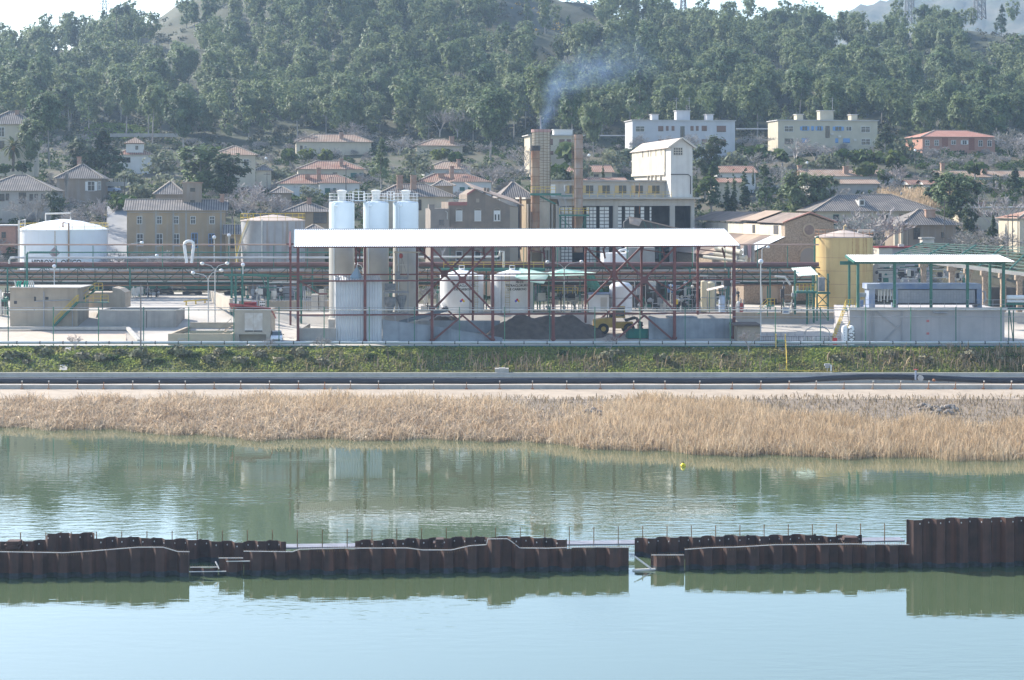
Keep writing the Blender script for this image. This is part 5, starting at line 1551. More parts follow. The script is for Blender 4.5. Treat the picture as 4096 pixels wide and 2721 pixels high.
def person(feet):
 V = [(0, 0, .95), (0, 0, 1.15), (0, 0, 1.38), (0, 0, 1.50), (0, -.01, 1.60),         # pelvis chest neck head
         (-.10, 0, .90), (-.11, -.03, .50), (-.11, .02, .08), (-.12, -.12, .04),
         (.10, 0, .90), (.12, .02, .50), (.12, .06, .08), (.13, -.08, .04),
         (-.19, 0, 1.40), (-.26, -.02, 1.13), (-.20, -.20, .96), (.19, 0, 1.40), (.25, -.10, 1.15), (.12, -.30, 1.05)]
 E = [(0, 1), (1, 2), (2, 3), (3, 4), (0, 5), (5, 6), (6, 7), (7, 8), (0, 9), (9, 10), (10, 11), (11, 12), (2, 13), (13, 14), (14, 15), (2, 16), (16, 17), (17, 18)]
 rad = [.16, .15, .17, .065, .095, .11, .085, .06, .05, .11, .085, .06, .05, .075, .055, .04, .075, .055, .04]
 t = thing("person", "person in white overalls and red helmet working on the mixing platform", "person", feet, R(25))
 me = bpy.data.meshes.new("body"); me.from_pydata(V, E, [])
 o = bpy.data.objects.new("body", me); COL.objects.link(o); o.parent = t
 md = o.modifiers.new("skin", 'SKIN')
 for i, r in enumerate(rad): me.skin_vertices[0].data[i].radius = (r, r)
 me.skin_vertices[0].data[0].use_root = True
 o.modifiers.new("sub", 'SUBSURF').levels = 1
 dg = bpy.context.evaluated_depsgraph_get()
 m2 = bpy.data.meshes.new_from_object(o.evaluated_get(dg))
 bpy.data.objects.remove(o)
 skin = mat("skin", (0.50, 0.30, 0.21))
 ov = mat("overalls", (0.72, 0.72, 0.70), (0.62, 0.62, 0.60), sc=4)
 boot = mat("boots", (0.03, 0.03, 0.03))
 m2.materials.clear()
 for q in (ov, skin, boot): m2.materials.append(q)
 for p in m2.polygons:
  z = p.center.z; ax = abs(p.center.x)
  p.material_index = 1 if z > 1.49 or (ax < .24 and p.center.y < -.17 and .85 < z < 1.2) else 2 if z < .12 else 0
  p.use_smooth = True
 m2.name = "body"
 o = bpy.data.objects.new("body", m2); COL.objects.link(o); o.parent = t
 b = B()
 for s in (-1, 1):
  hx, hy, hz = (-.20, -.20, .96) if s < 0 else (.12, -.30, 1.05)
  for k in range(4): b.tube([(hx - .03 + k * .02, hy - .02, hz), (hx - .03 + k * .022, hy - .07, hz - .01), (hx - .03 + k * .022, hy - .09, hz - .04)], .009, 5)
  b.tube([(hx + s * -.03, hy, hz), (hx + s * -.06, hy - .03, hz + .02)], .010, 5)
 b.sphere((0, -.11, 1.60), .018, 6)
 for s in (-.035, .035): b.sphere((s, -.092, 1.625), .012, 6)
 for s in (-1, 1): b.sphere((s * .095, 0, 1.60), .025, 6)
 b.done("hands_and_face", skin, t)
 b = B(); b.lathe((0, 0, 1.63), [(.13, 0), (.115, .02), (.112, .07), (.08, .13), (.01, .15)], 14); b.cbox(0, -.14, 1.635, .16, .08, .02); b.done("helmet", redp, t)
under_shed()
# ---------------------------------------------------------------- car by the kiosk
def car(label, o, rz, body, name="parked_car"):
 t = thing(name, label, "car", o, rz)
 b = B()
 # body: lofted sections along the length (front at -y)
 secs = [(-2.0, .72, .35, .62), (-1.85, .80, .28, .78), (-1.0, .82, .25, .92), (-.75, .82, .25, .95), (.9, .82, .25, .98), (1.6, .80, .28, .95), (1.85, .74, .38, .80)]
 vs, fs = [], []
 for y, w, z0, z1 in secs:
  vs += [(-w, y, z0), (-w, y, (z0 + z1) / 2 + .05), (-w * .93, y, z1), (w * .93, y, z1), (w, y, (z0 + z1) / 2 + .05), (w, y, z0)]
 for i in range(len(secs) - 1):
  for k in range(6):
   k2 = (k + 1) % 6; fs.append((i * 6 + k, i * 6 + k2, (i + 1) * 6 + k2, (i + 1) * 6 + k))
 fs += [tuple(range(6)), tuple(range(len(vs) - 1, len(vs) - 7, -1))]
 b.add(vs, fs)
 b.prism([(-.60, -.1, 1.46), (-.60, 1.15, 1.46), (-.66, 1.2, 1.41), (-.66, -.2, 1.41)], (1.2, 0, 0)); b.box(-.60, .60, -.12, 1.15, 1.41, 1.47)
 b.done("body", body, t, True)
 b = B(); b.add([(-.76, -.78, .95), (.76, -.78, .95), (.76, 1.6, .95), (-.76, 1.6, .95), (-.60, -.15, 1.41), (.60, -.15, 1.41), (.60, 1.18, 1.41), (-.60, 1.18, 1.41)], [(0, 1, 5, 4), (1, 2, 6, 5), (2, 3, 7, 6), (3, 0, 4, 7)]); b.done("windows", mat("car_glass", (0.06, 0.08, 0.09), rough=.05, spec=.8), t)
 for s in (-1, 1):
  for y in (-1.25, 1.2):
   b = B(); b.tube([(s * .62, y, .30), (s * .83, y, .30)], .30, 16); w = b.done("wheel", mat("tyre", (0, 0, 0)), t, True)
   b = B(); b.tube([(s * .80, y, .30), (s * .845, y, .30)], .18, 12); b.done("rim", grey, w)
  b = B(); b.sphere((s * .60, -1.86, .66), .14, 8, .6); b.done("headlight", mat("car_lamp", (0.6, 0.62, 0.65), rough=.15), t)
  b = B(); b.cbox(s * .90, -.5, 1.0, .18, .1, .12); b.done("mirror", darkm, t)
 b = B(); b.cbox(0, -2.0, .42, 1.0, .06, .12); b.done("grille", darkm, t)
 b = B(); b.cbox(0, -2.04, .50, .5, .03, .11); b.done("number_plate", offwhite, t)
 return t
o = P(1107, 1374, 249); o.z = H(o.x, o.y) + .0
car("small white car parked facing the river beside the kiosk", o, R(6), mat("car_white", (0.72, 0.73, 0.75), rough=.2, spec=.6))
# ---------------------------------------------------------------- right-hand shed on its concrete platform
def right_shed():
 Y = 248.0
 zt = pz(1240, Y)
 t = thing("concrete_platform", "long grey concrete block carrying the blue cooling machine, right side", "platform", P(3400, 1380, Y))
 M = rel(t)
 pc = mat("platform_concrete", (0.43, 0.40, 0.39), (0.36, 0.345, 0.34), sc=.4, streak=(.27, .26, .26), samt=.4)
 b = B(M); pbox(b, 3398, 4018, 1240, 1384, Y, 12); b.done("block", pc, t)
 b = B(M); pbox(b, 3395, 4030, 1232, 1239.5, Y - .4, 1.0); b.done("edge_slab", offwhite, t)
 b = B(M); line_rail(b, P(3440, 1234, Y - .2), P(4020, 1234, Y - .2), 12, 1.15, .05); b.done("railing", grey, t)
 b = B(M)
 for x in (3481, 3497): b.bar(P(x, 1240, Y - .2), P(x, 1376, Y - .2), .06)
 for k in range(16): b.bar(P(3481, 1376 - k * 8.5, Y - .2), P(3497, 1376 - k * 8.5, Y - .2), .05)
 b.done("ladder", grey, t)
 b = B(M); b.bar(P(3530, 1370, Y - .15), P(3600, 1300, Y - .15), .12); b.bar(P(3608, 1232, Y - .15), P(3608, 1380, Y - .15), .08); b.bar(P(3450, 1232, Y - .15), P(3450, 1380, Y - .15), .08); b.bar(P(3500, 1240, Y - .15), P(3590, 1310, Y - .15), .1); b.done("brace", grey, t)
 b = B(M); b.tube([P(3732, 1240, Y - .35), P(3733, 1248, Y - .35), P(3742, 1252, Y - .35), P(3790, 1252, Y - .35)], .09, 6); b.done("drain_pipe", grey, t)
 for yy in (1280, 1330):
  b = B(M); pbox(b, 3706, 3717, yy, yy + 9, Y - .02, .03); b.done("warning_sign", mat("faded_red", (0.5, 0.18, 0.17)), t)
 # canopy
 t = thing("canopy", "white corrugated canopy on dark green posts over the blue machine", "canopy", Vector((pxx(3430, Y), Y, zt)))
 M = rel(t)
 ze = pz(1046, Y); D = 9.0
 x0, x1 = pxx(3420, Y), pxx(4023, Y)
 Yb = Y + D
 zr = pz(1020, Yb)
 xr0, xr1 = pxx(3383, Yb), pxx(3980, Yb)
 b = B(M); corrug(b, (xr0, Yb, zr), (1, 0, 0), (0, -(D + .9), ze - zr), xr1 - xr0 + .5, math.hypot(D + .9, ze - zr), .28, .04)
 b.v = [((v[0] + (pxx(3420, Y) - xr0) * (1 - (v[1] + Y - Y) / D) if False else v[0] + (x0 - xr0) * min(1, max(0, (D - v[1]) / D))), v[1], v[2]) for v in b.v]
 b.done("roof", roofwhite, t)
 for x in (3432, 3578, 3724, 3870, 4014):
  b = B(M); b.bar(P(x, 1240, Y + .2), P(x, 1050, Y + .2), .34, .34); b.done("post", green, t)
 for x in (3397, 3960):
  b = B(M); b.bar((pxx(x, Yb), Yb, zt), (pxx(x, Yb), Yb, zr - .3), .3); b.done("post", green, t)
 b = B(M); b.bar((x0 - .2, Y + .2, ze - .2), (x1, Y + .2, ze - .2), .25, .28); b.bar((xr0, Yb, zr - .3), (xr1, Yb, zr - .3), .25, .28)
 b.bar((x0, Y, ze - .15), (xr0, Yb, zr - .15), .22, .3); b.bar((pxx(3365, Y + 3), Y + 4, ze - .35), (pxx(3440, Y + 3), Y + 4, ze - .35), .2, .5); b.done("beam", green, t)
 # machine
 t = thing("cooling_machine", "long faded blue and white cooling machine under the right canopy", "machine", Vector((pxx(3470, Y + 3), Y + 3, zt)))
 M = rel(t)
 Ym = Y + 3
 b = B(M); pbox(b, 3468, 3926, 1136, 1157, Ym, 3.4); b.done("header_box", bluep, t)
 b = B(M); pbox(b, 3592, 3900, 1160, 1213, Ym + .2, 3.0); b.done("mesh_panel", mat("grille_panel", (0.44, 0.43, 0.44), (0.37, 0.36, 0.38), sc=2), t)
 b = B(M)
 for k in range(27): b.bar(P(3596 + k * 11.5, 1161, Ym + .16), P(3596 + k * 11.5, 1213, Ym + .16), .035)
 for k in range(7): b.bar(P(3592, 1164 + k * 8, Ym + .16), P(3900, 1164 + k * 8, Ym + .16), .035)
 b.done("grille_bars", grey, t)
 for xa, xb in ((3476, 3500), (3582, 3592), (3908, 3928)):
  b = B(M); pbox(b, xa, xb, 1157, 1232, Ym + .1, 3.0); b.done("leg_frame", bluep, t)
 b = B(M)
 for x in (3512, 3522, 3535, 3548, 3560, 3570): pbox(b, x, x + 5, 1160, 1200 + (x % 5) * 3, Ym + .4, .4)
 b.done("coil", offwhite, t)
 b = B(M); pbox(b, 3590, 3925, 1216, 1220, Ym - .3, 2); pbox(b, 3505, 3580, 1186, 1210, Ym + .8, 1.5); b.done("base_frame", darkm, t)
 b = B(M); b.tube([P(3930, 1166, Ym), P(3940, 1168, Ym), P(3942, 1200, Ym), P(3934, 1212, Ym)], .12, 7); b.done("hose", grey, t)
 t = thing("control_panel", "grey control cabinet with small blue drum at the left end of the machine", "cabinet", P(3440, 1232, Y + 1))
 b = B(rel(t)); pbox(b, 3436, 3465, 1172, 1188, Y + 1, .6); pbox(b, 3438, 3441, 1188, 1232, Y + 1.1, .2); pbox(b, 3460, 3463, 1188, 1232, Y + 1.1, .2); b.done("cabinet", grey, t)
 b = B(rel(t)); c = P(3443, 1228, Y + .8); b.cyl(c, .38, .9, 12); b.done("drum", bluep, t)
 # stair
 t = thing("steel_stair", "white-treaded stair with yellow rails up to the concrete platform", "stair", P(3345, 1376, 247))
 M = rel(t)
 a, c = P(3330, 1378, 246.5), P(3384, 1232, 250)
 b = B(M)
 for k in range(17):
  p = a.lerp(c, k / 16); b.box(p.x - .1, p.x + 1.55, p.y - .1, p.y + .28, p.z, p.z + .06)
 b.done("tread", offwhite, t)
 b = B(M)
 for dx in (0, 1.55):
  for zz in (0, 1.0, .5) if dx == 0 else (0, 1.0): b.bar(a + Vector((dx, 0, zz)), c + Vector((dx, 0, zz)), .08)
  for k in range(5): p = a.lerp(c, k / 4) + Vector((dx, 0, 0)); b.bar(p, p + Vector((0, 0, 1.0)), .06)
 line_rail(b, c, (pxx(3412, 250), 250, c.z), 2, 1.15, .07)
 b.done("handrail", yellow, t)
 b = B(M); b.box(c.x, pxx(3412, 250), 249.2, 251.5, c.z - .4, c.z); b.done("landing", green, t)
 for x, lb in ((3378, "white upright cylinder at the foot of the yellow-railed stair"), (3405, "second white cylinder, wrapped in black hoses, beside the concrete platform")):
  t = thing("gas_cylinder", lb, "cylinder", P(x, 1380, 246.2))
  b = B(); b.lathe((0, 0, 0), [(.42, 0), (.42, 2.2), (.3, 2.5), (.08, 2.6)], 16); b.done("vessel", white, t, True)
  if x > 3400:
   b = B()
   for k in range(7): b.tube([(.45 * math.cos(q + k), .45 * math.sin(q + k), .3 + k * .3 + .1 * math.sin(3 * q)) for q in np.linspace(0, 5, 12)], .05, 5)
   b.done("hose", darkm, t)
  else:
   b = B()
   for k in range(5): b.cbox(-.05, -.43, .6 + k * .35, .08, .04, .14)
   b.done("marking", bluep, t)
 c0 = P(3340, 1379, 245.8)
 one("oil_drum", "red oil drum at the foot of the yellow-railed stair", "drum", mat("drum_red", (0.55, 0.03, 0.03), rough=.4), lambda b: b.lathe(c0, [(.30, 0), (.32, .02), (.30, .05), (.30, .3), (.315, .32), (.30, .34), (.30, .6), (.315, .62), (.3, .64), (.3, .9)], 18), c0)
 t = thing("pallet_load", "low pale wrapped loads in wire cages near the river fence", "pallet", P(3280, 1378, 247.5))
 b = B(rel(t)); pbox(b, 3255, 3320, 1350, 1378, 248, 2); b.prism([P(3205, 1378, 247), P(3250, 1378, 247), P(3240, 1352, 247), P(3222, 1346, 247)], (0, 1.2, 0)); b.done("wrapped_load", offwhite, t)
 b = B(rel(t))
 for k in range(9): b.bar(P(3196 + k * 17, 1345, 246.4), P(3196 + k * 17, 1380, 246.4), .05)
 b.bar(P(3196, 1347, 246.4), P(3334, 1347, 246.4), .05); b.bar(P(3196, 1364, 246.4), P(3334, 1364, 246.4), .04); b.done("cage", darkm, t)
 for x, lb in ((3238, "bent grey floodlight bracket left of the wrapped loads"), (3300, "bent grey floodlight bracket right of the wrapped loads")):
  s = 1 if x < 3270 else -1
  one("bracket_post", lb, "post", grey, lambda b: b.tube([P(x - 18 * s, 1372, 246), P(x - 18 * s, 1328, 246), P(x - 12 * s, 1320, 246), P(x + 14 * s, 1304, 246)], .07, 6), P(x - 18 * s, 1372, 246))
 t = thing("mesh_fence", "low dark mesh fence by the stile at the bank top", "fence", P(3120, 1382, 245.5))
 b = B(rel(t))
 for k in range(24): b.bar(P(3040 + k * 7, 1330 if k % 4 == 0 else 1345, 245.5), P(3040 + k * 7, 1384, 245.5), .035)
 for y in (1347, 1362, 1378): b.bar(P(3040, y, 245.5), P(3200, y, 245.5), .04)
 b.done("fence_panel", darkm, t)
 # pipe bridge at far right edge
 t = thing("pipe_trestle", "trestle of white insulated pipes at the right edge", "pipe bridge", P(4080, 1380, 251))
 M = rel(t)
 b = B(M)
 for y, r in ((1190, .32), (1206, .18)): b.tube([P(4028, y, 251), P(4300, y, 251)], r, 10)
 b.done("insulated_pipe", white, t, True)
 b = B(M); b.bar(P(4024, 1216, 251), P(4300, 1216, 251), .3); b.bar(P(4030, 1236, 251), P(4300, 1236, 251), .3)
 for xa, xb in ((4035, 4035), (4054, 4054), (4035, 4054), (4150, 4150)): b.bar(P(xa, 1216, 251), P(xb, 1374, 251), .12)
 b.done("frame", green, t)
 # small green platform by the ochre tank
 t = thing("loading_platform", "small green loading platform with striped sloping roof beside the ochre tank", "platform", P(3215, 1296, 262))
 M = rel(t)
 Yp = 264.0
 b = B(M)
 for x, y0, y1 in ((3180, 1080, 1256), (3228, 1150, 1296), (3255, 1100, 1290)):
  b.bar(P(x, y0, Yp), P(x, y1 + 2, Yp), .24)
 b.bar(P(3180, 1168, Yp), P(3262, 1168, Yp), 2.4, .3); b.done("frame", green, t)
 b = B(M); line_rail(b, P(3184, 1164, Yp - 1.2), P(3258, 1164, Yp - 1.2), 5, 1.0, .07); b.done("railing", yellow, t)
 b = B(M); p0 = P(3165, 1072, Yp + 1.5); p1 = P(3242, 1067, Yp + 1.5); p2 = P(3270, 1104, Yp - 1.4)
 corrug(b, p0, p1 - p0, P(3195, 1104, Yp - 1.4) - p0, (p1 - p0).length, (p2 - p1).length, .26, .05); b.done("roof", mat("striped_roof", (0.62, 0.68, 0.60), (0.45, 0.55, 0.47), sc=1), t)
 b = B(M); b.bar(P(3234, 1172, Yp - 1.0), P(3234, 1290, Yp - 1.0), .05); b.bar(P(3250, 1172, Yp - 1.0), P(3250, 1232, Yp - 1.0), .05)
 for k in range(10): b.bar(P(3234, 1176 + k * 10, Yp - 1), P(3250, 1176 + k * 10, Yp - 1), .04)
 b.done("ladder", mat("ladder_yellow", (0, 0, 0)), t)
 b = B(M); b.tube([P(3100, 1106, Yp), P(3140, 1110, Yp), P(3162, 1140, Yp)], .16, 8); b.done("loading_arm", offwhite, t, True)
 t = thing("lattice_tower", "dark green braced frame between the loading platform and the ochre tank", "steel frame", P(3290, 1280, 268))
 b = B(rel(t))
 for x in (3268, 3312): b.bar(P(x, 1095, 268), P(x, 1284, 268), .22)
 b.bar(P(3266, 1172, 268), P(3318, 1172, 268), 1.6, .25); b.bar(P(3268, 1176, 268), P(3312, 1222, 268), .12); b.bar(P(3312, 1176, 268), P(3268, 1222, 268), .12); b.bar(P(3268, 1222, 268), P(3312, 1222, 268), .12); b.bar(P(3268, 1222, 268), P(3312, 1280, 268), .1)
 b.done("frame", green, t)
 b = B(rel(t)); pbox(b, 3275, 3300, 1110, 1166, 267.6, 1); b.done("equipment", mat("machine_grey", (0, 0, 0)), t)
 t = thing("notice_board", "white notice board of pictograms on the low wall near the loading platform", "sign", P(3142, 1256, 268))
 b = B(rel(t)); pbox(b, 3130, 3158, 1229, 1256, 268, .06); b.done("panel", white, t)
 b = B(rel(t))
 for i in range(3): pbox(b, 3133 + i * 8, 3139 + i * 8, 1233, 1240, 267.96, .03)
 pbox(b, 3134, 3154, 1244, 1252, 267.96, .03); b.done("pictogram", bluep, t)
 t = thing("steel_stair", "short yellow-railed green steps at the stone arch", "stair", P(3060, 1256, 271))
 M = rel(t)
 a, c = P(3036, 1256, 270.5), P(3070, 1222, 270.5)
 b = B(M)
 for k in range(6): p = a.lerp(c, k / 5); b.box(p.x - .15, p.x + .15, p.y, p.y + .9, p.z, p.z + .06)
 b.box(c.x, pxx(3098, 270.5), 270.5, 271.5, c.z - .2, c.z); b.bar(c, (c.x, c.y, 7.4), .12); b.done("flight", green, t)
 b = B(M)
 for zz in (1.0, .5): b.bar(a + Vector((0, 0, zz)), c + Vector((0, 0, zz)), .07)
 line_rail(b, c, P(3098, 1222, 270.5), 2, 1.0, .07); b.done("handrail", yellow, t)
 one("retaining_wall", "long low beige retaining wall right of the open shed", "wall", beige, lambda b: pbox(b, 2930, 3350, 1250, 1300, 272.6, .5), P(3150, 1300, 272.6))
 t = thing("store_hut", "brown windowless hut with dark lean roof at the shed's right end", "hut", P(2990, 1375, 252))
 b = B(rel(t)); pbox(b, 2950, 3042, 1306, 1378, 252.5, 5); b.done("walls", beige, t)
 b = B(rel(t)); pbox(b, 2935, 3046, 1299, 1305.5, 252, 6); b.done("roof_slab", mat("dark_roof", (0.12, 0.09, 0.07)), t)
right_shed()
# bare steel roof frame on stone pillars, far right
def bare_frame():
 t = thing("bare_roof_frame", "wide green steel roof frame without sheeting on stone pillars, far right", "steel frame", P(3690, 1110, 296))
 M = rel(t)
 def q(u, v):        # u along the eaves (0 left), v from eave (0) to ridge (1)
  a0 = P(3568, 1022, 288); r0 = P(3690, 972, 298)
  a1 = P(4420, 1132, 262); r1 = P(4480, 1008, 276)
  return a0.lerp(a1, u).lerp(r0.lerp(r1, u), v)
 b = B(M)
 for k in range(9): b.bar(q(0, k / 8), q(1, k / 8), .09, .13)
 b.done("purlin", mat("frame_pale", (.30, .34, .27), (.22, .27, .21), sc=.6), t)
 for k in range(8):
  b = B(M); b.bar(q(k / 7, 0), q(k / 7, 1), .10, .26); b.done("rafter", green, t)
 b = B(M)
 for k in range(34):
  u = k / 34; v = (k * 3 % 8) / 8
  for j in range(4):
   v = j / 4 + (.125 if k % 2 else 0)
   if v < .9: b.bar(q(u, v), q(u + .028, v + .12), .06); b.bar(q(u + .028, v + .12) - Vector((0, 0, .5)), q(u, v), .05)
 b.done("lattice", greenl, t)
 b = B(M); b.bar(q(0, 0) - Vector((0, 0, .3)), q(1, 0) - Vector((0, 0, .3)), .5, .5); b.done("ring_beam", conclt, t)
 for u in (.16, .30, .38, .46, .545, .62, .72, .86):
  b = B(M); p = q(u, 0) - Vector((0, 0, .5)); b.bar(p, (p.x, p.y, 7.0), .75); b.bar(p, p - Vector((0, 0, .7)), 1.3, .9); b.done("pillar", stone, t)
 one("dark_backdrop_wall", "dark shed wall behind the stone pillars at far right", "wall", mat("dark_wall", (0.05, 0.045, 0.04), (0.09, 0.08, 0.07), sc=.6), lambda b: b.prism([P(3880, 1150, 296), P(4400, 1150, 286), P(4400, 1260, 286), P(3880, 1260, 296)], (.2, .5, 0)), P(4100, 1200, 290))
 one("low_wall", "cream base wall in front of the stone pillars at the right edge", "wall", conclt, lambda b: pbox(b, 4018, 4300, 1250, 1290, 266, .5), P(4100, 1290, 266))
 t = thing("rooftop_hut", "small cream concrete hut on the flat roof beside the bare steel frame", "hut", P(3715, 972, 300))
 b = B(rel(t)); pbox(b, 3690, 3737, 957, 974, 300, 2); b.done("walls", conclt, t)
 b = B(rel(t)); pbox(b, 3686, 3740, 950, 956.6, 299.8, 2.4); b.done("roof_slab", conc, t)
 t = thing("flat_building", "cream flat-roofed building with red edge beyond the ochre tank", "building", P(3540, 1070, 302))
 b = B(rel(t)); pbox(b, 3516, 3570, 993, 1200, 302, 8); b.done("walls", mat("cream_wall", (0.55, 0.50, 0.42), (0.48, 0.44, 0.37), sc=.5), t)
 b = B(rel(t)); pbox(b, 3570, 3720, 993, 1200, 302.5, 8); b.done("wing", mat("mauve_wall", (0.40, 0.36, 0.37)), t)
 b = B(rel(t)); pbox(b, 3514, 3722, 988, 992.6, 301.8, 8); b.done("roof_edge", mat("dark_red", (0, 0, 0)), t)
 b = B(rel(t)); pbox(b, 3596, 3616, 977, 988, 303, 1); b.done("air_unit", offwhite, t)
bare_frame()
# ---------------------------------------------------------------- process clutter behind the shed
def clutter():
 random.seed(4)
 def vessel(label, x, yt, yb, Y, rpx, m_, legs=0.0, grp=None):
  r = rpx * Y / F
  z0, z1 = pz(yb, Y), pz(yt, Y)
  t = thing("process_vessel", label, "vessel", (pxx(x, Y), Y, z0), 0, grp)
  h = z1 - z0
  b = B(); b.lathe((0, 0, 0), [(r, legs), (r, h - r * .4), (r * .7, h - r * .1), (.05, h)], 20); b.done("shell", m_, t, True)
  b = B(); b.lathe((0, 0, 0), [(r + .05, h * .45), (r + .05, h * .45 + .12)], 20); b.tube([(0, 0, h), (0, 0, h + .5), (r * 1.2, 0, h + .5), (r * 1.2, 0, .5)], .07, 6); b.done("fittings", grey, t)
  return t
 vessel("white upright tank with rust line behind the second red cross brace", 2483, 1127, 1246, 279, 46, mat("white_tank", (0, 0, 0)))
 vessel("blue and white gas column by the right shed columns", 2887, 1182, 1248, 277, 12, mat("pale_blue", (0.42, 0.50, 0.62)))
 vessel("beige upright vessel right of the shed's last rear column", 2815, 1122, 1248, 280, 12, mat("vessel_beige", (0.55, 0.47, 0.32)))
 vessel("thicker beige upright vessel behind the shed's right end", 2843, 1126, 1248, 283, 17, mat("vessel_beige", (0, 0, 0)))
 vessel("thin red gas column beside the stone wall", 2966, 1212, 1248, 274, 7, redp)
 vessel("thin white gas column left of the red one", 2953, 1206, 1248, 274.2, 7, white)
 t = thing("horizontal_tank", "rust-tinged horizontal tank end seen between the two chemical tanks", "tank", P(1952, 1160, 286))
 b = B(rel(t)); c = P(1953, 1156, 285); b.tube([c, c + Vector((0, .25, 0)), c + Vector((0, 5, 0))], 1.1, 20); b.done("shell", mat("copper_tank", (0.55, 0.36, 0.26), (0.60, 0.48, 0.40), sc=1), t, True)
 b = B(rel(t)); b.bar(c + Vector((-.7, .3, -1)), (c.x - .7, c.y + .3, 7.4), .2); b.bar(c + Vector((.7, .3, -1)), (c.x + .7, c.y + .3, 7.4), .2); b.done("leg", darkm, t)
 t = thing("white_silo_house", "white box-shaped silo with rounded corner on the upper deck behind the braces", "silo", P(2500, 1050, 300))
 b = B(rel(t)); pbox(b, 2438, 2505, 1014, 1052, 299, 5); b.lathe(P(2442, 1052, 301), [(1.6, 0), (1.6, pz(1012, 301) - pz(1052, 301))], 16); b.done("shell", white, t)
 b = B(rel(t)); pbox(b, 2505, 2620, 990, 1052, 301, 4); b.done("wall", conc, t)
 b = B(rel(t)); b.tube([P(2470, 1014, 300), P(2480, 1002, 300), P(2500, 998, 300), P(2512, 1008, 300)], .2, 8); b.done("duct", white, t, True)
 for x0, x1, y0, y1, r, lb in ((2865, 2965, 992, 1010, .42, "upper"), (2860, 2985, 1012, 1032, .42, "middle"), (2815, 2985, 1028, 1046, .3, "lowest")):
  one("insulated_duct", f"{lb} of three slanting cream ducts at the shed's right end", "duct", mat("duct_cream", (0.60, 0.54, 0.42), (0.52, 0.46, 0.36), sc=.8), lambda b: b.tube([P(x0, y0, 298), P(x1, y1, 293)], r, 10), P(x0, y0, 298), smooth=True)
 t = thing("stack_pair", "cluster of four grey upright ducts left of the stone workshop", "ducts", P(3000, 1040, 294))
 b = B(rel(t))
 for x, m_ in ((2953, 0), (2982, 0), (3010, 0)): b.tube([P(x, 1050, 294), P(x, 978, 294)], .36, 10)
 b.done("duct", conc, t, True)
 b = B(rel(t)); b.tube([P(2998, 1030, 293.5), P(2998, 980, 293.5)], .28, 10); b.done("duct", mat("pinkish", (0.42, 0.26, 0.26)), t, True)
 # white cabin with blue roof edge
 t = thing("site_cabin", "white site cabin with blue roof edge behind the left foot of the second cross brace", "cabin", P(2395, 1248, 277))
 b = B(rel(t)); pbox(b, 2355, 2437, 1180, 1248, 277, 3); b.done("walls", white, t)
 b = B(rel(t)); pbox(b, 2352, 2440, 1174, 1179.6, 276.8, 3.4); b.done("roof_edge", bluep, t)
 b = B(rel(t)); pbox(b, 2402, 2428, 1190, 1246, 276.95, .05); b.done("door", offwhite, t)
 # torn green roof
 t = thing("torn_canopy", "torn pale green sheet roof sagging over the process area", "canopy", P(2240, 1120, 281))
 M = rel(t)
 tg = mat("torn_green", (0.50, 0.62, 0.52), (0.20, 0.42, 0.32), sc=.5, rough=.6)
 b = B(M)
 for pts in ([P(2080, 1072, 284), P(2185, 1092, 284), P(2195, 1100, 278), P(2060, 1110, 277)], [P(2060, 1110, 277), P(2195, 1100, 278), P(2175, 1136, 276), P(2110, 1128, 276)],
    [P(2185, 1092, 284), P(2255, 1076, 284), P(2345, 1088, 284), P(2200, 1106, 278)], [P(2200, 1106, 278), P(2345, 1088, 284), P(2385, 1093, 282), P(2330, 1102, 278)]):
  b.prism(pts, (0, 0, .05))
 b.done("sheet", tg, t)
 b = B(M)
 for k in range(7):
  p = P(2335 + k * 4, 1104 + k * 9, 277.5); q = P(2378 + k * 5, 1102 + k * 11, 280); b.bar(p, q, .06)
 for k in range(4): b.bar(P(2335 + k * 14, 1104, 278), P(2372 + k * 14, 1168, 278), .08)
 for x in (2080, 2135, 2195, 2255, 2320, 2352): b.bar(P(x, 1100, 279), P(x, 1250, 279), .16)
 b.done("frame", greenl, t)
 b = B(M); b.prism([P(2336, 1106, 278.5), P(2378, 1104, 280), P(2412, 1170, 280), P(2352, 1150, 278.5)], (0, .05, .03)); b.done("torn_sheet", mat("green_mesh", (0.05, 0.19, 0.13), (0.09, 0.27, 0.2), sc=1.2), t)
 b = B(M); line_rail(b, P(2212, 1176, 278), P(2310, 1176, 278), 5, 1.0, .07); b.done("railing", yellow, t)
 # orange striped awning
 p0 = P(2306, 1149, 280)
 one("awning", "small orange-striped awning under the torn green roof", "awning", mat("awning_orange", (0.62, 0.40, 0.28), (0.5, 0.25, 0.15), sc=3), lambda b: corrug(b, p0, P(2338, 1150, 280) - p0, P(2308, 1166, 278.6) - p0, 1.25, 1.5, .2, .03), p0)
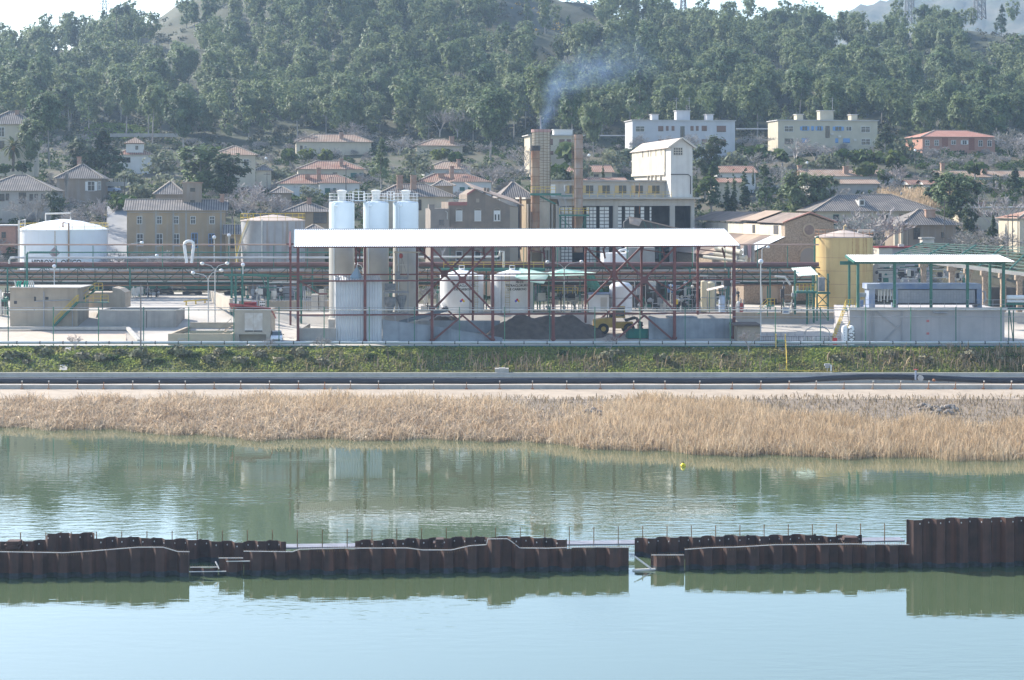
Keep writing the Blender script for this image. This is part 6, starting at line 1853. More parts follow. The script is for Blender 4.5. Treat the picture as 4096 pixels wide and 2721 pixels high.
 # many slim pipes: three bundles of pipework, each one thing
 for nm, xs, ys, Y, lb in (("a", (2142, 2345), (1135, 1252), 280.5, "tangle of slim pipes and valves under the torn green roof"), ("b", (2540, 2790), (1120, 1250), 281, "dark tangle of pipes, pumps and frames behind the second cross brace"), ("c", (2905, 2960), (1060, 1250), 277, "bundle of vertical pipes at the shed's right rear corner"), ("d", (1690, 1765), (1130, 1252), 283.5, "dark pipework left of the chemical tanks"), ("e", (3120, 3185), (1115, 1250), 270, "pipe manifold left of the loading platform"), ("g", (0, 60), (1150, 1260), 268, "pipes and frames at the left edge beside the beige building"), ("h", (520, 640), (1130, 1190), 286, "low pipework under the pipe bridge behind the lamps"), ("i", (985, 1190), (1125, 1205), 284, "pipework under the bridge before the grey stair tank"), ("j", (1540, 1660), (1060, 1250), 281, "pipes and frames between the silos and the left chemical tank"), ("k", (2600, 2900), (1100, 1240), 284, "pipes and frames behind the shed's right bays"), ("f", (3500, 3880), (1060, 1135), 290, "maze of pipes behind the right canopy")):
  t = thing("pipework", lb, "pipework", P(sum(xs) / 2, ys[1], Y))
  M = rel(t)
  bs_ = [B(M), B(M), B(M), B(M)]
  n = int((xs[1] - xs[0]) / 6) + 8
  for k in range(n):
   x = random.uniform(*xs); y0 = random.uniform(ys[0], ys[1] - 20); y1 = random.uniform(y0 + 15, ys[1])
   Yq = Y + random.uniform(0, 3.5)
   b = bs_[random.choice([0, 0, 1, 1, 2, 3, 3])]
   r = random.choice([.04, .05, .07, .1])
   if random.random() < .62 and nm != "f": b.tube([P(x, y0, Yq), P(x, ys[1], Yq)], r, 6)
   else:
    x2 = min(xs[1], x + random.uniform(15, 90)); b.tube([P(x, y0, Yq), P(x2, y0 + random.uniform(-2, 2), Yq)], r, 6)
   if random.random() < .35: b.sphere(P(x, (y0 + y1) / 2, Yq), random.uniform(.12, .35), 7)
   if random.random() < .25:
    p = P(x, random.uniform(ys[0] + 30, ys[1] - 10), Yq); b.cbox(p.x, p.y, p.z, random.uniform(.3, 1.2), .6, random.uniform(.3, 1.4))
  for b, m_, nn in zip(bs_, (grey, offwhite, green, darkm), ("steel_pipe", "insulated_pipe", "green_pipe", "pump")):
   if b.f: b.done(nn, m_, t)
 t = thing("blue_tank", "blue horizontal tank on a frame behind the shed's right bays", "tank", P(2690, 1160, 283))
 b = B(rel(t)); b.tube([P(2670, 1155, 283), P(2700, 1155, 283)], .62, 14); b.done("shell", mat("tank_blue", (0.12, 0.25, 0.50), rough=.4), t, True)
 b = B(rel(t)); pbox(b, 2672, 2698, 1166, 1172, 283, .8); b.done("cradle", darkm, t)
 one("yellow_drum", "yellow drum standing in the dark process bay", "drum", yellow, lambda b: pbox(b, 2703, 2712, 1198, 1218, 280, .5), P(2707, 1218, 280))
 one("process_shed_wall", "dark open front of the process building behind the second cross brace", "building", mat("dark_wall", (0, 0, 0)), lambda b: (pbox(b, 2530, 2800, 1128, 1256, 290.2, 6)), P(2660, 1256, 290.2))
 t = thing("lean_roof", "small pale sloping roof on thin posts by the stone wall", "canopy", P(2880, 1248, 276))
 b = B(rel(t)); b.prism([P(2830, 1158, 277), P(2896, 1143, 277), P(2896, 1149, 276), P(2832, 1163, 276)], (0, 1.5, 0)); b.done("roof", mat("pale_roof", (0.5, 0.43, 0.38)), t)
 b = B(rel(t)); b.bar(P(2838, 1160, 277), P(2838, 1250, 277), .1); b.bar(P(2890, 1148, 277), P(2890, 1250, 277), .1); b.done("post", green, t)
 t = thing("plinth_wall", "beige retaining wall behind the chemical tanks and heap", "wall", P(2200, 1300, 273))
 b = B(rel(t)); pbox(b, 1680, 2600, 1256, 1304, 273.6, .4); b.done("wall", beige, t)
clutter()
# ---------------------------------------------------------------- central concrete factory, chimneys, stone workshop, gabled house
cream = mat("cream_wall", (0.55, 0.50, 0.42), (0.48, 0.44, 0.37), sc=.5)
towerw = mat("tower_white", (0.62, 0.60, 0.55), (0.54, 0.52, 0.48), sc=.4, streak=(.40, .37, .33), samt=.35)
corrold = mat("old_corrugated", (0.62, 0.56, 0.44), (0.53, 0.47, 0.37), sc=.5, streak=(.38, .32, .24), samt=.4)
def factory():
 A = P(2105, 1180, 335); rz = R(8)
 t = thing("factory_building", "concrete framed factory hall with glass-block panels and a roof gallery", "factory", A, rz)
 c, s = math.cos(rz), math.sin(rz)
 def U(x, v=0.0):
  k = (x - CX) / F
  return (k * (A.y + v * c) - A.x + v * s) / (c - k * s)
 def Z(y, u, v=0.0):
  return pz(y, A.y + u * s + v * c) - A.z
 W = U(2778); zs = Z(790, W * .7)
 fm = mat("factory_concrete", (0.46, 0.43, 0.375), (0.385, 0.36, 0.315), sc=.4, streak=(.30, .26, .21), samt=.35)
 b = B(); b.box(-.3, W + .9, -1.1, 15, zs - .3, zs); b.done("roof_slab", fm, t)
 b = B(); b.box(U(2235), W, 0, .6, zs - 1.55, zs - .3); b.done("edge_beam", fm, t)
 for xa, xb in ((2228, 2242), (2453, 2472), (2680, 2700), (2764, 2778)):
  b = B(); b.box(U(xa), U(xb), 0, .7, -1, zs - 1.55); b.done("column", fm, t)
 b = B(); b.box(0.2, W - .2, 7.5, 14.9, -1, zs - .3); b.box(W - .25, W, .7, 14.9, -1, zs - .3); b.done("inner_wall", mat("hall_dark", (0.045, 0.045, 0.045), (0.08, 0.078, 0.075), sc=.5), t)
 pane = mat("glass_block", (0.72, 0.70, 0.64), (0.62, 0.60, 0.55), sc=1.5, rough=.5)
 for xa, xb in ((2244, 2290), (2345, 2386), (2398, 2437), (2470, 2488), (2500, 2538), (2562, 2578), (2598, 2607)):
  ua, ub = U(xa, .3), U(xb, .3)
  b = B()
  nx, nz = max(1, int((ub - ua) / .62)), 17
  for i in range(nx):
   for j in range(nz):
    x0 = ua + (ub - ua) * i / nx; z1 = zs - 1.8 - j * .64
    b.box(x0 + .07, x0 + (ub - ua) / nx - .07, .35, .40, z1 - .5, z1)
  b.done("glass_blocks", pane, t)
  b = B(); b.box(ua, ub, .42, .5, zs - 1.8 - nz * .64, zs - 1.6); b.done("panel_grid", mat("grid_dark", (0.16, 0.15, 0.13)), t)
 # left end: ochre fluted piers
 b = B(); b.box(0, U(2230), .2, 8, -1, zs - .3); b.done("end_wall", mat("ochre_wall", (0.30, 0.225, 0.13), (0.24, 0.18, 0.11), sc=.6), t)
 for x in (2108, 2120, 2166, 2180, 2192, 2205, 2222):
  b = B(); b.box(U(x), U(x + 6), -.35, .2, -1, zs - 1.2); b.done("pier", cream, t)
 # gallery
 zg = Z(727, W * .5, 4)
 b = B(); b.box(U(2165, 4), U(2678, 4), 4, 9, zs, zg); b.done("gallery_wall", fm, t)
 b = B(); b.box(U(2140, 4), U(2682, 4), 3.4, 9.4, zg, zg + .28); b.done("gallery_roof", conc, t)
 for x in (2277, 2343, 2409, 2475, 2541, 2608):
  ua, ub = U(x, 4), U(x + 30, 4)
  b = B(); b.m = 0; b.box(ua, ub, 3.93, 3.99, zs + .75, zs + 2.2); b.m = 1; b.box(ua - .75, ua, 3.9, 3.98, zs + .75, zs + 2.2); b.bar(((ua + ub) / 2, 3.91, zs + .75), ((ua + ub) / 2, 3.91, zs + 2.2), .07)
  b.done("window", [glass, mat("ochre_shutter", (0.50, 0.36, 0.16))], t)
 b = B(); line_rail(b, (U(2290), -.6, zs), (U(2682), -.6, zs), 12, 1.0, .055); b.done("railing", yellow, t)
 b = B(); pd = U(2170, 3.9); b.box(pd + 1.2, pd + 2.4, 3.92, 3.99, zs + .2, zs + 2.4); b.box(U(2255, 4), U(2268, 4), 3.9, 3.99, zs + 1.1, zs + 2.3); b.done("panel", mat("white_board", (.66, .66, .64)), t)
 b = B(); b.bar((U(2540), .5, zs - 3), (U(2540), .5, zs + 2.6), .1); b.bar((U(2560), .5, zs - 3), (U(2560), .5, zs + 2.6), .1); b.done("mast", rust, t)
 # dark plant inside the hall
 random.seed(12)
 b = B()
 for k in range(26):
  u = random.uniform(U(2480), W - 1); z = random.uniform(2, 13)
  if k % 2: b.tube([(u, 4, 0), (u, 4, z)], random.uniform(.08, .35), 7)
  else: b.tube([(u, 3, z), (u + random.uniform(1, 4), 3, z)], .1, 6)
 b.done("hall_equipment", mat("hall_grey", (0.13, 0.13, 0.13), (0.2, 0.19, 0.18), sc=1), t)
 # tower: a tall hall running back from the facade
 tw = thing("conveyor_tower", "tall white tower with gable window and long corrugated flank above the factory", "tower", A, rz)
 u0, u1 = U(2683), U(2770)
 ze = Z(588, u0); za = Z(553, u0); D = 34.0
 b = B(); b.prism([(u0, -.02, zs + .002), (u1, -.02, zs + .002), (u1, -.02, ze), ((u0 + u1) / 2, -.02, za - .1), (u0, -.02, ze)], (0, .5, 0)); b.box(u1 - .4, u1, .48, D, zs + .002, ze); b.box(u0, u0 + .6, .48, 4.2, zs + .002, ze); b.done("gable_wall", towerw, tw)
 b = B(); zl = Z(690, u0, 10); corrug(b, (u0 - .25, 4.2, zl), (0, 1, 0), (0, 0, 1), D - 4.2, ze - zl, .9, .05); b.box(u0 - .15, u0 + .3, 4.25, D, zl, ze); b.done("corrugated_flank", corrold, tw)
 b = B(); b.box(u0 - .35, u0 + .3, 4.2, D, zl - .5, zl - .02); b.done("flank_sill", cream, tw)
 zb_ = zs + 1.8
 b = B(); b.prism([(u0 + .1, 4.2, zb_), (u0 + .1, 4.2, zl - .5), (u0 + .1, D, zl - .5), (u0 + .1, D - 5, zb_)], (.4, 0, 0)); b.done("lower_flank", cream, tw)
 b = B()
 for v in (8, 12.5, 16, 19): b.box(u0 - .25, u0 + .1, v, v + .35, zb_, zl - .5)
 b.done("flank_rib", cream, tw)
 b = B()
 for v in (6.5, 11, 15.5, 18, 23): b.box(u0 - .34, u0 - .2, v, v + .3, ze - 1.4, ze - .1)
 b.done("vent_slot", darkm, tw)
 um = (u0 + u1) / 2
 b = B()
 corrug(b, (um, -.6, za + .05), (0, 1, 0), (u0 - .6 - um, 0, ze - .25 - za), D + 1, math.hypot(u0 - .6 - um, ze - .25 - za), .9, .05)
 b.done("roof", mat("pale_sheet", (0.55, 0.46, 0.38), (0.47, 0.39, 0.33), sc=.4), tw)
 b = B(); corrug(b, (um, D + .4, za + .05), (0, -1, 0), (u1 + .6 - um, 0, ze - .25 - za), D + 1, math.hypot(u1 + .6 - um, ze - .25 - za), .9, .05); b.done("roof", mat("pale_sheet", (0, 0, 0)), tw)
 b = B(); b.bar((u0 - .6, -.62, ze - .2), (um, -.62, za + .06), .12, .3); b.bar((um, -.62, za + .06), (u1 + .6, -.62, ze - .2), .12, .3); b.done("verge_board", cream, tw)
 ua, ub = U(2694), U(2730)
 zw0, zw1 = Z(621, u0), Z(591, u0)
 b = B(); b.m = 0; b.box(ua, ub, -.06, -.03, zw0, zw1); b.m = 1
 for k in range(5): b.bar((ua + (ub - ua) * k / 4, -.08, zw0), (ua + (ub - ua) * k / 4, -.08, zw1), .09, .05)
 for k in range(4): b.bar((ua, -.085, zw0 + (zw1 - zw0) * k / 3), (ub, -.085, zw0 + (zw1 - zw0) * k / 3), .05, .09)
 b.done("window", [glass, cream], tw)
 b = B(); b.tube([(U(2682), -.08, Z(698, u0)), (U(2752), -.08, Z(698, u0)), (U(2762), -.08, Z(706, u0)), (U(2762), -.08, zs + .6)], .09, 6); b.done("conduit", darkm, tw)
factory()
def chimneys():
 # lattice-clad cream chimney
 Y = 333.0
 x, r = 2164, 36 * Y / F
 z0, z1 = pz(1000, Y), pz(519, Y)
 t = thing("chimney", "broad cream chimney wrapped in a steel mesh, giving off blue smoke", "chimney", (pxx(x, Y), Y, z0))
 h = z1 - z0
 b = B(); b.lathe((0, 0, 0), [(r, 0), (r, h), (r * .8, h), (r * .8, h - 1.5)], 24); b.done("flue", mat("cream_flue", (0.50, 0.44, 0.34), (0.40, 0.35, 0.27), sc=.5), t, True)
 b = B()
 random.seed(3)
 for k in range(14):
  a = 2 * math.pi * k / 14; p = ((r + .12) * math.cos(a), (r + .12) * math.sin(a)); b.bar((*p, h * .4), (*p, h), .07)
 for j in range(26):
  z = h * .4 + j * h * .6 / 26
  pts = [((r + .12) * math.cos(q), (r + .12) * math.sin(q), z + random.uniform(-.12, .12)) for q in np.linspace(0, 2 * math.pi, 15)]
  b.tube(pts, .035, 4)
 b.done("mesh_cage", mat("mesh_brown", (0.20, 0.16, 0.11)), t)
 b = B(); b.lathe((0, 0, h), [(r + .15, -.5), (r + .15, .02), (r * .85, .02)], 24); b.done("rim", mat("rim_pink", (0.40, 0.25, 0.22)), t)
 for lb, x, yt, Y, rp in (("short rusty orange chimney in front of the mesh-wrapped one", 2141, 583, 326, 17.5), ("tall thin rusty chimney standing alone left of the gallery", 2314, 539, 326, 17.5)):
  r = rp * Y / F; z0, z1 = pz(1010, Y), pz(yt, Y); h = z1 - z0
  t = thing("chimney", lb, "chimney", (pxx(x, Y), Y, z0))
  b = B(); b.lathe((0, 0, 0), [(r, 0), (r, h), (r * .8, h), (r * .8, h - 1)], 20)
  b.done("flue", rust if x < 2200 else mat("grey_rust", (0.34, 0.275, 0.23), (0.26, 0.165, 0.11), sc=.4, streak=(.32, .15, .07), samt=.6), t, True)
  b = B()
  for k in range(12): b.lathe((0, 0, 0), [(r + .06, h * (k + .5) / 12), (r + .06, h * (k + .5) / 12 + .1)], 20)
  b.done("band", mat("band_rust", (0.20, 0.12, 0.07)), t)
  if x > 2200:
   b = B(); b.bar((-r - .35, 0, 0), (-r - .35, 0, h), .1); b.bar((-r - .05, 0, 0), (-r - .05, 0, h), .06)
   for k in range(50): b.bar((-r - .35, 0, h * k / 50), (-r, 0, h * k / 50), .04)
   b.done("ladder", rust, t)
  else:
   b = B(); b.lathe((0, 0, h), [(r + .12, -.9), (r + .12, 0), (r * .8, .02)], 20); b.done("rim", darkm, t)
 t = thing("chimney_platform", "green platform with yellow rails and steps round the chimneys", "platform", P(2180, 778, 324))
 M = rel(t)
 b = B(M); b.bar(P(2120, 778, 324), P(2245, 778, 324), 2.2, .4); b.bar(P(2245, 784, 324), P(2290, 784, 324), 1.4, .2); b.bar(P(2236, 862, 324), P(2356, 862, 324), 1.8, .3)
 b.bar(P(2160, 786, 324), P(2222, 816, 324), .3)
 for x in (2240, 2262, 2340): b.bar(P(x, 862, 324), P(x, 1000, 324), .2)
 b.bar(P(2240, 870, 324), P(2300, 925, 324), .12); b.bar(P(2340, 870, 324), P(2325, 925, 324), .12); b.done("deck", green, t)
 b = B(M); line_rail(b, P(2122, 772, 323), P(2222, 772, 323), 5, 1.05, .08); line_rail(b, P(2238, 856, 323), P(2354, 856, 323), 6, 1.0, .08); b.done("railing", yellow, t)
 b = B(M)
 for dx in (0, 26): b.bar(P(2226 + dx, 772, 323.5), P(2248 + dx, 856, 323.5), .1, .3); b.bar(P(2229 + dx, 760, 323.5), P(2251 + dx, 840, 323.5), .06)
 for k in range(10): b.bar(P(2228 + k * 2.2, 776 + k * 8.2, 323.5), P(2254 + k * 2.2, 776 + k * 8.2, 323.5), .2, .05)
 b.done("stair", grey, t)
 t = thing("inclined_conveyor", "dark inclined conveyor gallery with a rusty roof end, sloping right", "conveyor", P(2600, 880, 318))
 M = rel(t)
 b = B(M); b.prism([P(2495, 890, 318), P(2520, 868, 318), P(2570, 878, 318), P(2740, 922, 318), P(2740, 980, 318), P(2500, 960, 318)], (0, 3, 0)); b.done("gallery", mat("conveyor_dark", (0.07, 0.075, 0.07), (0.11, 0.11, 0.10), sc=.8), t)
 b = B(M); b.prism([P(2516, 870, 317.6), P(2570, 878, 317.6), P(2556, 906, 316), P(2518, 896, 316)], (0, 0, .12)); b.bar(P(2515, 867, 317.5), P(2745, 922, 317.5), .3, .2); b.done("roof_sheet", rustroof, t)
 b = B(M)
 for k in range(6): b.bar(P(2575 + k * 26, 886 + k * 7, 317.8), P(2590 + k * 26, 925 + k * 4, 317.8), .1)
 b.done("bracing", green, t)
 # smoke
 m = bpy.data.materials.new("smoke_air"); m.use_nodes = True
 n, l = m.node_tree.nodes, m.node_tree.links; n.clear()
 pv = n.new("ShaderNodeVolumePrincipled"); pv.inputs["Color"].default_value = (0.42, 0.62, 1.0, 1)
 tc = n.new("ShaderNodeTexCoord")
 tx = n.new("ShaderNodeTexNoise"); tx.inputs["Scale"].default_value = .32; tx.inputs["Detail"].default_value = 3
 l.new(tc.outputs["Object"], tx.inputs["Vector"])
 mr = n.new("ShaderNodeMapRange"); mr.inputs[1].default_value = .40; mr.inputs[2].default_value = .68; mr.inputs[3].default_value = .15; mr.inputs[4].default_value = 1.0
 l.new(tx.outputs["Fac"], mr.inputs[0])
 sp = n.new("ShaderNodeSeparateXYZ"); l.new(tc.outputs["Object"], sp.inputs[0])
 def ma(op, a, c):
  q = n.new("ShaderNodeMath"); q.operation = op
  for k, s_ in enumerate((a, c)):
   if isinstance(s_, (int, float)): q.inputs[k].default_value = s_
   else: l.new(s_, q.inputs[k])
  return q.outputs[0]
 TT = [0, 1.5, 3.9, 6.6, 9.9, 14, 18.5, 23.2, 29.3, 35.4]
 XC = [0, .36, 1.0, 1.6, 2.7, 4.8, 7.9, 11.5, 16, 20.5]
 RR = [1.3, 1.7, 2.2, 2.8, 3.6, 4.6, 5.6, 6.4, 7.0, 7.4]
 DD = [1.0, 1.0, .9, .75, .62, .5, .36, .24, .12, 0.0]
 t_ = ma('DIVIDE', ma('ADD', sp.outputs[0], sp.outputs[2]), 36.0)
 def curve(ys, sc_):
  q = n.new("ShaderNodeFloatCurve"); c_ = q.mapping.curves[0]
  c_.points[0].location = (TT[0] / 36, ys[0] / sc_); c_.points[1].location = (TT[-1] / 36, ys[-1] / sc_)
  for a, y in zip(TT[1:-1], ys[1:-1]): c_.points.new(a / 36, y / sc_)
  q.mapping.update()
  l.new(t_, q.inputs["Value"])
  return ma('MULTIPLY', q.outputs[0], sc_)
 xc, rr_, dd = curve(XC, 36.0), curve(RR, 36.0), curve(DD, 1.0)
 zc = ma('SUBTRACT', ma('MULTIPLY', t_, 36.0), xc)
 dx = ma('SUBTRACT', sp.outputs[0], xc); dz = ma('SUBTRACT', sp.outputs[2], zc)
 d2 = ma('ADD', ma('ADD', ma('MULTIPLY', dx, dx), ma('MULTIPLY', dz, dz)), ma('MULTIPLY', sp.outputs[1], sp.outputs[1]))
 fall = ma('MAXIMUM', ma('SUBTRACT', 1.0, ma('DIVIDE', d2, ma('MULTIPLY', rr_, rr_))), 0.0)
 den = ma('MULTIPLY', ma('MULTIPLY', ma('MULTIPLY', ma('MULTIPLY', fall, fall), mr.outputs[0]), dd), 0.2)
 l.new(den, pv.inputs["Density"])
 ou = n.new("ShaderNodeOutputMaterial"); l.new(pv.outputs[0], ou.inputs["Volume"])
 Y = 333.0
 o0 = P(2164, 520, Y)
 pts = [Vector((a, 0, c - a)) for a, c in zip(XC, TT)]; rr = [r * 1.15 for r in RR]
 b = B()
 nn = 14
 vs, fs = [], []
 for i, (p, r) in enumerate(zip(pts, rr)):
  a = Vector((.7071, 0, -.7071)) if i else Vector((1, 0, 0)); c = Vector((0, 1, 0))
  for k in range(nn):
   q = 2 * math.pi * k / nn
   vs.append(p + a * r * math.cos(q) + c * r * math.sin(q))
 for i in range(len(pts) - 1):
  for k in range(nn):
   k2 = (k + 1) % nn; fs.append((i * nn + k, i * nn + k2, (i + 1) * nn + k2, (i + 1) * nn + k))
 fs += [tuple(range(nn - 1, -1, -1)), tuple((len(pts) - 1) * nn + k for k in range(nn))]
 b.add(vs, fs)
 o = b.done("smoke", m); o.location = o0
 tag(o, "thin blue smoke drifting right from the mesh-wrapped chimney", "smoke", kind="stuff")
chimneys()
# ---- stone workshop with rose window
def stone_workshop():
 rz = R(11)
 A = P(3140, 1250, 302)
 t = thing("stone_workshop", "rubble-stone workshop with round window, arches and weathered sheet roofs", "building", A, rz)
 c, s = math.cos(rz), math.sin(rz)
 def U(x, v=0.0):
  k = (x - CX) / F
  return (k * (A.y + v * c) - A.x + v * s) / (c - k * s)
 def Z(y, u, v=0.0): return pz(y, A.y + u * s + v * c) - A.z
 w = U(3335); ua = U(2975)
 ze = Z(892, 0); za = Z(859, w / 2)
 L = 44.0
 b = B(); b.prism([(0, 0, -1), (w, 0, -1), (w, 0, ze), (w / 2, 0, za), (0, 0, ze)], (0, .6, 0)); b.box(0, .5, .6, L, -1, ze - .3); b.box(w - .5, w, .6, L, -1, ze - .3); b.done("nave_wall", stone, t)
 zai = Z(952, 0); zao = Z(1032, ua)
 b = B(); b.prism([(ua, .05, -1), (-.002, .05, -1), (-.002, .05, zai), (ua, .05, zao)], (0, .6, 0)); b.box(ua, ua + .5, .65, L, -1, zao - .1); b.done("aisle_wall", stone, t)
 def roofpart(nm, m_, p, q, v0, v1, pitch=.5):
  b = B(); d = Vector(q) - Vector(p)
  corrug(b, (p[0], v0, p[2]), (0, 1, 0), (d.x, 0, d.z), v1 - v0, d.length, pitch, .05)
  return b.done(nm, m_, t)
 nr = ((w / 2, 0, za + .25), (-.5, 0, ze - .05))
 roofpart("nave_roof", rustroof, *nr, -.3, 13)
 roofpart("nave_roof", mat("light_rustroof", (0.50, 0.37, 0.27), (0.40, 0.30, 0.22), sc=.4), (nr[0][0], 0, nr[0][2] + .3), (nr[1][0], 0, nr[1][2] + .3), 13, 22)
 roofpart("nave_roof", mat("dark_rustroof", (0.20, 0.15, 0.12), (0.26, 0.20, 0.16), sc=.4), *nr, 22, L + 8)
 b = B(); d = Vector((w + .5 - w / 2, 0, ze - za - .3)); corrug(b, (w / 2, L, za + .25), (0, -1, 0), d, L, d.length, .5, .05); b.done("nave_roof", rustroof, t)
 b = B(); b.bar((-.45, -.28, ze + .12), (w / 2, -.28, za + .42), .5, .14); b.bar((w / 2, -.28, za + .42), (w + .45, -.28, ze + .12), .5, .14); b.done("verge", mat("verge_red", (0.40, 0.20, 0.16)), t)
 b = B()
 for v0, v1 in ((1.5, 13), (13, 22), (22, L)): b.box(-.06, -.01, v0 + .1, v1, zai + .3, ze - .4)
 b.done("clerestory", corrold, t)
 b = B(); b.box(-.1, -.04, 3, 5.5, zai + .5, ze - .5); b.box(-.1, -.04, 15, 16.5, zai + .5, ze - .5); b.done("clerestory_opening", darkm, t)
 ar = ((.0, 0, zai + .2), (ua - .8, 0, zao + .05))
 roofpart("aisle_roof", roofwhite, *ar, -.2, 7)
 roofpart("aisle_roof", rustroof, *ar, 7, 12)
 roofpart("aisle_roof", mat("light_rustroof", (0, 0, 0)), *ar, 12, 21)
 roofpart("aisle_roof", mat("dark_rustroof", (0, 0, 0)), *ar, 21, L)
 # rose window with stone ring
 cx_, cz_ = U(3236), Z(920, w / 2)
 b = B(); b.tube([(cx_, -.14, cz_), (cx_, 0, cz_)], 1.12, 28); b.done("window_ring", mat("dressed_stone", (0.40, 0.31, 0.22), (0.33, 0.255, 0.18), sc=1.5), t)
 b = B(); b.tube([(cx_, -.17, cz_), (cx_, -.10, cz_)], .82, 28); b.done("rose_window", mat("brick_infill", (0.24, 0.17, 0.135), (0.18, 0.13, 0.11), sc=3), t)
 # arches
 def arch(x0, x1, ytop, ybot, nm, infill, v=-.12):
  a0, a1 = U(x0), U(x1); zt, zb = Z(ytop, a0), Z(ybot, a0); r = (a1 - a0) / 2; cx = (a0 + a1) / 2
  pts = [(a0, v, zb)] + [(cx - r * math.cos(q), v, zt - r + r * math.sin(q)) for q in np.linspace(0, math.pi, 15)] + [(a1, v, zb)]
  b = B(); b.prism(pts, (0, .14, 0)); b.done(nm, infill, t)
  R_ = r * 1.18
  b = B()
  qs_ = np.linspace(0, math.pi, 15)
  for q0, q1 in zip(qs_[:-1], qs_[1:]):
   b.prism([(cx - r * math.cos(q0), v - .05, zt - r + r * math.sin(q0)), (cx - R_ * math.cos(q0), v - .05, zt - r + R_ * math.sin(q0)), (cx - R_ * math.cos(q1), v - .05, zt - r + R_ * math.sin(q1)), (cx - r * math.cos(q1), v - .05, zt - r + r * math.sin(q1))], (0, .12, 0))
  b.done("arch_ring", mat("dressed_stone", (0, 0, 0)), t)
 arch(3200, 3266, 992, 1100, "arch_infill", mat("grey_infill", (0.25, 0.23, 0.21)))
 arch(3048, 3110, 1142, 1250, "arch_infill", mat("beige_infill", (0.40, 0.32, 0.24)))
 b = B(); b.box(U(3052), U(3106), -.2, -.13, Z(1250, 0), Z(1196, 0)); b.done("doorway", darkm, t)
stone_workshop()
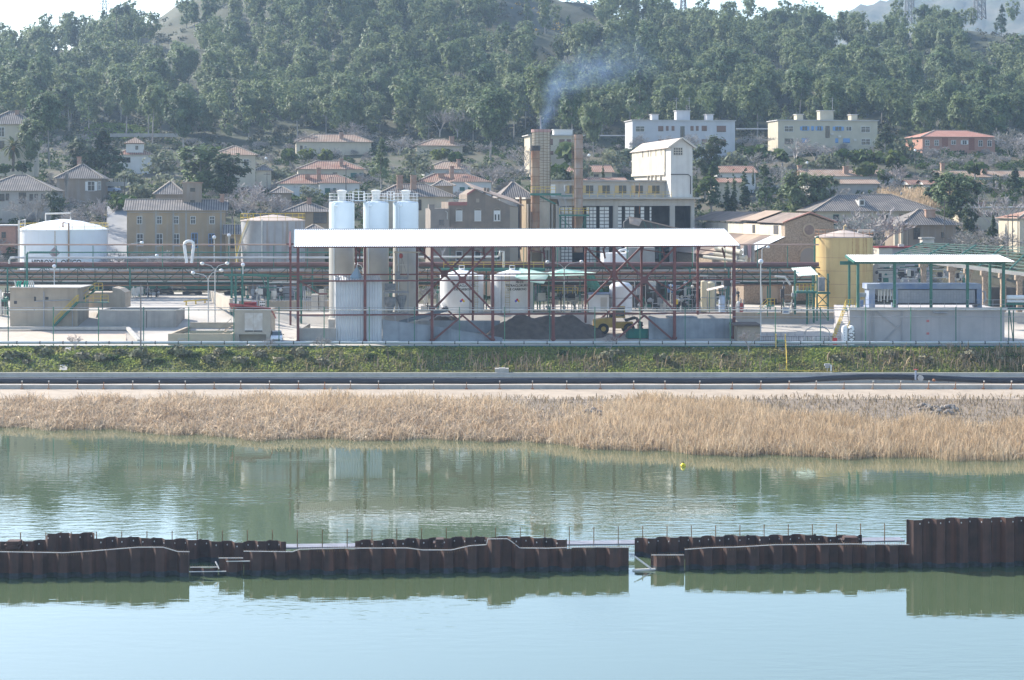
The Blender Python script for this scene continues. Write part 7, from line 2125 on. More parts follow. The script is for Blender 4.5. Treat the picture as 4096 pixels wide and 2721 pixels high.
# ---- brown gabled house with arched windows, and its neighbours
def gabled_house():
 rz = R(9)
 A = P(1795, 1070, 322)
 t = thing("gabled_house", "tall brown rendered house with arched windows and one long roof slope", "house", A, rz)
 c, s = math.cos(rz), math.sin(rz)
 def U(x, v=0.0):
  k = (x - CX) / F
  return (k * (A.y + v * c) - A.x + v * s) / (c - k * s)
 def Z(y, u=5, v=0.0): return pz(y, A.y + u * s + v * c) - A.z
 br = mat("brown_render", (0.235, 0.185, 0.14), (0.18, 0.145, 0.115), sc=.5, streak=(.14, .12, .10), samt=.5, bump=.2)
 b = B(); b.prism([(0, 0, -2), (U(2072), 0, -2), (U(2072), 0, Z(828)), (U(2040), 0, Z(822)), (U(1900), 0, Z(757)), (U(1868), 0, Z(778)), (U(1868), 0, Z(808)), (0, 0, Z(808))], (0, 11, 0)); b.done("walls", br, t)
 b = B(); b.prism([(U(1896), -.5, Z(753)), (U(2095), -.5, Z(822)), (U(2095), -.5, Z(826)), (U(1896), -.5, Z(757))], (0, 12.5, 1.2)); b.done("roof", mat("brown_sheets", (0.33, 0.25, 0.195), (0.25, 0.19, 0.15), sc=.5), t)
 b = B(); b.bar((U(1868), -.2, Z(778)), (U(1900), -.2, Z(757)), .3); b.box(U(1793), U(1868), -.12, -.01, Z(822), Z(808)); b.done("cornice", mat("brick_band", (0.30, 0.12, 0.10)), t)
 b = B()
 for k in range(12): b.box(U(1795) + k * .27, U(1795) + k * .27 + .1, -.1, .0, Z(808), Z(800))
 b.box(0, U(1866), -.12, .02, Z(800), Z(797.5)); b.done("balustrade", cream, t)
 sash = mat("white_sash", (0.62, 0.61, 0.58)); shut = mat("roller_shutter", (0.50, 0.49, 0.46))
 for j, (yt, yb) in enumerate(((838, 885), (914, 960), (1000, 1042))):
  for i, x in enumerate((1836, 1911, 1988)):
   u0_, u1_ = U(x - 13), U(x + 13); zt, zb = Z(yt), Z(yb); r = (u1_ - u0_) / 2; cx = (u0_ + u1_) / 2
   b = B(); b.m = 0
   op = i == 2 and j == 0
   b.box(u0_, u1_, -.10, -.02, zb, zt - r * .35)
   b.m = 1
   if op: b.box(u0_ + .15, cx - .14, -.13, -.10, zb + .15, zt - r - .3); b.box(cx + .14, u1_ - .15, -.13, -.10, zb + .15, zt - r - .3)
   else: b.box(u0_ + .1, u1_ - .1, -.12, -.10, zb + .1, zt - r * .5)
   b.done("window", [sash, glass if op or j == 2 else shut], t)
   b = B()
   qs_ = np.linspace(0, math.pi, 9)
   for q0, q1 in zip(qs_[:-1], qs_[1:]):
    R1, R2, zc = r * 1.02, r * 1.22, zt - r * .5
    b.prism([(cx - R1 * math.cos(q0), -.14, zc + R1 * .8 * math.sin(q0)), (cx - R2 * math.cos(q0), -.14, zc + R2 * .8 * math.sin(q0)), (cx - R2 * math.cos(q1), -.14, zc + R2 * .8 * math.sin(q1)), (cx - R1 * math.cos(q1), -.14, zc + R1 * .8 * math.sin(q1))], (0, .13, 0))
   b.box(u0_ - .15, u1_ + .15, -.16, -.02, zb - .14, zb); b.done("window_surround", mat("brown_trim", (0.30, 0.25, 0.19)), t)
 b = B(); b.box(U(1904), U(1917), -.06, -.0, Z(810), Z(795)); b.done("niche", mat("brown_trim", (0, 0, 0)), t)
 b = B(); b.box(U(1945), U(1955), 3, 3.8, Z(775), Z(750)); b.box(U(1960), U(1968), 3, 3.8, Z(775), Z(752)); b.done("chimney_pot", br, t)
 b = B(); b.tube([(U(2072) + .6, 1, Z(1000)), (U(2072) + .6, 1, Z(787))], .22, 8); b.done("flue_pipe", mat("band_rust", (0, 0, 0)), t)
 b = B(); b.box(U(2040), U(2072) + .01, -.04, .0, -2, Z(828)); b.box(U(1793), U(1797), -.1, 0, -2, Z(808)); b.done("corner_pier", mat("brown_trim", (0, 0, 0)), t)
 b = B(); dsh = Vector((U(1893), 2, Z(752))); b.lathe(dsh, [(.05, -.1), (.42, .08), (.45, .1)], 12); b.done("dish", offwhite, t)
 t2 = thing("annex_building", "plain grey-brown annex with a rust streaked flat top left of the gabled house", "building", P(1722, 1070, 320), rz)
 b = B(); b.box(0, 3.2, 0, 8, -2, pz(835, 320) - t2.location.z); b.done("walls", mat("annex_render", (0.26, 0.22, 0.185), (0.21, 0.18, 0.155), sc=.5), t2)
 b = B(); b.box(-.3, .7, 0, 1.2, pz(835, 320) - t2.location.z, pz(818, 320) - t2.location.z); b.done("chimney", mat("annex_render", (0, 0, 0)), t2)
 b = B(); b.m = 0; b.box(1.5, 2.3, -.05, -.01, pz(902, 320) - t2.location.z, pz(879, 320) - t2.location.z); b.done("window", glass, t2)
 b = B(); b.tube([(2.6, -.1, pz(845, 320) - t2.location.z), (2.9, -.1, pz(850, 320) - t2.location.z), (2.9, -.1, pz(878, 320) - t2.location.z)], .06, 6); b.done("downpipe", offwhite, t2)
gabled_house()
# ---------------------------------------------------------------- the town on the slope
def tile(name, c, c2, dark, ax, pitch=.42):
 return mat(name, c, c2, sc=.5, rough=.85, stripe=(ax, pitch, dark, .9), lo=.4, hi=.6)
T = {}
for k, c, c2, d in (("red", (.36, .185, .125), (.43, .28, .20), (.075, .04, .03)), ("tan", (.39, .255, .175), (.45, .335, .245), (.09, .055, .04)), ("grey", (.27, .235, .205), (.19, .17, .155), (.03, .028, .028)), ("new", (.42, .20, .145), (.46, .24, .18), (.24, .10, .07))):
 T[k] = (tile("tiles_" + k + "_a", c, c2, d, "X"), tile("tiles_" + k + "_b", c, c2, d, "Y"))
W = {"cream": mat("house_cream", (.52, .455, .34), (.46, .40, .305), sc=.5, streak=(.36, .32, .26), samt=.3), "white": mat("house_white", (.60, .585, .55), (.54, .525, .49), sc=.5, streak=(.42, .41, .38), samt=.3),
     "brown": mat("house_brown", (.27, .21, .155), (.22, .17, .13), sc=.4, streak=(.33, .32, .30), samt=.35), "ochre": mat("house_ochre", (.37, .265, .16), (.30, .22, .14), sc=.35, streak=(.36, .33, .29), samt=.55),
     "yellow": mat("house_yellow", (.48, .43, .325), (.43, .385, .29), sc=.6), "brick": mat("house_brick", (.40, .22, .16), (.34, .19, .14), sc=2.5), "grey": mat("house_grey", (.36, .335, .30), (.30, .28, .255), sc=.5, streak=(.24, .22, .20), samt=.4),
     "pale": mat("house_pale", (.50, .50, .51), (.45, .45, .46), sc=.4, streak=(.38, .38, .39), samt=.4)}
shw = mat("white_sash", (0, 0, 0)); shb = mat("blue_shutter", (.16, .30, .52)); shg = mat("green_shutter", (.06, .14, .11)); shd = mat("dark_frame", (.10, .085, .07)); shbr = mat("brown_shutter", (.20, .12, .09))
FR = {"w": shw, "b": shb, "g": shg, "d": shd, "r": shbr}
def house(label, x0, x1, ye, yb, Y, roof="hip", yr=None, wall="cream", tl="tan", wins=(), chim=(), depth=8.0, rz=8.0, cat="house", over=.5, inset=None, base=3.0, extra=None, group=None):
 """windows: (x_centre, y_centre, w, h, frame) in photograph pixels"""
 A = P(x0, yb, Y); a = R(rz)
 t = thing("house" if cat == "house" else cat.replace(" ", "_"), label, cat, A, a, group)
 c, s = math.cos(a), math.sin(a)
 def U(x, v=0.0):
  k = (x - CX) / F
  return (k * (A.y + v * c) - A.x + v * s) / (c - k * s)
 def Z(y, u=0.0, v=0.0): return pz(y, A.y + u * s + v * c) - A.z
 w = U(x1); um = w / 2; h = Z(ye, um)
 wm = W[wall]
 D = depth
 if roof == "gable":
  hr = Z(yr, um, D / 2)
  b = B(); b.box(0, w, 0, .3, -base, h); b.box(0, w, D - .3, D, -base, h)
  for u in (0, w - .3): b.prism([(u, .3, -base), (u, D - .3, -base), (u, D - .3, h), (u, D / 2, hr - .15), (u, .3, h)], (.3, 0, 0))
  b.done("walls", wm, t)
 else:
  b = B(); b.box(0, w, 0, D, -base, h); b.done("walls", wm, t)
 o = over
 if roof == "flat":
  b = B(); b.box(-o, w + o, -o, D + o, h, h + .22); b.done("roof_slab", mat("slab_grey", (.50, .48, .45), (.43, .41, .39), sc=.6), t)
 elif roof in ("hip", "gable"):
  hr = Z(yr, um, D / 2)
  i = (min(w * .5 - .2, D / 2) if inset is None else inset) if roof == "hip" else -.0
  e0, e1, e2, e3 = (-o, -o, h - .05), (w + o, -o, h - .05), (w + o, D + o, h - .05), (-o, D + o, h - .05)
  r0, r1 = ((i, D / 2, hr), (w - i, D / 2, hr)) if roof == "hip" else ((-o, D / 2, hr), (w + o, D / 2, hr))
  b = B()
  b.m = 0; b.add([e0, e1, r1, r0], [(0, 1, 2, 3)]); b.add([e2, e3, r0, r1], [(0, 1, 2, 3)])
  if roof == "hip":
   b.m = 1; b.add([e1, e2, r1], [(0, 1, 2)]); b.add([e3, e0, r0], [(0, 1, 2)])
  b.m = 2
  b.add([(e0[0], e0[1], h - .12), (e1[0], e1[1], h - .12), (e2[0], e2[1], h - .12), (e3[0], e3[1], h - .12), e0, e1, e2, e3], [(0, 3, 2, 1), (0, 1, 5, 4), (1, 2, 6, 5), (2, 3, 7, 6), (3, 0, 4, 7)])
  b.bar((r0[0], r0[1], r0[2] + .02), (r1[0], r1[1], r1[2] + .02), .3, .16)
  if roof == "hip":
   for e, r in ((e0, r0), (e1, r1)): b.bar((e[0], e[1], e[2] + .06), (r[0], r[1], r[2] + .06), .26, .14)
  b.done("roof", [T[tl][0], T[tl][1], T[tl][0] if tl == "x" else mat("eave_edge", (.36, .30, .24))], t)
 for (x, y, ww, hh, fr) in wins:
  ua, ub = U(x - ww / 2), U(x + ww / 2); z0, z1 = Z(y + hh / 2, ua), Z(y - hh / 2, ua)
  f = fr[0]; b = B(); b.m = 0
  b.box(ua, ub, -.03, .02, z0, z1); b.m = 1
  g = .09
  b.box(ua - g, ua, -.07, .02, z0 - g, z1 + g); b.box(ub, ub + g, -.07, .02, z0 - g, z1 + g); b.box(ua, ub, -.07, .02, z1, z1 + g); b.box(ua - .1, ub + .1, -.12, .02, z0 - g, z0)
  if "s" in fr:       # shutters folded open beside the window
   q = (ub - ua) * .42
   b.box(ua - q, ua - g, -.08, .02, z0, z1); b.box(ub + g, ub + q, -.08, .02, z0, z1)
  if "c" in fr: b.m = 1; b.box(ua, ub, -.05, -.031, z0 + .1, z1)   # closed shutter
  else:
   b.bar(((ua + ub) / 2, -.045, z0), ((ua + ub) / 2, -.045, z1), .07, .05)
   if hh > 18: b.bar((ua, -.05, z0 + (z1 - z0) * .6), (ub, -.05, z0 + (z1 - z0) * .6), .05, .06)
  b.done("window", [glass, FR[f]], t)
 for ch in chim:
  x, yt, v = ch[0], ch[1], ch[2] if len(ch) > 2 else D * .35
  cw = ch[3] if len(ch) > 3 else .8
  u = U(x, v); zt = Z(yt, u, v)
  b = B(); b.box(u - cw / 2, u + cw / 2, v, v + .8, h - .1, zt); b.box(u - cw / 2 - .1, u + cw / 2 + .1, v - .1, v + .9, zt, zt + .18); b.done("chimney", mat("chimney_brick", (.30, .17, .12), (.36, .26, .20), sc=1.5), t)
 if extra: extra(t, U, Z, h, w, D)
 return t
def win_row(xs, y, w, h, fr): return [(x, y, w, h, fr) for x in xs]
house("cream two-storey house with grey pyramid roof behind the palm, far left", -60, 137, 496, 650, 400, "hip", 445, "cream", "grey", [(5, 528, 24, 36, "w"), (99, 526, 24, 36, "d"), (5, 580, 22, 30, "d"), (105, 578, 20, 26, "d")], [(30, 462), (68, 444)], depth=9)
def turret(t, U, Z, h, w, D):
 b = B(); u0, u1 = U(503), U(572); b.box(u0, u1, .6, 4.6, h, Z(576, u0)); b.done("turret", W["white"], t)
 b = B(); z = Z(573, u0); q = .5; um = (u0 + u1) / 2
 b.m = 0; b.add([(u0 - q, .1, z), (u1 + q, .1, z), (u1 + q, 5.1, z), (u0 - q, 5.1, z), (um, 2.6, z + 1.5)], [(0, 1, 4), (1, 2, 4), (2, 3, 4), (3, 0, 4), (3, 2, 1, 0)]); b.done("turret_roof", T["tan"][0], t)
 b = B(); b.box(U(541), U(552), .52, .6, Z(598, 0), Z(583, 0)); b.done("turret_window", glass, t)
house("white house with a small square turret under a pointed tile roof", 470, 604, 618, 660, 430, "hip", 585, "white", "red", [(505, 640, 30, 18, "d")], depth=8, extra=turret)
house("cream hip-roofed house with two shuttered windows between dark pines", 852, 1022, 619, 695, 410, "hip", 584, "cream", "tan", [(936, 647, 16, 16, "r"), (985, 650, 20, 24, "w"), (932, 680, 16, 14, "d")], depth=9)
house("low cream wing with dark tile roof right of the hip-roofed house", 1024, 1085, 681, 700, 412, "hip", 662, "cream", "grey", [], depth=6)
house("long cream bungalow highest on the slope, under bare grey trees", 1185, 1485, 567, 612, 470, "hip", 537, "cream", "tan", [(1205, 592, 8, 16, "d"), (1222, 592, 8, 16, "w")], [(1366, 532, 1.5, 1.0)], depth=9)
house("second highest bungalow with a tall brick chimney and television dish", 1668, 1850, 582, 625, 470, "hip", 556, "cream", "tan", [], [(1808, 548, 1.2, 1.2)], depth=9)
house("cream bungalow with striped roof and green shutters, above the white one", 1192, 1455, 676, 730, 430, "hip", 644, "cream", "red", [(1415, 702, 22, 17, "gc"), (1445, 702, 12, 17, "gc"), (1340, 702, 14, 20, "d")], [(1366, 637, 1.2, .9)], depth=9)
def wing(t, U, Z, h, w, D):
 b = B(); u0, u1 = U(1275), U(1435); z = Z(733, u0); b.m = 0
 r0, r1 = (u0 + 2.6, -1.0, Z(708, u0)), (u1 - 3.4, -1.0, Z(708, u0))
 b.add([(u0 - .4, -3.4, z), (u1 + .4, -3.4, z), (u1 + .4, 2, z), (u0 - .4, 2, z), r0, r1], [(0, 1, 5, 4), (1, 2, 5), (2, 3, 4, 5), (3, 0, 4), (3, 2, 1, 0)]); b.done("wing_roof", T["red"][0], t)
 b = B(); b.box(u0, u1, -2.9, -.01, -3, z - .02); b.done("wing_wall", W["white"], t)
 b = B(); b.m = 0
 for x, ww in ((1308, 22), (1336, 12)): b.box(U(x - ww / 2), U(x + ww / 2), -2.98, -2.9, Z(774, 0), Z(753, 0))
 b.done("wing_window", FR["g"], t)
house("white bungalow with striped tile roof and green windows above the three silos", 1112, 1430, 734, 790, 400, "hip", 697, "white", "red", [], [(1275, 674, 1.0, .9), (1230, 700, 2.0, 1.2)], depth=9, extra=wing)
house("bungalow with striped roof half hidden by silvery trees, above the gabled house", 1700, 1895, 676, 720, 430, "hip", 646, "white", "tan", [], [(1835, 640, 1.2, .8)], depth=9)
def wing2(t, U, Z, h, w, D):
 b = B(); u0, u1 = U(1800), U(1958); z = Z(728, u0)
 r0, r1 = (u0 + 3.0, -1.0, Z(704, u0)), (u1 - 3.6, -1.0, Z(704, u0))
 b.add([(u0 - .4, -3.2, z), (u1 + .4, -3.2, z), (u1 + .4, 2, z), (u0 - .4, 2, z), r0, r1], [(0, 1, 5, 4), (1, 2, 5), (2, 3, 4, 5), (3, 0, 4), (3, 2, 1, 0)]); b.done("wing_roof", T["red"][0], t)
 b = B(); b.box(u0 + .3, u1, -2.8, -.01, -4, z - .02); b.done("wing_wall", W["white"], t)
 b = B()
 for x, ww in ((1843, 20), (1872, 11)): b.box(U(x - ww / 2), U(x + ww / 2), -2.88, -2.8, Z(764, 0), Z(749, 0))
 b.done("wing_window", FR["g"], t)
house("white bungalow with red striped roof and tall brick chimney behind the gabled house", 1665, 1955, 729, 790, 400, "hip", 694, "white", "red", [], [(1808, 668, 1.0, .9), (1765, 698, 2.2, 1.4)], depth=9, extra=wing2)
house("tan house with wide dark tile roof and two plain chimneys behind the silos", 1498, 1812, 786, 900, 350, "hip", 735, "cream", "grey", [(1680, 820, 8, 40, "d")], [(1600, 704, 2.5, 1.1), (1655, 704, 2.5, 1.1)], depth=10)
house("small tan outbuilding with dark hip roof below the white wing", 1738, 1812, 742, 790, 362, "hip", 722, "ochre", "grey", [], depth=6)
def sheet(t, U, Z, h, w, D): pass
house("pale building with bright corrugated roof between the gabled house and factory", 2000, 2130, 790, 960, 347, "hip", 729, "white", "grey", [(2097, 826, 20, 42, "d")], depth=9)
house("slim brown tower house with small hip roof left of the silos", 1086, 1165, 771, 880, 372, "hip", 748, "brown", "grey", [(1094, 782, 4, 5, "w"), (1094, 795, 4, 5, "w")], depth=6)
house("ochre house with patched tile roof and a big dark window left of the silos", 1140, 1325, 846, 960, 336, "hip", 809, "ochre", "grey", [(1280, 872, 50, 40, "d")], [(1237, 795, 3)], depth=8)
house("small low tile-roofed shed behind the grey stair tank", 1215, 1300, 925, 990, 318, "hip", 900, "brown", "grey", [], depth=5)
def rooftower(t, U, Z, h, w, D):
 b = B(); u0, u1 = U(731, 3), U(806, 3); b.box(u0, u1, 3, 6.5, h, Z(733, u0, 3)); b.done("roof_tower", W["brown"], t)
 b = B(); b.box(u0 - .2, u1 + .2, 2.8, 6.7, Z(733, u0, 3), Z(729, u0, 3)); b.done("tower_cap", mat("chimney_brick", (0, 0, 0)), t)
 b = B(); b.box(U(761, 3), U(780, 3), 2.95, 3, Z(767, u0, 3), Z(752, u0, 3)); b.box(U(761, 3), U(780, 3), 2.95, 3, Z(811, u0, 3), Z(801, u0, 3)); b.done("tower_window", glass, t)
 b = B()
 for x in (620, 690, 741, 880): b.box(U(x), U(x) + .3, -.08, .0, -2, h)
 b.done("pilaster", W["grey"], t)
 b = B(); b.box(-.02, w + .02, -.06, 0, h - .5, h - .32); b.done("cornice", W["grey"], t)
house("big ochre three-storey house with tile roof and a square roof tower", 508, 900, 840, 1080, 320, "gable", 797, "ochre", "grey",
      win_row((558, 637, 704, 772, 848), 881, 17, 28, "w") + win_row((560, 638, 705), 960, 22, 46, "w") + [(778, 962, 22, 56, "b"), (846, 960, 20, 46, "b")], [(888, 780, 3, .7)], depth=9, extra=rooftower, over=.6)
house("low blue-roofed annex right of the big ochre house", 902, 962, 936, 1060, 318, "gable", 898, "ochre", "grey", [(932, 974, 16, 36, "d")], depth=6)
house("long grey-tiled house at far left above the white tank, behind bare trees", -90, 215, 762, 900, 350, "hip", 700, "grey", "grey", [(8, 790, 16, 26, "d"), (30, 788, 10, 24, "d"), (90, 792, 26, 40, "d"), (125, 790, 10, 24, "d"), (145, 790, 10, 24, "d"), (180, 790, 26, 26, "d")], depth=12, rz=6)
house("brown house with striped pyramid roof and white window surrounds, far left", 226, 405, 713, 790, 370, "hip", 657, "brown", "grey", [(365, 745, 26, 36, "ws"), (398, 743, 8, 32, "w")], [(316, 630, 5)], depth=9, rz=4)
house("low pink-tiled house half hidden left of the roof tower", 622, 735, 776, 850, 348, "hip", 728, "brown", "grey", [], depth=8)
house("pinkish brick building behind the white tank at the left edge", -90, 62, 905, 1130, 330, "flat", None, "brick", "red", [(15, 940, 14, 20, "d")], depth=8)
def boxes(bx, wallm, cap):
 def f(t, U, Z, h, w, D):
  for x0, x1, yt in bx:
   b = B(); u0, u1 = U(x0, 3), U(x1, 3); zt = Z(yt, u0, 3); b.box(u0, u1, 3, 5.5, h + .2, zt); b.done("roof_box", W[wallm], t)
   b = B(); b.box(u0 - .2, u1 + .2, 2.8, 5.7, zt, zt + .16); b.done("roof_box_cap", mat("slab_grey", (0, 0, 0)), t)
  b = B()
  for x in cap: b.bar((U(x, 4), 4, h + 3), (U(x, 4), 4, h + 6), .08); b.bar((U(x, 4) - .9, 4, h + 5.7), (U(x, 4) + .5, 4, h + 5.7), .06); b.bar((U(x, 4) - .7, 4, h + 5.2), (U(x, 4) + .2, 4, h + 5.2), .06)
  if cap: b.done("aerial", grey, t)
 return f
house("whitish flat-roofed apartment block with three roof boxes, brown shutters", 2530, 2940, 484, 600, 450, "flat", None, "pale", "red",
      [(2643, 515, 18, 18, "rc"), (2669, 514, 8, 16, "rc"), (2692, 514, 9, 16, "rc"), (2730, 528, 14, 42, "d"), (2768, 514, 10, 16, "rc"), (2789, 514, 8, 16, "rc"), (2817, 514, 18, 18, "rc"), (2885, 516, 34, 22, "rc"), (2560, 516, 34, 20, "w"), (2643, 568, 18, 18, "rc"), (2817, 568, 18, 18, "rc"), (2885, 570, 34, 22, "rc")],
      depth=9, cat="apartment block", over=.25, extra=boxes(((2608, 2634, 459), (2706, 2760, 444), (2826, 2853, 459)), "pale", (2706, 2757)))
def yb_extra(t, U, Z, h, w, D):
 boxes(((3187, 3213, 459), (3280, 3334, 444), (3405, 3430, 460)), "yellow", (3330,))(t, U, Z, h, w, D)
 for x, y in ((3356, 546), (3418, 559), (3326, 535)):
  b = B(); b.box(U(x - 5), U(x + 6), -.4, 0, Z(y + 4), Z(y - 4)); b.done("air_unit", offwhite, t)
house("yellow flat-roofed apartment block with blue shutters and air conditioners", 3112, 3510, 484, 605, 455, "flat", None, "yellow", "red",
      [(3155, 516, 34, 21, "w"), (3219, 514, 20, 16, "bs"), (3250, 514, 8, 16, "bc"), (3277, 514, 16, 16, "bs"), (3310, 528, 14, 44, "d"), (3353, 515, 24, 16, "bs"), (3395, 515, 20, 16, "w"), (3462, 518, 34, 22, "w"), (3463, 568, 34, 22, "w"), (3386, 563, 24, 16, "bc"), (3219, 563, 22, 16, "bc"), (3347, 563, 9, 16, "bc"), (3155, 566, 30, 20, "d")],
      depth=9, cat="apartment block", over=.3, extra=yb_extra)
def brickx(t, U, Z, h, w, D):
 for x0, x1 in ((3768, 3792), (3875, 3898)):
  b = B(); b.box(U(x0), U(x1), -.04, 0, Z(600), Z(551)); b.done("lattice_panel", mat("brick_lattice", (.20, .085, .06), (.28, .12, .08), sc=6), t)
house("red brick two-storey house with new tile roof and white windows", 3690, 3980, 547, 650, 460, "hip", 522, "brick", "new",
      [(3709, 572, 15, 20, "w"), (3746, 572, 15, 20, "w"), (3814, 570, 16, 15, "w"), (3858, 570, 16, 16, "ws"), (3922, 574, 15, 22, "w"), (3958, 574, 15, 22, "w"), (3746, 618, 15, 20, "w"), (3806, 615, 16, 16, "w"), (3921, 620, 16, 20, "ws"), (3958, 620, 20, 20, "ws")], depth=11, rz=10, extra=brickx)
house("cream flat-roofed house with roof box behind the chimneys", 2120, 2330, 543, 680, 430, "flat", None, "cream", "red", [(2152, 568, 10, 22, "rc"), (2204, 568, 12, 22, "rc"), (2248, 566, 18, 14, "rc"), (2275, 566, 14, 14, "rc"), (2206, 612, 12, 12, "rc")], depth=9, extra=boxes(((2216, 2290, 520),), "white", ()))
house("yellow cottage with striped tile roof between the chimneys and white tower", 2258, 2448, 688, 740, 400, "gable", 661, "yellow", "red", [(2385, 705, 16, 12, "d")], depth=8)
house("lower cottage roof just above the factory gallery", 2345, 2500, 722, 760, 385, "gable", 710, "yellow", "red", [], depth=5)
house("white cottage with striped roof behind the row of cypresses", 2868, 3022, 690, 730, 402, "gable", 663, "white", "red", [(2880, 705, 18, 8, "w")], depth=8)
house("low cottage roof in front of the cypress row", 2862, 2968, 729, 775, 388, "gable", 712, "cream", "red", [], depth=6)
house("long white terrace with striped tile roof and a brick chimney, right slope", 3220, 3575, 704, 740, 405, "gable", 678, "white", "tan", [], [(3385, 668, 1.0, 1.1), (3200, 665, 4)], depth=8)
house("long grey store with orange-tinged roof below the white terrace", 3250, 3510, 734, 790, 390, "gable", 717, "grey", "tan", [], depth=6)
house("small white cottage with tile roof and dish beside dark pines", 3642, 3800, 738, 790, 395, "gable", 719, "white", "red", [(3662, 758, 8, 8, "d"), (3677, 758, 8, 8, "d")], depth=7)
house("terrace with striped tile roof running off the right edge", 3770, 4200, 708, 745, 412, "gable", 683, "white", "tan", [], [(3772, 655, 3), (3940, 678, 1.2, 1.1)], depth=8)
house("low tile roof strip in front of the right terrace", 3700, 3925, 737, 775, 392, "gable", 720, "white", "red", [], depth=5)
def dormer(t, U, Z, h, w, D):
 b = B(); u = U(3446, 1.5); z = Z(822, u, 1.5); b.box(u - .55, u + .55, 1.2, 3.5, z - .1, z + 1.1); b.done("dormer", W["white"], t)
 b = B(); b.lathe((u, 2.3, z + 1.1), [(1.0, 0), (.05, .55)], 4, R(45)); b.done("dormer_roof", T["grey"][1], t)
 b = B(); b.box(u - .35, u + .35, 1.14, 1.2, z + .15, z + .95); b.done("dormer_window", glass, t)
 b = B()
 for x in (3394, 3455, 3605): b.sphere((U(x, D / 2), D / 2, Z(775, 8, D / 2)), .22, 8, 1.4)
 b.done("finial", W["grey"], t)
house("large cream house with wide dark hip roof and a dormer, right", 3262, 3740, 843, 960, 345, "hip", 778, "cream", "grey", [(3344, 880, 20, 40, "g"), (3540, 880, 20, 38, "d"), (3608, 868, 20, 16, "d")], depth=13, extra=dormer, over=.9)
def porch(t, U, Z, h, w, D):
 b = B(); b.box(-1.6, -.9, -.5, .1, -4, h); b.box(-.4, .0, -.35, .1, -4, h); b.done("porch_pillar", W["cream"], t)
house("brown stone house with pyramid tile roof and a broad chimney, right", 3610, 3822, 898, 1000, 322, "hip", 838, "brown", "grey", [(3667, 935, 22, 42, "d"), (3772, 940, 10, 18, "d")], [(3723, 842, 1.5, 1.7)], depth=9, extra=porch, over=.9)
house("cream flat house with pinkish red roof edge at the right, behind a bare tree", 3880, 4200, 832, 930, 347, "flat", None, "cream", "red", [(3903, 860, 16, 26, "w"), (3957, 858, 24, 16, "d"), (3985, 855, 10, 12, "d")], [(3930, 812, 2, 1.4)], depth=9)
house("tan house with tile roof cut by the right edge of the photo", 4078, 4260, 872, 1000, 318, "hip", 840, "cream", "red", [], depth=9)
# --- street things in the town
def pole(label, x, yt, yb, Y, lamp=False):
 t = thing("utility_pole", label, "utility pole", P(x, yb, Y), 0, "utility poles in the town")
 h = (yb - yt) * Y / F
 b = B(); b.tube([(0, 0, -1), (0, 0, h)], .11, 6, .07); b.done("pole", mat("pole_dark", (.10, .09, .08)), t)
 b = B(); (b.sphere((0, -.1, h - .1), .3, 8) if lamp else b.bar((-.7, 0, h - .4), (.7, 0, h - .4), .1)); b.done("lamp_head" if lamp else "cross_arm", mat("lamp_glass", (0, 0, 0)) if lamp else darkm, t)
for lab, x, yt, yb, Y, lm in (("dark pole beside the small turret house", 660, 560, 660, 418, 0), ("thin lamp pole between the white bungalow and the cream one", 1384, 655, 780, 398, 0), ("lamp pole left of the bungalow rows", 1064, 632, 720, 425, 1), ("dark pole near the left hip-roofed cream house", 1068, 690, 780, 400, 0),
  ("tall thin mast behind the factory gallery", 2356, 620, 760, 372, 1), ("dark lamp pole in front of the brick house gate", 3660, 600, 720, 415, 1), ("tall dark pole before the brown stone house", 3633, 862, 1000, 316, 0), ("thin lattice aerial mast before the brown stone house", 3778, 800, 985, 318, 0), ("lamp pole in front of the long white terrace", 3228, 650, 740, 400, 1),
  ("left of three pale poles at the far right edge", 4032, 858, 1000, 312, 0), ("middle of three pale poles at the far right edge", 4050, 856, 1000, 312.5, 0), ("right of three pale poles at the far right edge", 4072, 858, 1000, 313, 0), ("leaning dark pole beside the road behind the ochre house", 498, 696, 800, 372, 0)):
 pole(lab, x, yt, yb, Y, lm)
o = P(442, 768, 380); o.z = pz(770, 380)
t_ = car("small blue van parked by the road behind the brown pyramid-roofed house", o, R(75), mat("car_blue", (.33, .42, .58), rough=.25, spec=.6))
# sloping road and walls near the ochre house
one("road_slope", "grey concrete road climbing past the left side of the ochre house", "road", mat("road_grey", (.30, .30, .30), (.25, .25, .25), sc=.4), lambda b: b.prism([P(425, 1060, 322), P(506, 1060, 322), P(508, 850, 345), P(520, 822, 362), P(428, 830, 360)], (0, 0, .25)), P(470, 950, 330))["kind"] = "structure"
one("garden_wall", "pale garden wall with railings below the dark conifer on the left", "wall", W["grey"], lambda b: (pbox(b, 380, 520, 728, 745, 376, .4), [b.box(pxx(384 + k * 8, 376), pxx(386 + k * 8, 376), 376, 376.1, pz(728, 376), pz(714, 376)) for k in range(17)]), P(450, 745, 376))
one("terrace_wall", "long pale terrace wall along the foot of the wood, left", "wall", W["grey"], lambda b: pbox(b, 440, 720, 534, 548, 486, .5), P(580, 548, 486))
one("road_parapet", "pale road parapet behind the flat apartment blocks", "wall", W["pale"], lambda b: (pbox(b, 2380, 2535, 540, 545, 466, .4), pbox(b, 2945, 3110, 513, 518, 476, .4)), P(2700, 540, 468))
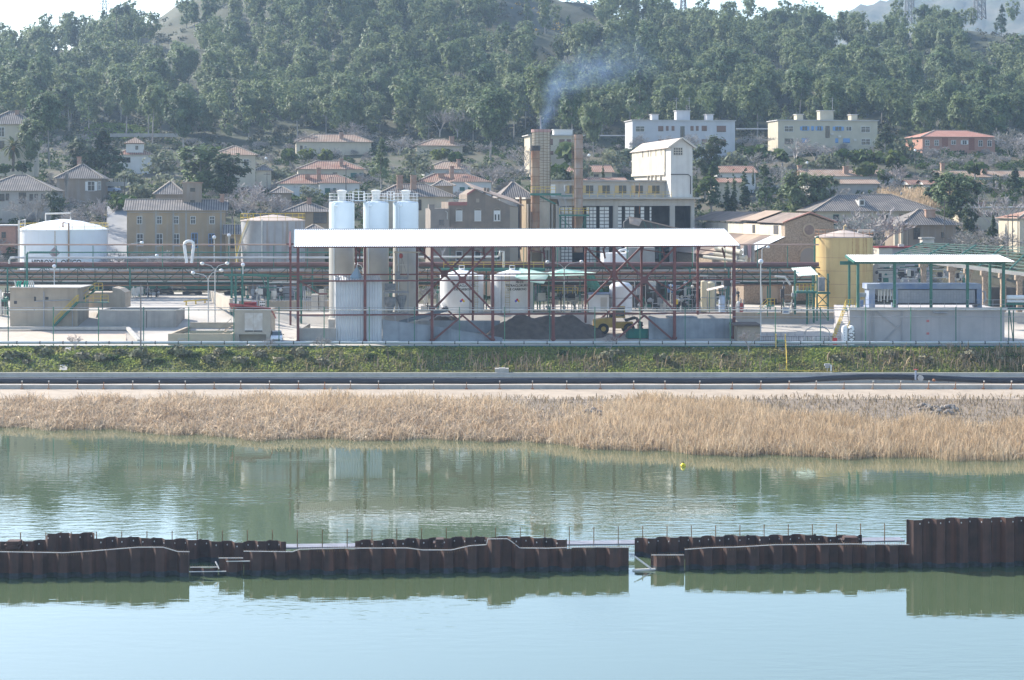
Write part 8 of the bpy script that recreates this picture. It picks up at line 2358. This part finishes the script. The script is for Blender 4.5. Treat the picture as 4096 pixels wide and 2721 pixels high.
# --- pylons
def pylon(label, x, yb, yt, Y, wb, arms, wt=1.0):
 o = P(x, yb, Y); h = (yb - yt) * Y / F
 t = thing("power_pylon", label, "power pylon", o, R(12), "lattice power pylons on the skyline")
 b = B()
 n = max(5, int(h / 2.6))
 def c(k):
  f = k / n; w = wb + (wt - wb) * min(1, f * 1.25); z = h * f
  return [Vector((-w / 2, -w / 2, z)), Vector((w / 2, -w / 2, z)), Vector((w / 2, w / 2, z)), Vector((-w / 2, w / 2, z))]
 for k in range(n):
  a, d = c(k), c(k + 1)
  for i in range(4):
   b.bar(a[i], d[i], .34); b.bar(a[i], d[(i + 1) % 4], .17); b.bar(a[(i + 1) % 4], d[i], .17); b.bar(d[i], d[(i + 1) % 4], .17)
 b.done("lattice_mast", mat("pylon_steel", (.13, .14, .155), rough=.6), t)
 for yy, wa in arms:
  z = (yb - yy) * Y / F
  b = B()
  for s in (-1, 1):
   for q in (-.4, .4): b.bar((s * wt * .4, q, z - .3), (s * wa, 0, z), .24); b.bar((s * wt * .4, q, z + 1.6), (s * wa, 0, z), .2)
   b.bar((s * wa, 0, z), (s * wa, 0, z - 2.6), .14)
  b.done("cross_arm", mat("pylon_steel", (0, 0, 0)), t)
pylon("lattice pylon with three cross arms against the sky at the left", 418, 150, -40, 850, 3.4, ((15, 2.1), (46, 3.0), (78, 2.2)), 1.3)
pylon("lattice pylon among pines on the middle skyline", 2733, 130, -60, 760, 3.0, ((-10, 2.6),), 1.4)
pylon("slim lattice pylon in front of the blue mountain, left of the broad one", 3638, 100, -80, 850, 3.4, ((-20, 3.0),), 2.6)
pylon("broad-legged lattice pylon on the rocky top at the right", 3918, 78, -150, 720, 3.6, ((-60, 3.0),), 2.4)
one("dead_trunk", "bare dead trunk standing on the left skyline", "tree", mat("dead_wood", (.12, .10, .09)), lambda b: b.tube([P(465, 125, 640), P(466, 68, 640)], .18, 6, .1), P(465, 125, 640))
# ---------------------------------------------------------------- trees, shrubs and hedges in the town and on the bank
def twig_verts(seed, h, spread, up, levels=4, n0=5, w0=.09):
 random.seed(seed)
 segs = []
 def grow(p, d, ln, lv, w):
  q = p + d * ln
  segs.append((p, q, w, w * .6))
  if lv == 0: return
  for k in range(random.choice([2, 3, 3])):
   nd = (d + Vector((random.gauss(0, spread), random.gauss(0, spread), random.gauss(up, spread * .5)))).normalized()
   grow(p + d * ln * random.uniform(.45, 1.0), nd, ln * random.uniform(.6, .85), lv - 1, max(.028, w * .55))
 for k in range(n0):
  a = random.uniform(0, 6.28); s = spread * random.uniform(.2, 1.2)
  grow(Vector((0, 0, 0)), Vector((math.cos(a) * s, math.sin(a) * s, 1)).normalized(), h * .32, levels, w0)
 V = []
 for p, q, wa, wb in segs:
  d = (q - p).normalized()
  a = d.cross(Vector((random.gauss(0, 1), random.gauss(0, 1), .3))).normalized()
  V += [p - a * wa, p + a * wa, q + a * wb, q - a * wb]
 return np.array([tuple(v) for v in V])
def bare_proto(name, seed, h, spread, up, levels, n0, m, w0=.09):
 V = twig_verts(seed, h, spread, up, levels, n0, w0)
 t = bpy.data.objects.new(name, None); COL.objects.link(t)
 o = quads_mesh("branches", V, m); o.parent = t
 b = B(); b.tube([(0, 0, -1), (0, 0, h * .12)], w0 * 1.6, 6, w0); b.done("trunk", m, t)
 return t
BARE = [bare_proto("bare_tree", 1, 6, .45, .25, 5, 4, m_twig), bare_proto("bare_tree", 2, 6, .6, .15, 5, 4, m_twig), bare_proto("bare_tree", 3, 5, .75, .1, 5, 5, m_twig)]
POPLAR = bare_proto("poplar_tree", 5, 8, .16, .55, 5, 6, m_twig)
m_greytw = mat("grey_twigs", (.30, .27, .245), (.40, .36, .33), sc=.5, island=.25)
BUSHY = bare_proto("bare_tree", 8, 5, .9, .05, 5, 7, m_greytw, .06)
def bush_proto(name, seed, m, n=10, r=1.0, flat=.75, per=60, size=.34):
 random.seed(seed)
 bl = []
 for k in range(n):
  a = random.uniform(0, 6.28); d = random.uniform(0, .75) * r
  q = random.uniform(.30, .52) * r
  bl.append((d * math.cos(a), d * math.sin(a), random.uniform(.25, 1.15) * r * flat, q, q * .85))
 V = blob_leaves(bl, per, size)
 t = bpy.data.objects.new(name, None); COL.objects.link(t)
 o = quads_mesh("foliage", V, m); o.parent = t
 b = B(); b.tube([(0, 0, -.5), (0, 0, .7 * r)], .08 * r, 5, .04 * r); b.done("stem", m_bark, t)
 return t
OLIVE = [bush_proto("olive_tree", 1, m_olive, 14, 1.6, .9, 44, .30), bush_proto("olive_tree", 2, m_olive, 12, 1.6, 1.1, 44, .30)]
SHRUB = [bush_proto("shrub", 3, m_shrub, 10, 1.0), bush_proto("shrub", 4, m_shrub, 12, 1.1, .6)]
DRYB = [bush_proto("dry_bush", 5, m_drybush, 10, 1.0, .7, 70, .26), bush_proto("dry_bush", 6, m_drybush, 9, 1.0, .6, 70, .26)]
def cyp_proto():
 random.seed(4)
 bl = [(random.uniform(-.15, .15), random.uniform(-.15, .15), 8 * u, max(.14, .85 * (1 - u) ** .6 * min(1, .5 + u * 4)), .8) for u in np.linspace(.05, .98, 16)]
 V = blob_leaves(bl, 90, .32, up=.5)
 t = bpy.data.objects.new("cypress_tree", None); COL.objects.link(t)
 quads_mesh("crown", V, m_dark).parent = t
 b = B(); b.tube([(0, 0, -.6), (0, 0, 4)], .14, 5, .06); b.done("trunk", m_bark, t)
 return t
CYP = cyp_proto()
def dark_proto(seed, h, w, lo, style):
 return pine_proto(seed, h, w, lo, 56, style, m_dark, "conifer_tree")
DARKP = [dark_proto(31, 9, 5.5, .08, 2), dark_proto(32, 9, 6, .1, 0)]
def palm():
 t = thing("palm_tree", "date palm with arching fronds in front of the cream house, far left", "palm tree", P(52, 668, 390))
 b = B(); b.tube([(0, 0, -1), (.1, 0, 2), (0, 0, 4.2)], .32, 10, .26); b.done("trunk", mat("palm_bark", (.12, .095, .07)), t)
 random.seed(2)
 V = []
 for k in range(46):
  a = random.uniform(0, 6.28); e = random.uniform(-.9, 1.3); ln = random.uniform(2.4, 3.4)
  p = Vector((0, 0, 4.3)); d = Vector((math.cos(a) * math.cos(e), math.sin(a) * math.cos(e), math.sin(e)))
  s_ = Vector((-math.sin(a), math.cos(a), 0))
  for j in range(8):
   q = p + d * ln / 8; w = .34 * math.sin(math.pi * (j + .6) / 8.8)
   up_ = Vector((0, 0, -.10))
   V += [p, q, q + s_ * w + up_, p + s_ * w + up_, p, q, q - s_ * w + up_, p - s_ * w + up_]
   p = q; d = (d + Vector((0, 0, -.20))).normalized()
 o = quads_mesh("fronds", np.array([tuple(v) for v in V]), mat("palm_frond", (.07, .095, .035), (.12, .12, .05), sc=.8, island=.3, leafy=.3)); o.parent = t
 b = B(); b.sphere((0, 0, 3.9), .7, 10, .9); b.done("crown_boss", mat("palm_boss", (.30, .17, .06), (.2, .13, .06), sc=3), t)
palm()
BH = {}
def plant(proto, ph, x, yt, yb, Y, label, cat, group=None, wide=1.0, rz=None):
 """scales a prototype of height ph so that it spans rows yt..yb at distance Y"""
 s = (yb - yt) * Y / F / ph
 return put(proto, USED, P(x, yb, Y), random.uniform(0, 6.28) if rz is None else rz, (s * wide, s * wide, s), label, cat, group)
GPN = "pines standing in the town"
L_ = [
 (PINES[3], 12, 195, 378, 640, 405, "umbrella pine with pale tall trunk beside the cream far-left house", 1.0), (DARKP[0], 9, 428, 515, 745, 400, "dark dense conifer left of the turret house", 1.3), (PINES[6], 10, 355, 372, 500, 480, "small light pine on the grassy clearing, left", 1.0),
 (PINES[0], 11.5, 505, 312, 520, 488, "feathery pale pine above the grassy clearing", .9), (PINES[3], 12, 610, 345, 555, 470, "leaning round-crowned pine behind the turret house", .9), (PINES[7], 11, 735, 375, 600, 462, "broad pine above the bare trees, middle left", 1.0),
 (PINES[2], 10, 125, 480, 665, 398, "bushy young pine between umbrella pine and palm", 1.0), (DARKP[1], 9, 330, 560, 745, 395, "dark bushy tree left of the dark conifer", 1.1), (PINES[2], 10, 800, 585, 800, 378, "big grey-green pine mass left of the cream hip-roofed house", 1.5), (DARKP[1], 9, 905, 618, 790, 372, "dark pine in front of the cream hip-roofed house", 1.4),
 (PINES[4], 11.5, 1525, 555, 740, 398, "pine standing between the two rows of bungalows", 1.15), (PINES[7], 11, 1960, 352, 620, 455, "big spreading pine above the gabled house", 1.05), (PINES[0], 11.5, 2165, 268, 530, 462, "tall pine behind the mesh-wrapped chimney's smoke", .95), (PINES[2], 10, 2290, 352, 520, 450, "pine behind the cream flat-roofed house", 1.0),
 (PINES[7], 11, 2375, 410, 610, 440, "round dark pine right of the tall thin chimney", .85), (PINES[4], 11.5, 2560, 262, 520, 468, "tall layered pine behind the whitish apartment block", 1.0), (PINES[3], 12, 2750, 340, 500, 470, "pine rising behind the whitish block's roof boxes", .8), (DARKP[1], 9, 2838, 548, 720, 400, "dark round pine right of the white tower", 1.2),
 (PINES[6], 10, 2845, 655, 850, 362, "light pine right of the white tower's foot", 1.2), (PINES[6], 10, 3065, 655, 850, 365, "pine right of the tallest cypress", 1.3), (PINES[2], 10, 3190, 690, 880, 356, "left pine of the group above the stone workshop", 1.25), (PINES[2], 10, 3290, 700, 885, 355, "right pine of the group above the stone workshop", 1.15), (PINES[6], 10, 3120, 765, 880, 350, "low round pine behind the stone workshop's ridge", 1.4),
 (PINES[0], 11.5, 3320, 328, 500, 468, "pine rising above the yellow block's roof box", 1.0), (PINES[6], 10, 3140, 418, 510, 470, "small pine above the yellow block's left end", 1.1), (DARKP[0], 9, 3538, 495, 610, 445, "dark pine at the yellow block's right end", 1.3), (DARKP[0], 9, 3740, 688, 850, 372, "dark pine, left of the group right of the big cream house", 1.3), (PINES[2], 10, 3800, 690, 900, 352, "light green pine in the middle of the right-hand group", 1.2),
 (PINES[2], 10, 3862, 705, 905, 350, "tallest pine of the right-hand group above the brown stone house", 1.1), (DARKP[1], 9, 3880, 820, 930, 342, "dark low pine right of the brown stone house", 1.0), (DARKP[0], 9, 4052, 668, 800, 385, "dark pointed pine at the right terrace", 1.1), (DARKP[0], 9, 3968, 860, 1000, 325, "slim dark ivy-clad tree at the right edge houses", .6), (PINES[2], 10, 3700, 400, 560, 480, "pine left above the brick house", 1.1), (PINES[2], 10, 3850, 390, 545, 485, "pine behind the brick house's ridge", 1.2), (PINES[2], 10, 3990, 380, 560, 482, "pine right above the brick house", 1.2), (DARKP[1], 9, 220, 765, 905, 345, "dark small conifer in front of the long grey-tiled house", .8)]
for pr, ph, x, yt, yb, Y, lab, wd_ in L_:
 ph = PH[PINES.index(pr)] if pr in PINES else ph
 plant(pr, ph, x, yt, yb, Y, lab, "conifer tree" if pr in DARKP else "pine tree", GPN, wd_)
for x, yt, yb, lab, wd_ in ((2936, 682, 850, "slim cypress, left of the row right of the white tower", 1.0), (2978, 662, 830, "tallest and thickest cypress of the row", 1.5), (3012, 668, 740, "thin short cypress right of the tallest one", .9), (2908, 715, 850, "short broad cypress leftmost in the row", 1.5), (2785, 680, 800, "dark cypress close against the white tower", 1.0), (2412, 655, 725, "single small cypress before the yellow cottage", 1.2), (4000, 700, 760, "small cypress in front of the right terrace", 1.2), (3975, 690, 750, "second small cypress in front of the right terrace", .9)):
 plant(CYP, 8.4, x, yt, yb, 372 if x > 2800 else 388, lab, "cypress", "cypresses in the town", wd_)
plant(POPLAR, 14, 262, 588, 790, 360, "bare upright poplar before the brown pyramid-roofed house", "bare tree", None, .8)
GB = "bare grey trees in the town"
for pr, x, yt, yb, Y, lab, wd_ in (
 (BARE[1], 90, 760, 900, 342, "bare tree before the long grey-tiled house, left one", 1.1), (BARE[0], 150, 745, 900, 343, "bare tree before the long grey-tiled house, right one", 1.0), (BARE[2], 345, 740, 900, 345, "wide bare thicket tree below the brown pyramid-roofed house", 1.2), (BUSHY, 270, 800, 920, 335, "grey bare bush behind the white tank's dome", 1.3), (BARE[0], 420, 770, 905, 342, "bare tree by the climbing road", 1.0),
 (BARE[1], 980, 690, 870, 345, "tall bare tree right of the big ochre house", 1.2), (BARE[2], 1050, 700, 870, 342, "spreading bare tree behind the grey stair tank", 1.3), (BARE[0], 1130, 760, 890, 338, "bare tree before the slim brown tower house", 1.1), (BARE[0], 930, 750, 880, 350, "bare tree at the ochre house's right corner", .9),
 (BARE[2], 1230, 495, 590, 475, "bare tree at the highest bungalow's left end", 1.3), (BARE[1], 1390, 475, 560, 482, "bare tree above the highest bungalow", 1.4), (BARE[2], 1450, 485, 570, 480, "wide bare tree right above the highest bungalow", 1.4), (BUSHY, 1600, 520, 610, 472, "grey bare thicket between the two highest bungalows", 1.6), (BARE[0], 1310, 575, 690, 455, "bare tree before the highest bungalow", 1.2),
 (BARE[1], 1960, 640, 750, 405, "bare tree above the gabled house's roof", 1.4), (BARE[2], 2040, 600, 740, 410, "large bare tree left of the mesh-wrapped chimney", 1.3), (BARE[0], 1890, 650, 740, 408, "bare tree beside the striped-roof bungalow", 1.2), (BARE[1], 2090, 560, 690, 430, "bare tree before the cream flat house", 1.0), (BARE[0], 1760, 420, 530, 485, "bare tree at the wood's edge, middle", 1.0), (BARE[1], 1830, 415, 530, 487, "second bare tree at the wood's edge, middle", 1.0),
 (BUSHY, 2570, 515, 605, 444, "bare tree before the whitish block, leftmost", 1.0), (BUSHY, 2660, 520, 605, 444, "bare tree before the whitish block's brown shutters", 1.0), (BUSHY, 2760, 510, 605, 444, "bare tree before the whitish block's door", 1.0), (BUSHY, 2850, 525, 605, 444, "bare tree before the whitish block, right", 1.0),
 (BARE[1], 3180, 530, 640, 442, "bare tree before the yellow block's left windows", 1.4), (BARE[2], 3260, 535, 640, 440, "wide bare tree before the yellow block's blue shutters", 1.4), (BARE[2], 3020, 500, 600, 455, "bare tree between the two apartment blocks", 1.5), (BARE[1], 3050, 590, 700, 425, "bare tree below the gap between the blocks", 1.5), (BARE[1], 3100, 640, 760, 400, "bare trees above the long white terrace's left end", 1.2),
 (BARE[2], 3800, 575, 690, 440, "brown bare tree before the brick house", 1.5), (BARE[0], 4040, 480, 640, 455, "tall pale bare tree right of the brick house", 1.1), (BARE[1], 4080, 500, 660, 450, "pale bare tree at the right edge by the brick house", 1.2), (BARE[0], 3600, 640, 760, 400, "bare tree by the white cottage", 1.2),
 (BARE[1], 3440, 800, 1010, 312, "big bare tree before the large cream house, left", 1.3), (BARE[0], 3510, 790, 1010, 311, "big bare tree before the large cream house, right", 1.4), (BARE[0], 4000, 740, 960, 335, "tall bare tree before the red-edged flat house", 1.1), (BARE[1], 3900, 900, 1030, 312, "bare thicket right of the brown stone house", 1.3), (BARE[2], 4030, 870, 1010, 316, "bare thicket at the right edge houses", 1.2), (BARE[2], 3850, 880, 1000, 313, "bare shrub at the brown stone house's corner", 1.0),
 (BARE[2], 3370, 735, 800, 378, "pale bare fruit tree before the grey store", 1.3), (BARE[0], 3590, 735, 800, 380, "bare fruit tree between store and white cottage", 1.3), (BARE[1], 1770, 880, 1020, 314, "bare young tree before the annex", .8),
 (BARE[2], 480, 950, 1090, 309, "bare thicket left before the ochre house", 1.4), (BARE[2], 580, 960, 1095, 309, "bare thicket before the ochre house's first windows", 1.3), (BUSHY, 680, 965, 1095, 308, "bare thicket before the ochre house's middle", 1.4), (BARE[2], 780, 965, 1095, 308, "bare thicket before the ochre house's blue doors", 1.3)):
 plant(pr, 5.6 if pr is BUSHY else 6.5, x, yt - 14, yb, Y, lab, "bare tree", GB, wd_)
GO = "silvery olive trees and shrubs in the town"
for k, (x, yt, yb, Y, lab) in enumerate(((600, 548, 620, 440, "olive bush right of the turret house"), (640, 600, 700, 415, "grey-green olive below the turret house"), (520, 650, 745, 385, "olive left of the leaning pole"), (690, 690, 800, 362, "olive above the ochre house's roof, left"), (560, 700, 800, 362, "leafy olive by the climbing road"), (1660, 588, 680, 425, "silvery olive left of the striped-roof bungalow"), (1620, 650, 740, 400, "olive between the bungalow rows"), (1240, 740, 800, 384, "olive before the white bungalow"), (1430, 740, 800, 384, "olive right of the white bungalow"), (1700, 640, 700, 418, "pale olive left under the striped-roof bungalow"), (1930, 620, 700, 415, "silvery tree right of the striped-roof bungalow"), (2440, 590, 680, 415, "pale olive below the tall thin chimney"), (2520, 560, 650, 425, "silvery olive at the white tower's left"), (2330, 640, 735, 390, "olive before the yellow cottage"), (2930, 580, 680, 415, "olive below the whitish block's right end"), (3330, 610, 690, 415, "large grey olive above the long white terrace"), (3240, 620, 690, 416, "smaller olive above the long white terrace"), (3610, 548, 640, 440, "whitish flowering tree left of the brick house"), (3440, 650, 700, 410, "light green bush above the long white terrace"), (2230, 690, 760, 380, "olive left of the yellow cottage"), (1100, 640, 720, 420, "olive by the low cream wing"), (3760, 760, 830, 370, "olive below the white cottage"))):
 plant(OLIVE[k % 2], 2.6, x, yt, yb, Y, lab, "olive tree", GO, 1.15)
GS = "green garden shrubs in the town"
for k, (x, yt, yb, Y, lab) in enumerate(((1320, 768, 800, 380, "clipped hedge piece below the white bungalow, left"), (1380, 768, 800, 380, "clipped hedge piece below the white bungalow, middle"), (1440, 768, 800, 380, "clipped hedge piece below the white bungalow, right"), (1160, 585, 640, 450, "dark hedge before the highest bungalow, left"), (1230, 590, 640, 448, "dark hedge before the highest bungalow, middle"), (1300, 590, 640, 448, "dark hedge before the highest bungalow, right"), (300, 680, 760, 380, "dark shrub left of the blue van"), (470, 770, 830, 358, "bright shrub by the blue van"), (530, 775, 850, 350, "green shrub at the road's edge"), (2240, 640, 740, 392, "tall green shrub right of the cream flat house"), (2290, 560, 660, 425, "ivy-green shrub before the cream flat house"), (3030, 570, 640, 430, "green shrub below the gap between the blocks"), (3360, 590, 650, 425, "dark shrub below the yellow block, left"), (3430, 590, 650, 424, "dark shrub below the yellow block, middle"), (3500, 595, 655, 423, "dark shrub below the yellow block, right"), (3570, 590, 660, 424, "dark shrub left of the brick house"), (3130, 590, 650, 428, "dark shrub at the yellow block's lit corner"), (3470, 640, 700, 408, "light green shrub left of the brick house road"), (3900, 640, 700, 410, "green shrub above the right terrace"), (3540, 670, 720, 402, "shrub above the terrace's right end"), (90, 640, 690, 388, "bright shrub at the palm's foot"), (20, 650, 690, 388, "dark shrub left of the palm"), (1760, 590, 640, 440, "dark hedge below the second highest bungalow"), (1830, 600, 650, 436, "green hedge below the second highest bungalow's chimney"), (2820, 700, 770, 375, "shrub at the cypress row's foot"))):
 plant(SHRUB[k % 2], 1.35, x, yt, yb, Y, lab, "shrub", GS, 1.1)
# shrubs on the green bank (each its own), left half mostly
random.seed(77)
GK = "grey-brown bushes on the green bank"
for i, (x, f, r) in enumerate(((40, .5, 1.2), (110, .3, 1.0), (180, .7, 1.3), (330, .55, 1.3), (400, .4, 1.2), (490, .75, 1.2), (560, .6, 1.4), (590, .3, 1.0), (720, .6, 1.6), (840, .4, 1.3), (880, .7, 1.1), (960, .35, 1.4), (1040, .55, 1.2), (1110, .4, 1.0), (1200, .65, 1.3), (1290, .3, 1.2), (2430, .5, 1.3), (2470, .75, 1.1), (2650, .4, 1.2), (3350, .4, 1.4), (3560, .6, 1.0), (3700, .4, 1.3), (3880, .5, 1.5), (4020, .35, 1.3))):
 Y = 236 + 7.0 * f; X = pxx(x, Y)
 o = put(DRYB[i % 2], USED, (X, Y, H(X, Y) - .15), random.uniform(0, 6.28), (r * 1.1, r, r * .85), f"{'large' if r > 1.25 else 'small' if r < 1.15 else 'mid-sized'} grey-brown bush on the {'left' if x < 1400 else 'right'} part of the green bank, {'high up' if f > .5 else 'low down'}", "bush", GK)
GK2 = "fresh green bushes on the bank"
for i, (x, f, r) in enumerate(((90, .6, .8), (260, .3, .8), (450, .45, 1.0), (640, .35, .9), (680, .75, .8), (780, .6, .9), (920, .7, .8), (1000, .3, .8), (1160, .5, .8), (1480, .55, .9), (1560, .7, .8), (2250, .7, .9), (2900, .6, .8), (3450, .6, .9), (3620, .75, .8), (4060, .6, .8))):
 Y = 236 + 7.0 * f; X = pxx(x, Y)
 put(SHRUB[i % 2], USED, (X, Y, H(X, Y) - .12), random.uniform(0, 6.28), (r * 1.2, r, r * .7), f"fresh green bush on the {'left' if x < 1400 else 'right'} part of the bank, {'near its top' if f > .5 else 'near the wall'}", "bush", GK2)
# thin bare saplings on the bank top
for i, (x, yt, lab) in enumerate(((300, 1318, "thin bare sapling before the left yard"), (1075, 1335, "bare twiggy bush by the white car"), (1290, 1300, "bare sapling before the clad tower wall"), (2995, 1290, "bare sapling before the brown hut"), (2440, 1320, "reddish bare bush before the wheel loader"), (3800, 1345, "leaning bare branch at the right platform"))):
 plant(BARE[i % 3], 6.5, x, yt, 1396, 242, lab, "bare tree", "bare saplings along the bank top", 1.0)
# garden greenery too mixed to count
def town_ok(x, Y): return not (2600 < x < 3400 and Y < 345 or 420 < x < 525 and Y < 368)
for nm, n, m_, Y0, Y1, rr, lab, seed in (("garden_greenery", 1400, m_shrub, 312, 492, (.7, 1.9), "mixed low green garden growth between the houses", 5), ("olive_scrub", 420, m_olive, 330, 490, (.6, 1.4), "silvery low scrub between the houses", 7)):
 random.seed(seed)
 V = []
 for k in range(n):
  Y = random.uniform(Y0, Y1); x = random.uniform(-100, 4200); X = pxx(x, Y)
  if not town_ok(x, Y): continue
  r = random.uniform(*rr)
  V.append(blob_leaves([(X, Y, H(X, Y) + r * .3, r, r * .75), (X + r * .8, Y, H(X, Y) + r * .2, r * .7, r * .6)], 30, .36))
 V = np.concatenate(V)
 tag(np_mesh(nm, V, np.arange(len(V)).reshape(-1, 4), m_), lab, "shrubbery", kind="stuff")
random.seed(6)
TW = [twig_verts(50 + q, 3.2, .8, .12, 4, 6, .05) for q in range(4)]
V = []
for k in range(950):
 Y = random.uniform(308, 490); x = random.uniform(-100, 4200); X = pxx(x, Y)
 if not town_ok(x, Y): continue
 a = TW[k % 4] * random.uniform(.6, 1.25); th = random.uniform(0, 6.28)
 a = np.stack([a[:, 0] * math.cos(th) - a[:, 1] * math.sin(th), a[:, 0] * math.sin(th) + a[:, 1] * math.cos(th), a[:, 2]], 1)
 V.append(a + np.array([X, Y, H(X, Y) - .2]))
V = np.concatenate(V)
tag(np_mesh("bare_thicket", V, np.arange(len(V)).reshape(-1, 4), m_twig), "grey bare winter thickets between the houses", "thicket", kind="stuff")
xy = np.stack([rng.uniform(-116, -99, 9000), rng.uniform(486, 522, 9000)], 1)
z = np.array([H(a, b_) for a, b_ in xy]); n = len(xy)
blades(xy, rng.uniform(.2, .5, n), rng.uniform(.1, .9, n), rng.uniform(.2, .5, n), rng.uniform(0, .9, n), z, "meadow_grass", mat("meadow_grass", (.20, .27, .04), (.13, .18, .04), sc=.2, island=.3), "bright green grass of the clearing above the turret house", "grass")
# reed patch between the right houses
xy = np.stack([rng.uniform(76, 92, 5000) - 0, rng.uniform(368, 386, 5000)], 1)
z = np.array([H(a, b_) for a, b_ in xy])
n = len(xy)
blades(xy, rng.uniform(1.6, 2.8, n), rng.uniform(0, .2, n), rng.uniform(.06, .14, n), rng.uniform(0, .3, n), z - .1, "cane_patch", m_reedg, "patch of dry canes behind the large cream house's roof", "canes")
# spoil mounds behind the reeds
for x, Yq, r, lab in ((3720, 206, 1.6, "left mound of grey clods behind the right-hand reeds"), (3800, 205, 1.3, "right mound of grey clods behind the right-hand reeds"), (3770, 201.5, 1.2, "low broken clods at the edge of the right-hand reeds"), (2370, 201, 1.3, "grey heap of cut reeds in the gap of the reed bed")):
 random.seed(int(x))
 b = B(); X = pxx(x, Yq); z = H(X, Yq)
 for k in range(26):
  a = random.uniform(0, 6.28); d = random.uniform(0, 1) ** .6 * r * 1.5; s = random.uniform(.12, .38) * (1.3 - d / r * .5)
  b.sphere((X + d * math.cos(a), Yq + d * math.sin(a) * .6, z + max(0, (r * .55 - d * .35)) * random.uniform(.3, 1)), s, 5, .7)
 o = b.done("earth_mound", mat("clod_grey", (.20, .17, .145), (.30, .26, .22), sc=2, bump=.5)); tag(o, lab, "earth mound")
# ---------------------------------------------------------------- air
m = bpy.data.materials.new("haze_air")
m.use_nodes = True
n, l = m.node_tree.nodes, m.node_tree.links
n.clear()
pv = n.new("ShaderNodeVolumePrincipled")
pv.inputs["Color"].default_value = (0.55, 0.75, 1.0, 1)
pv.inputs["Density"].default_value = 0.00018
pv.inputs["Anisotropy"].default_value = 0.25
ou = n.new("ShaderNodeOutputMaterial")
l.new(pv.outputs[0], ou.inputs["Volume"])
b = B()
b.box(-900, 1200, -180, 2100, -6, 290)
o = b.done("haze", m)
tag(o, kind="stuff")
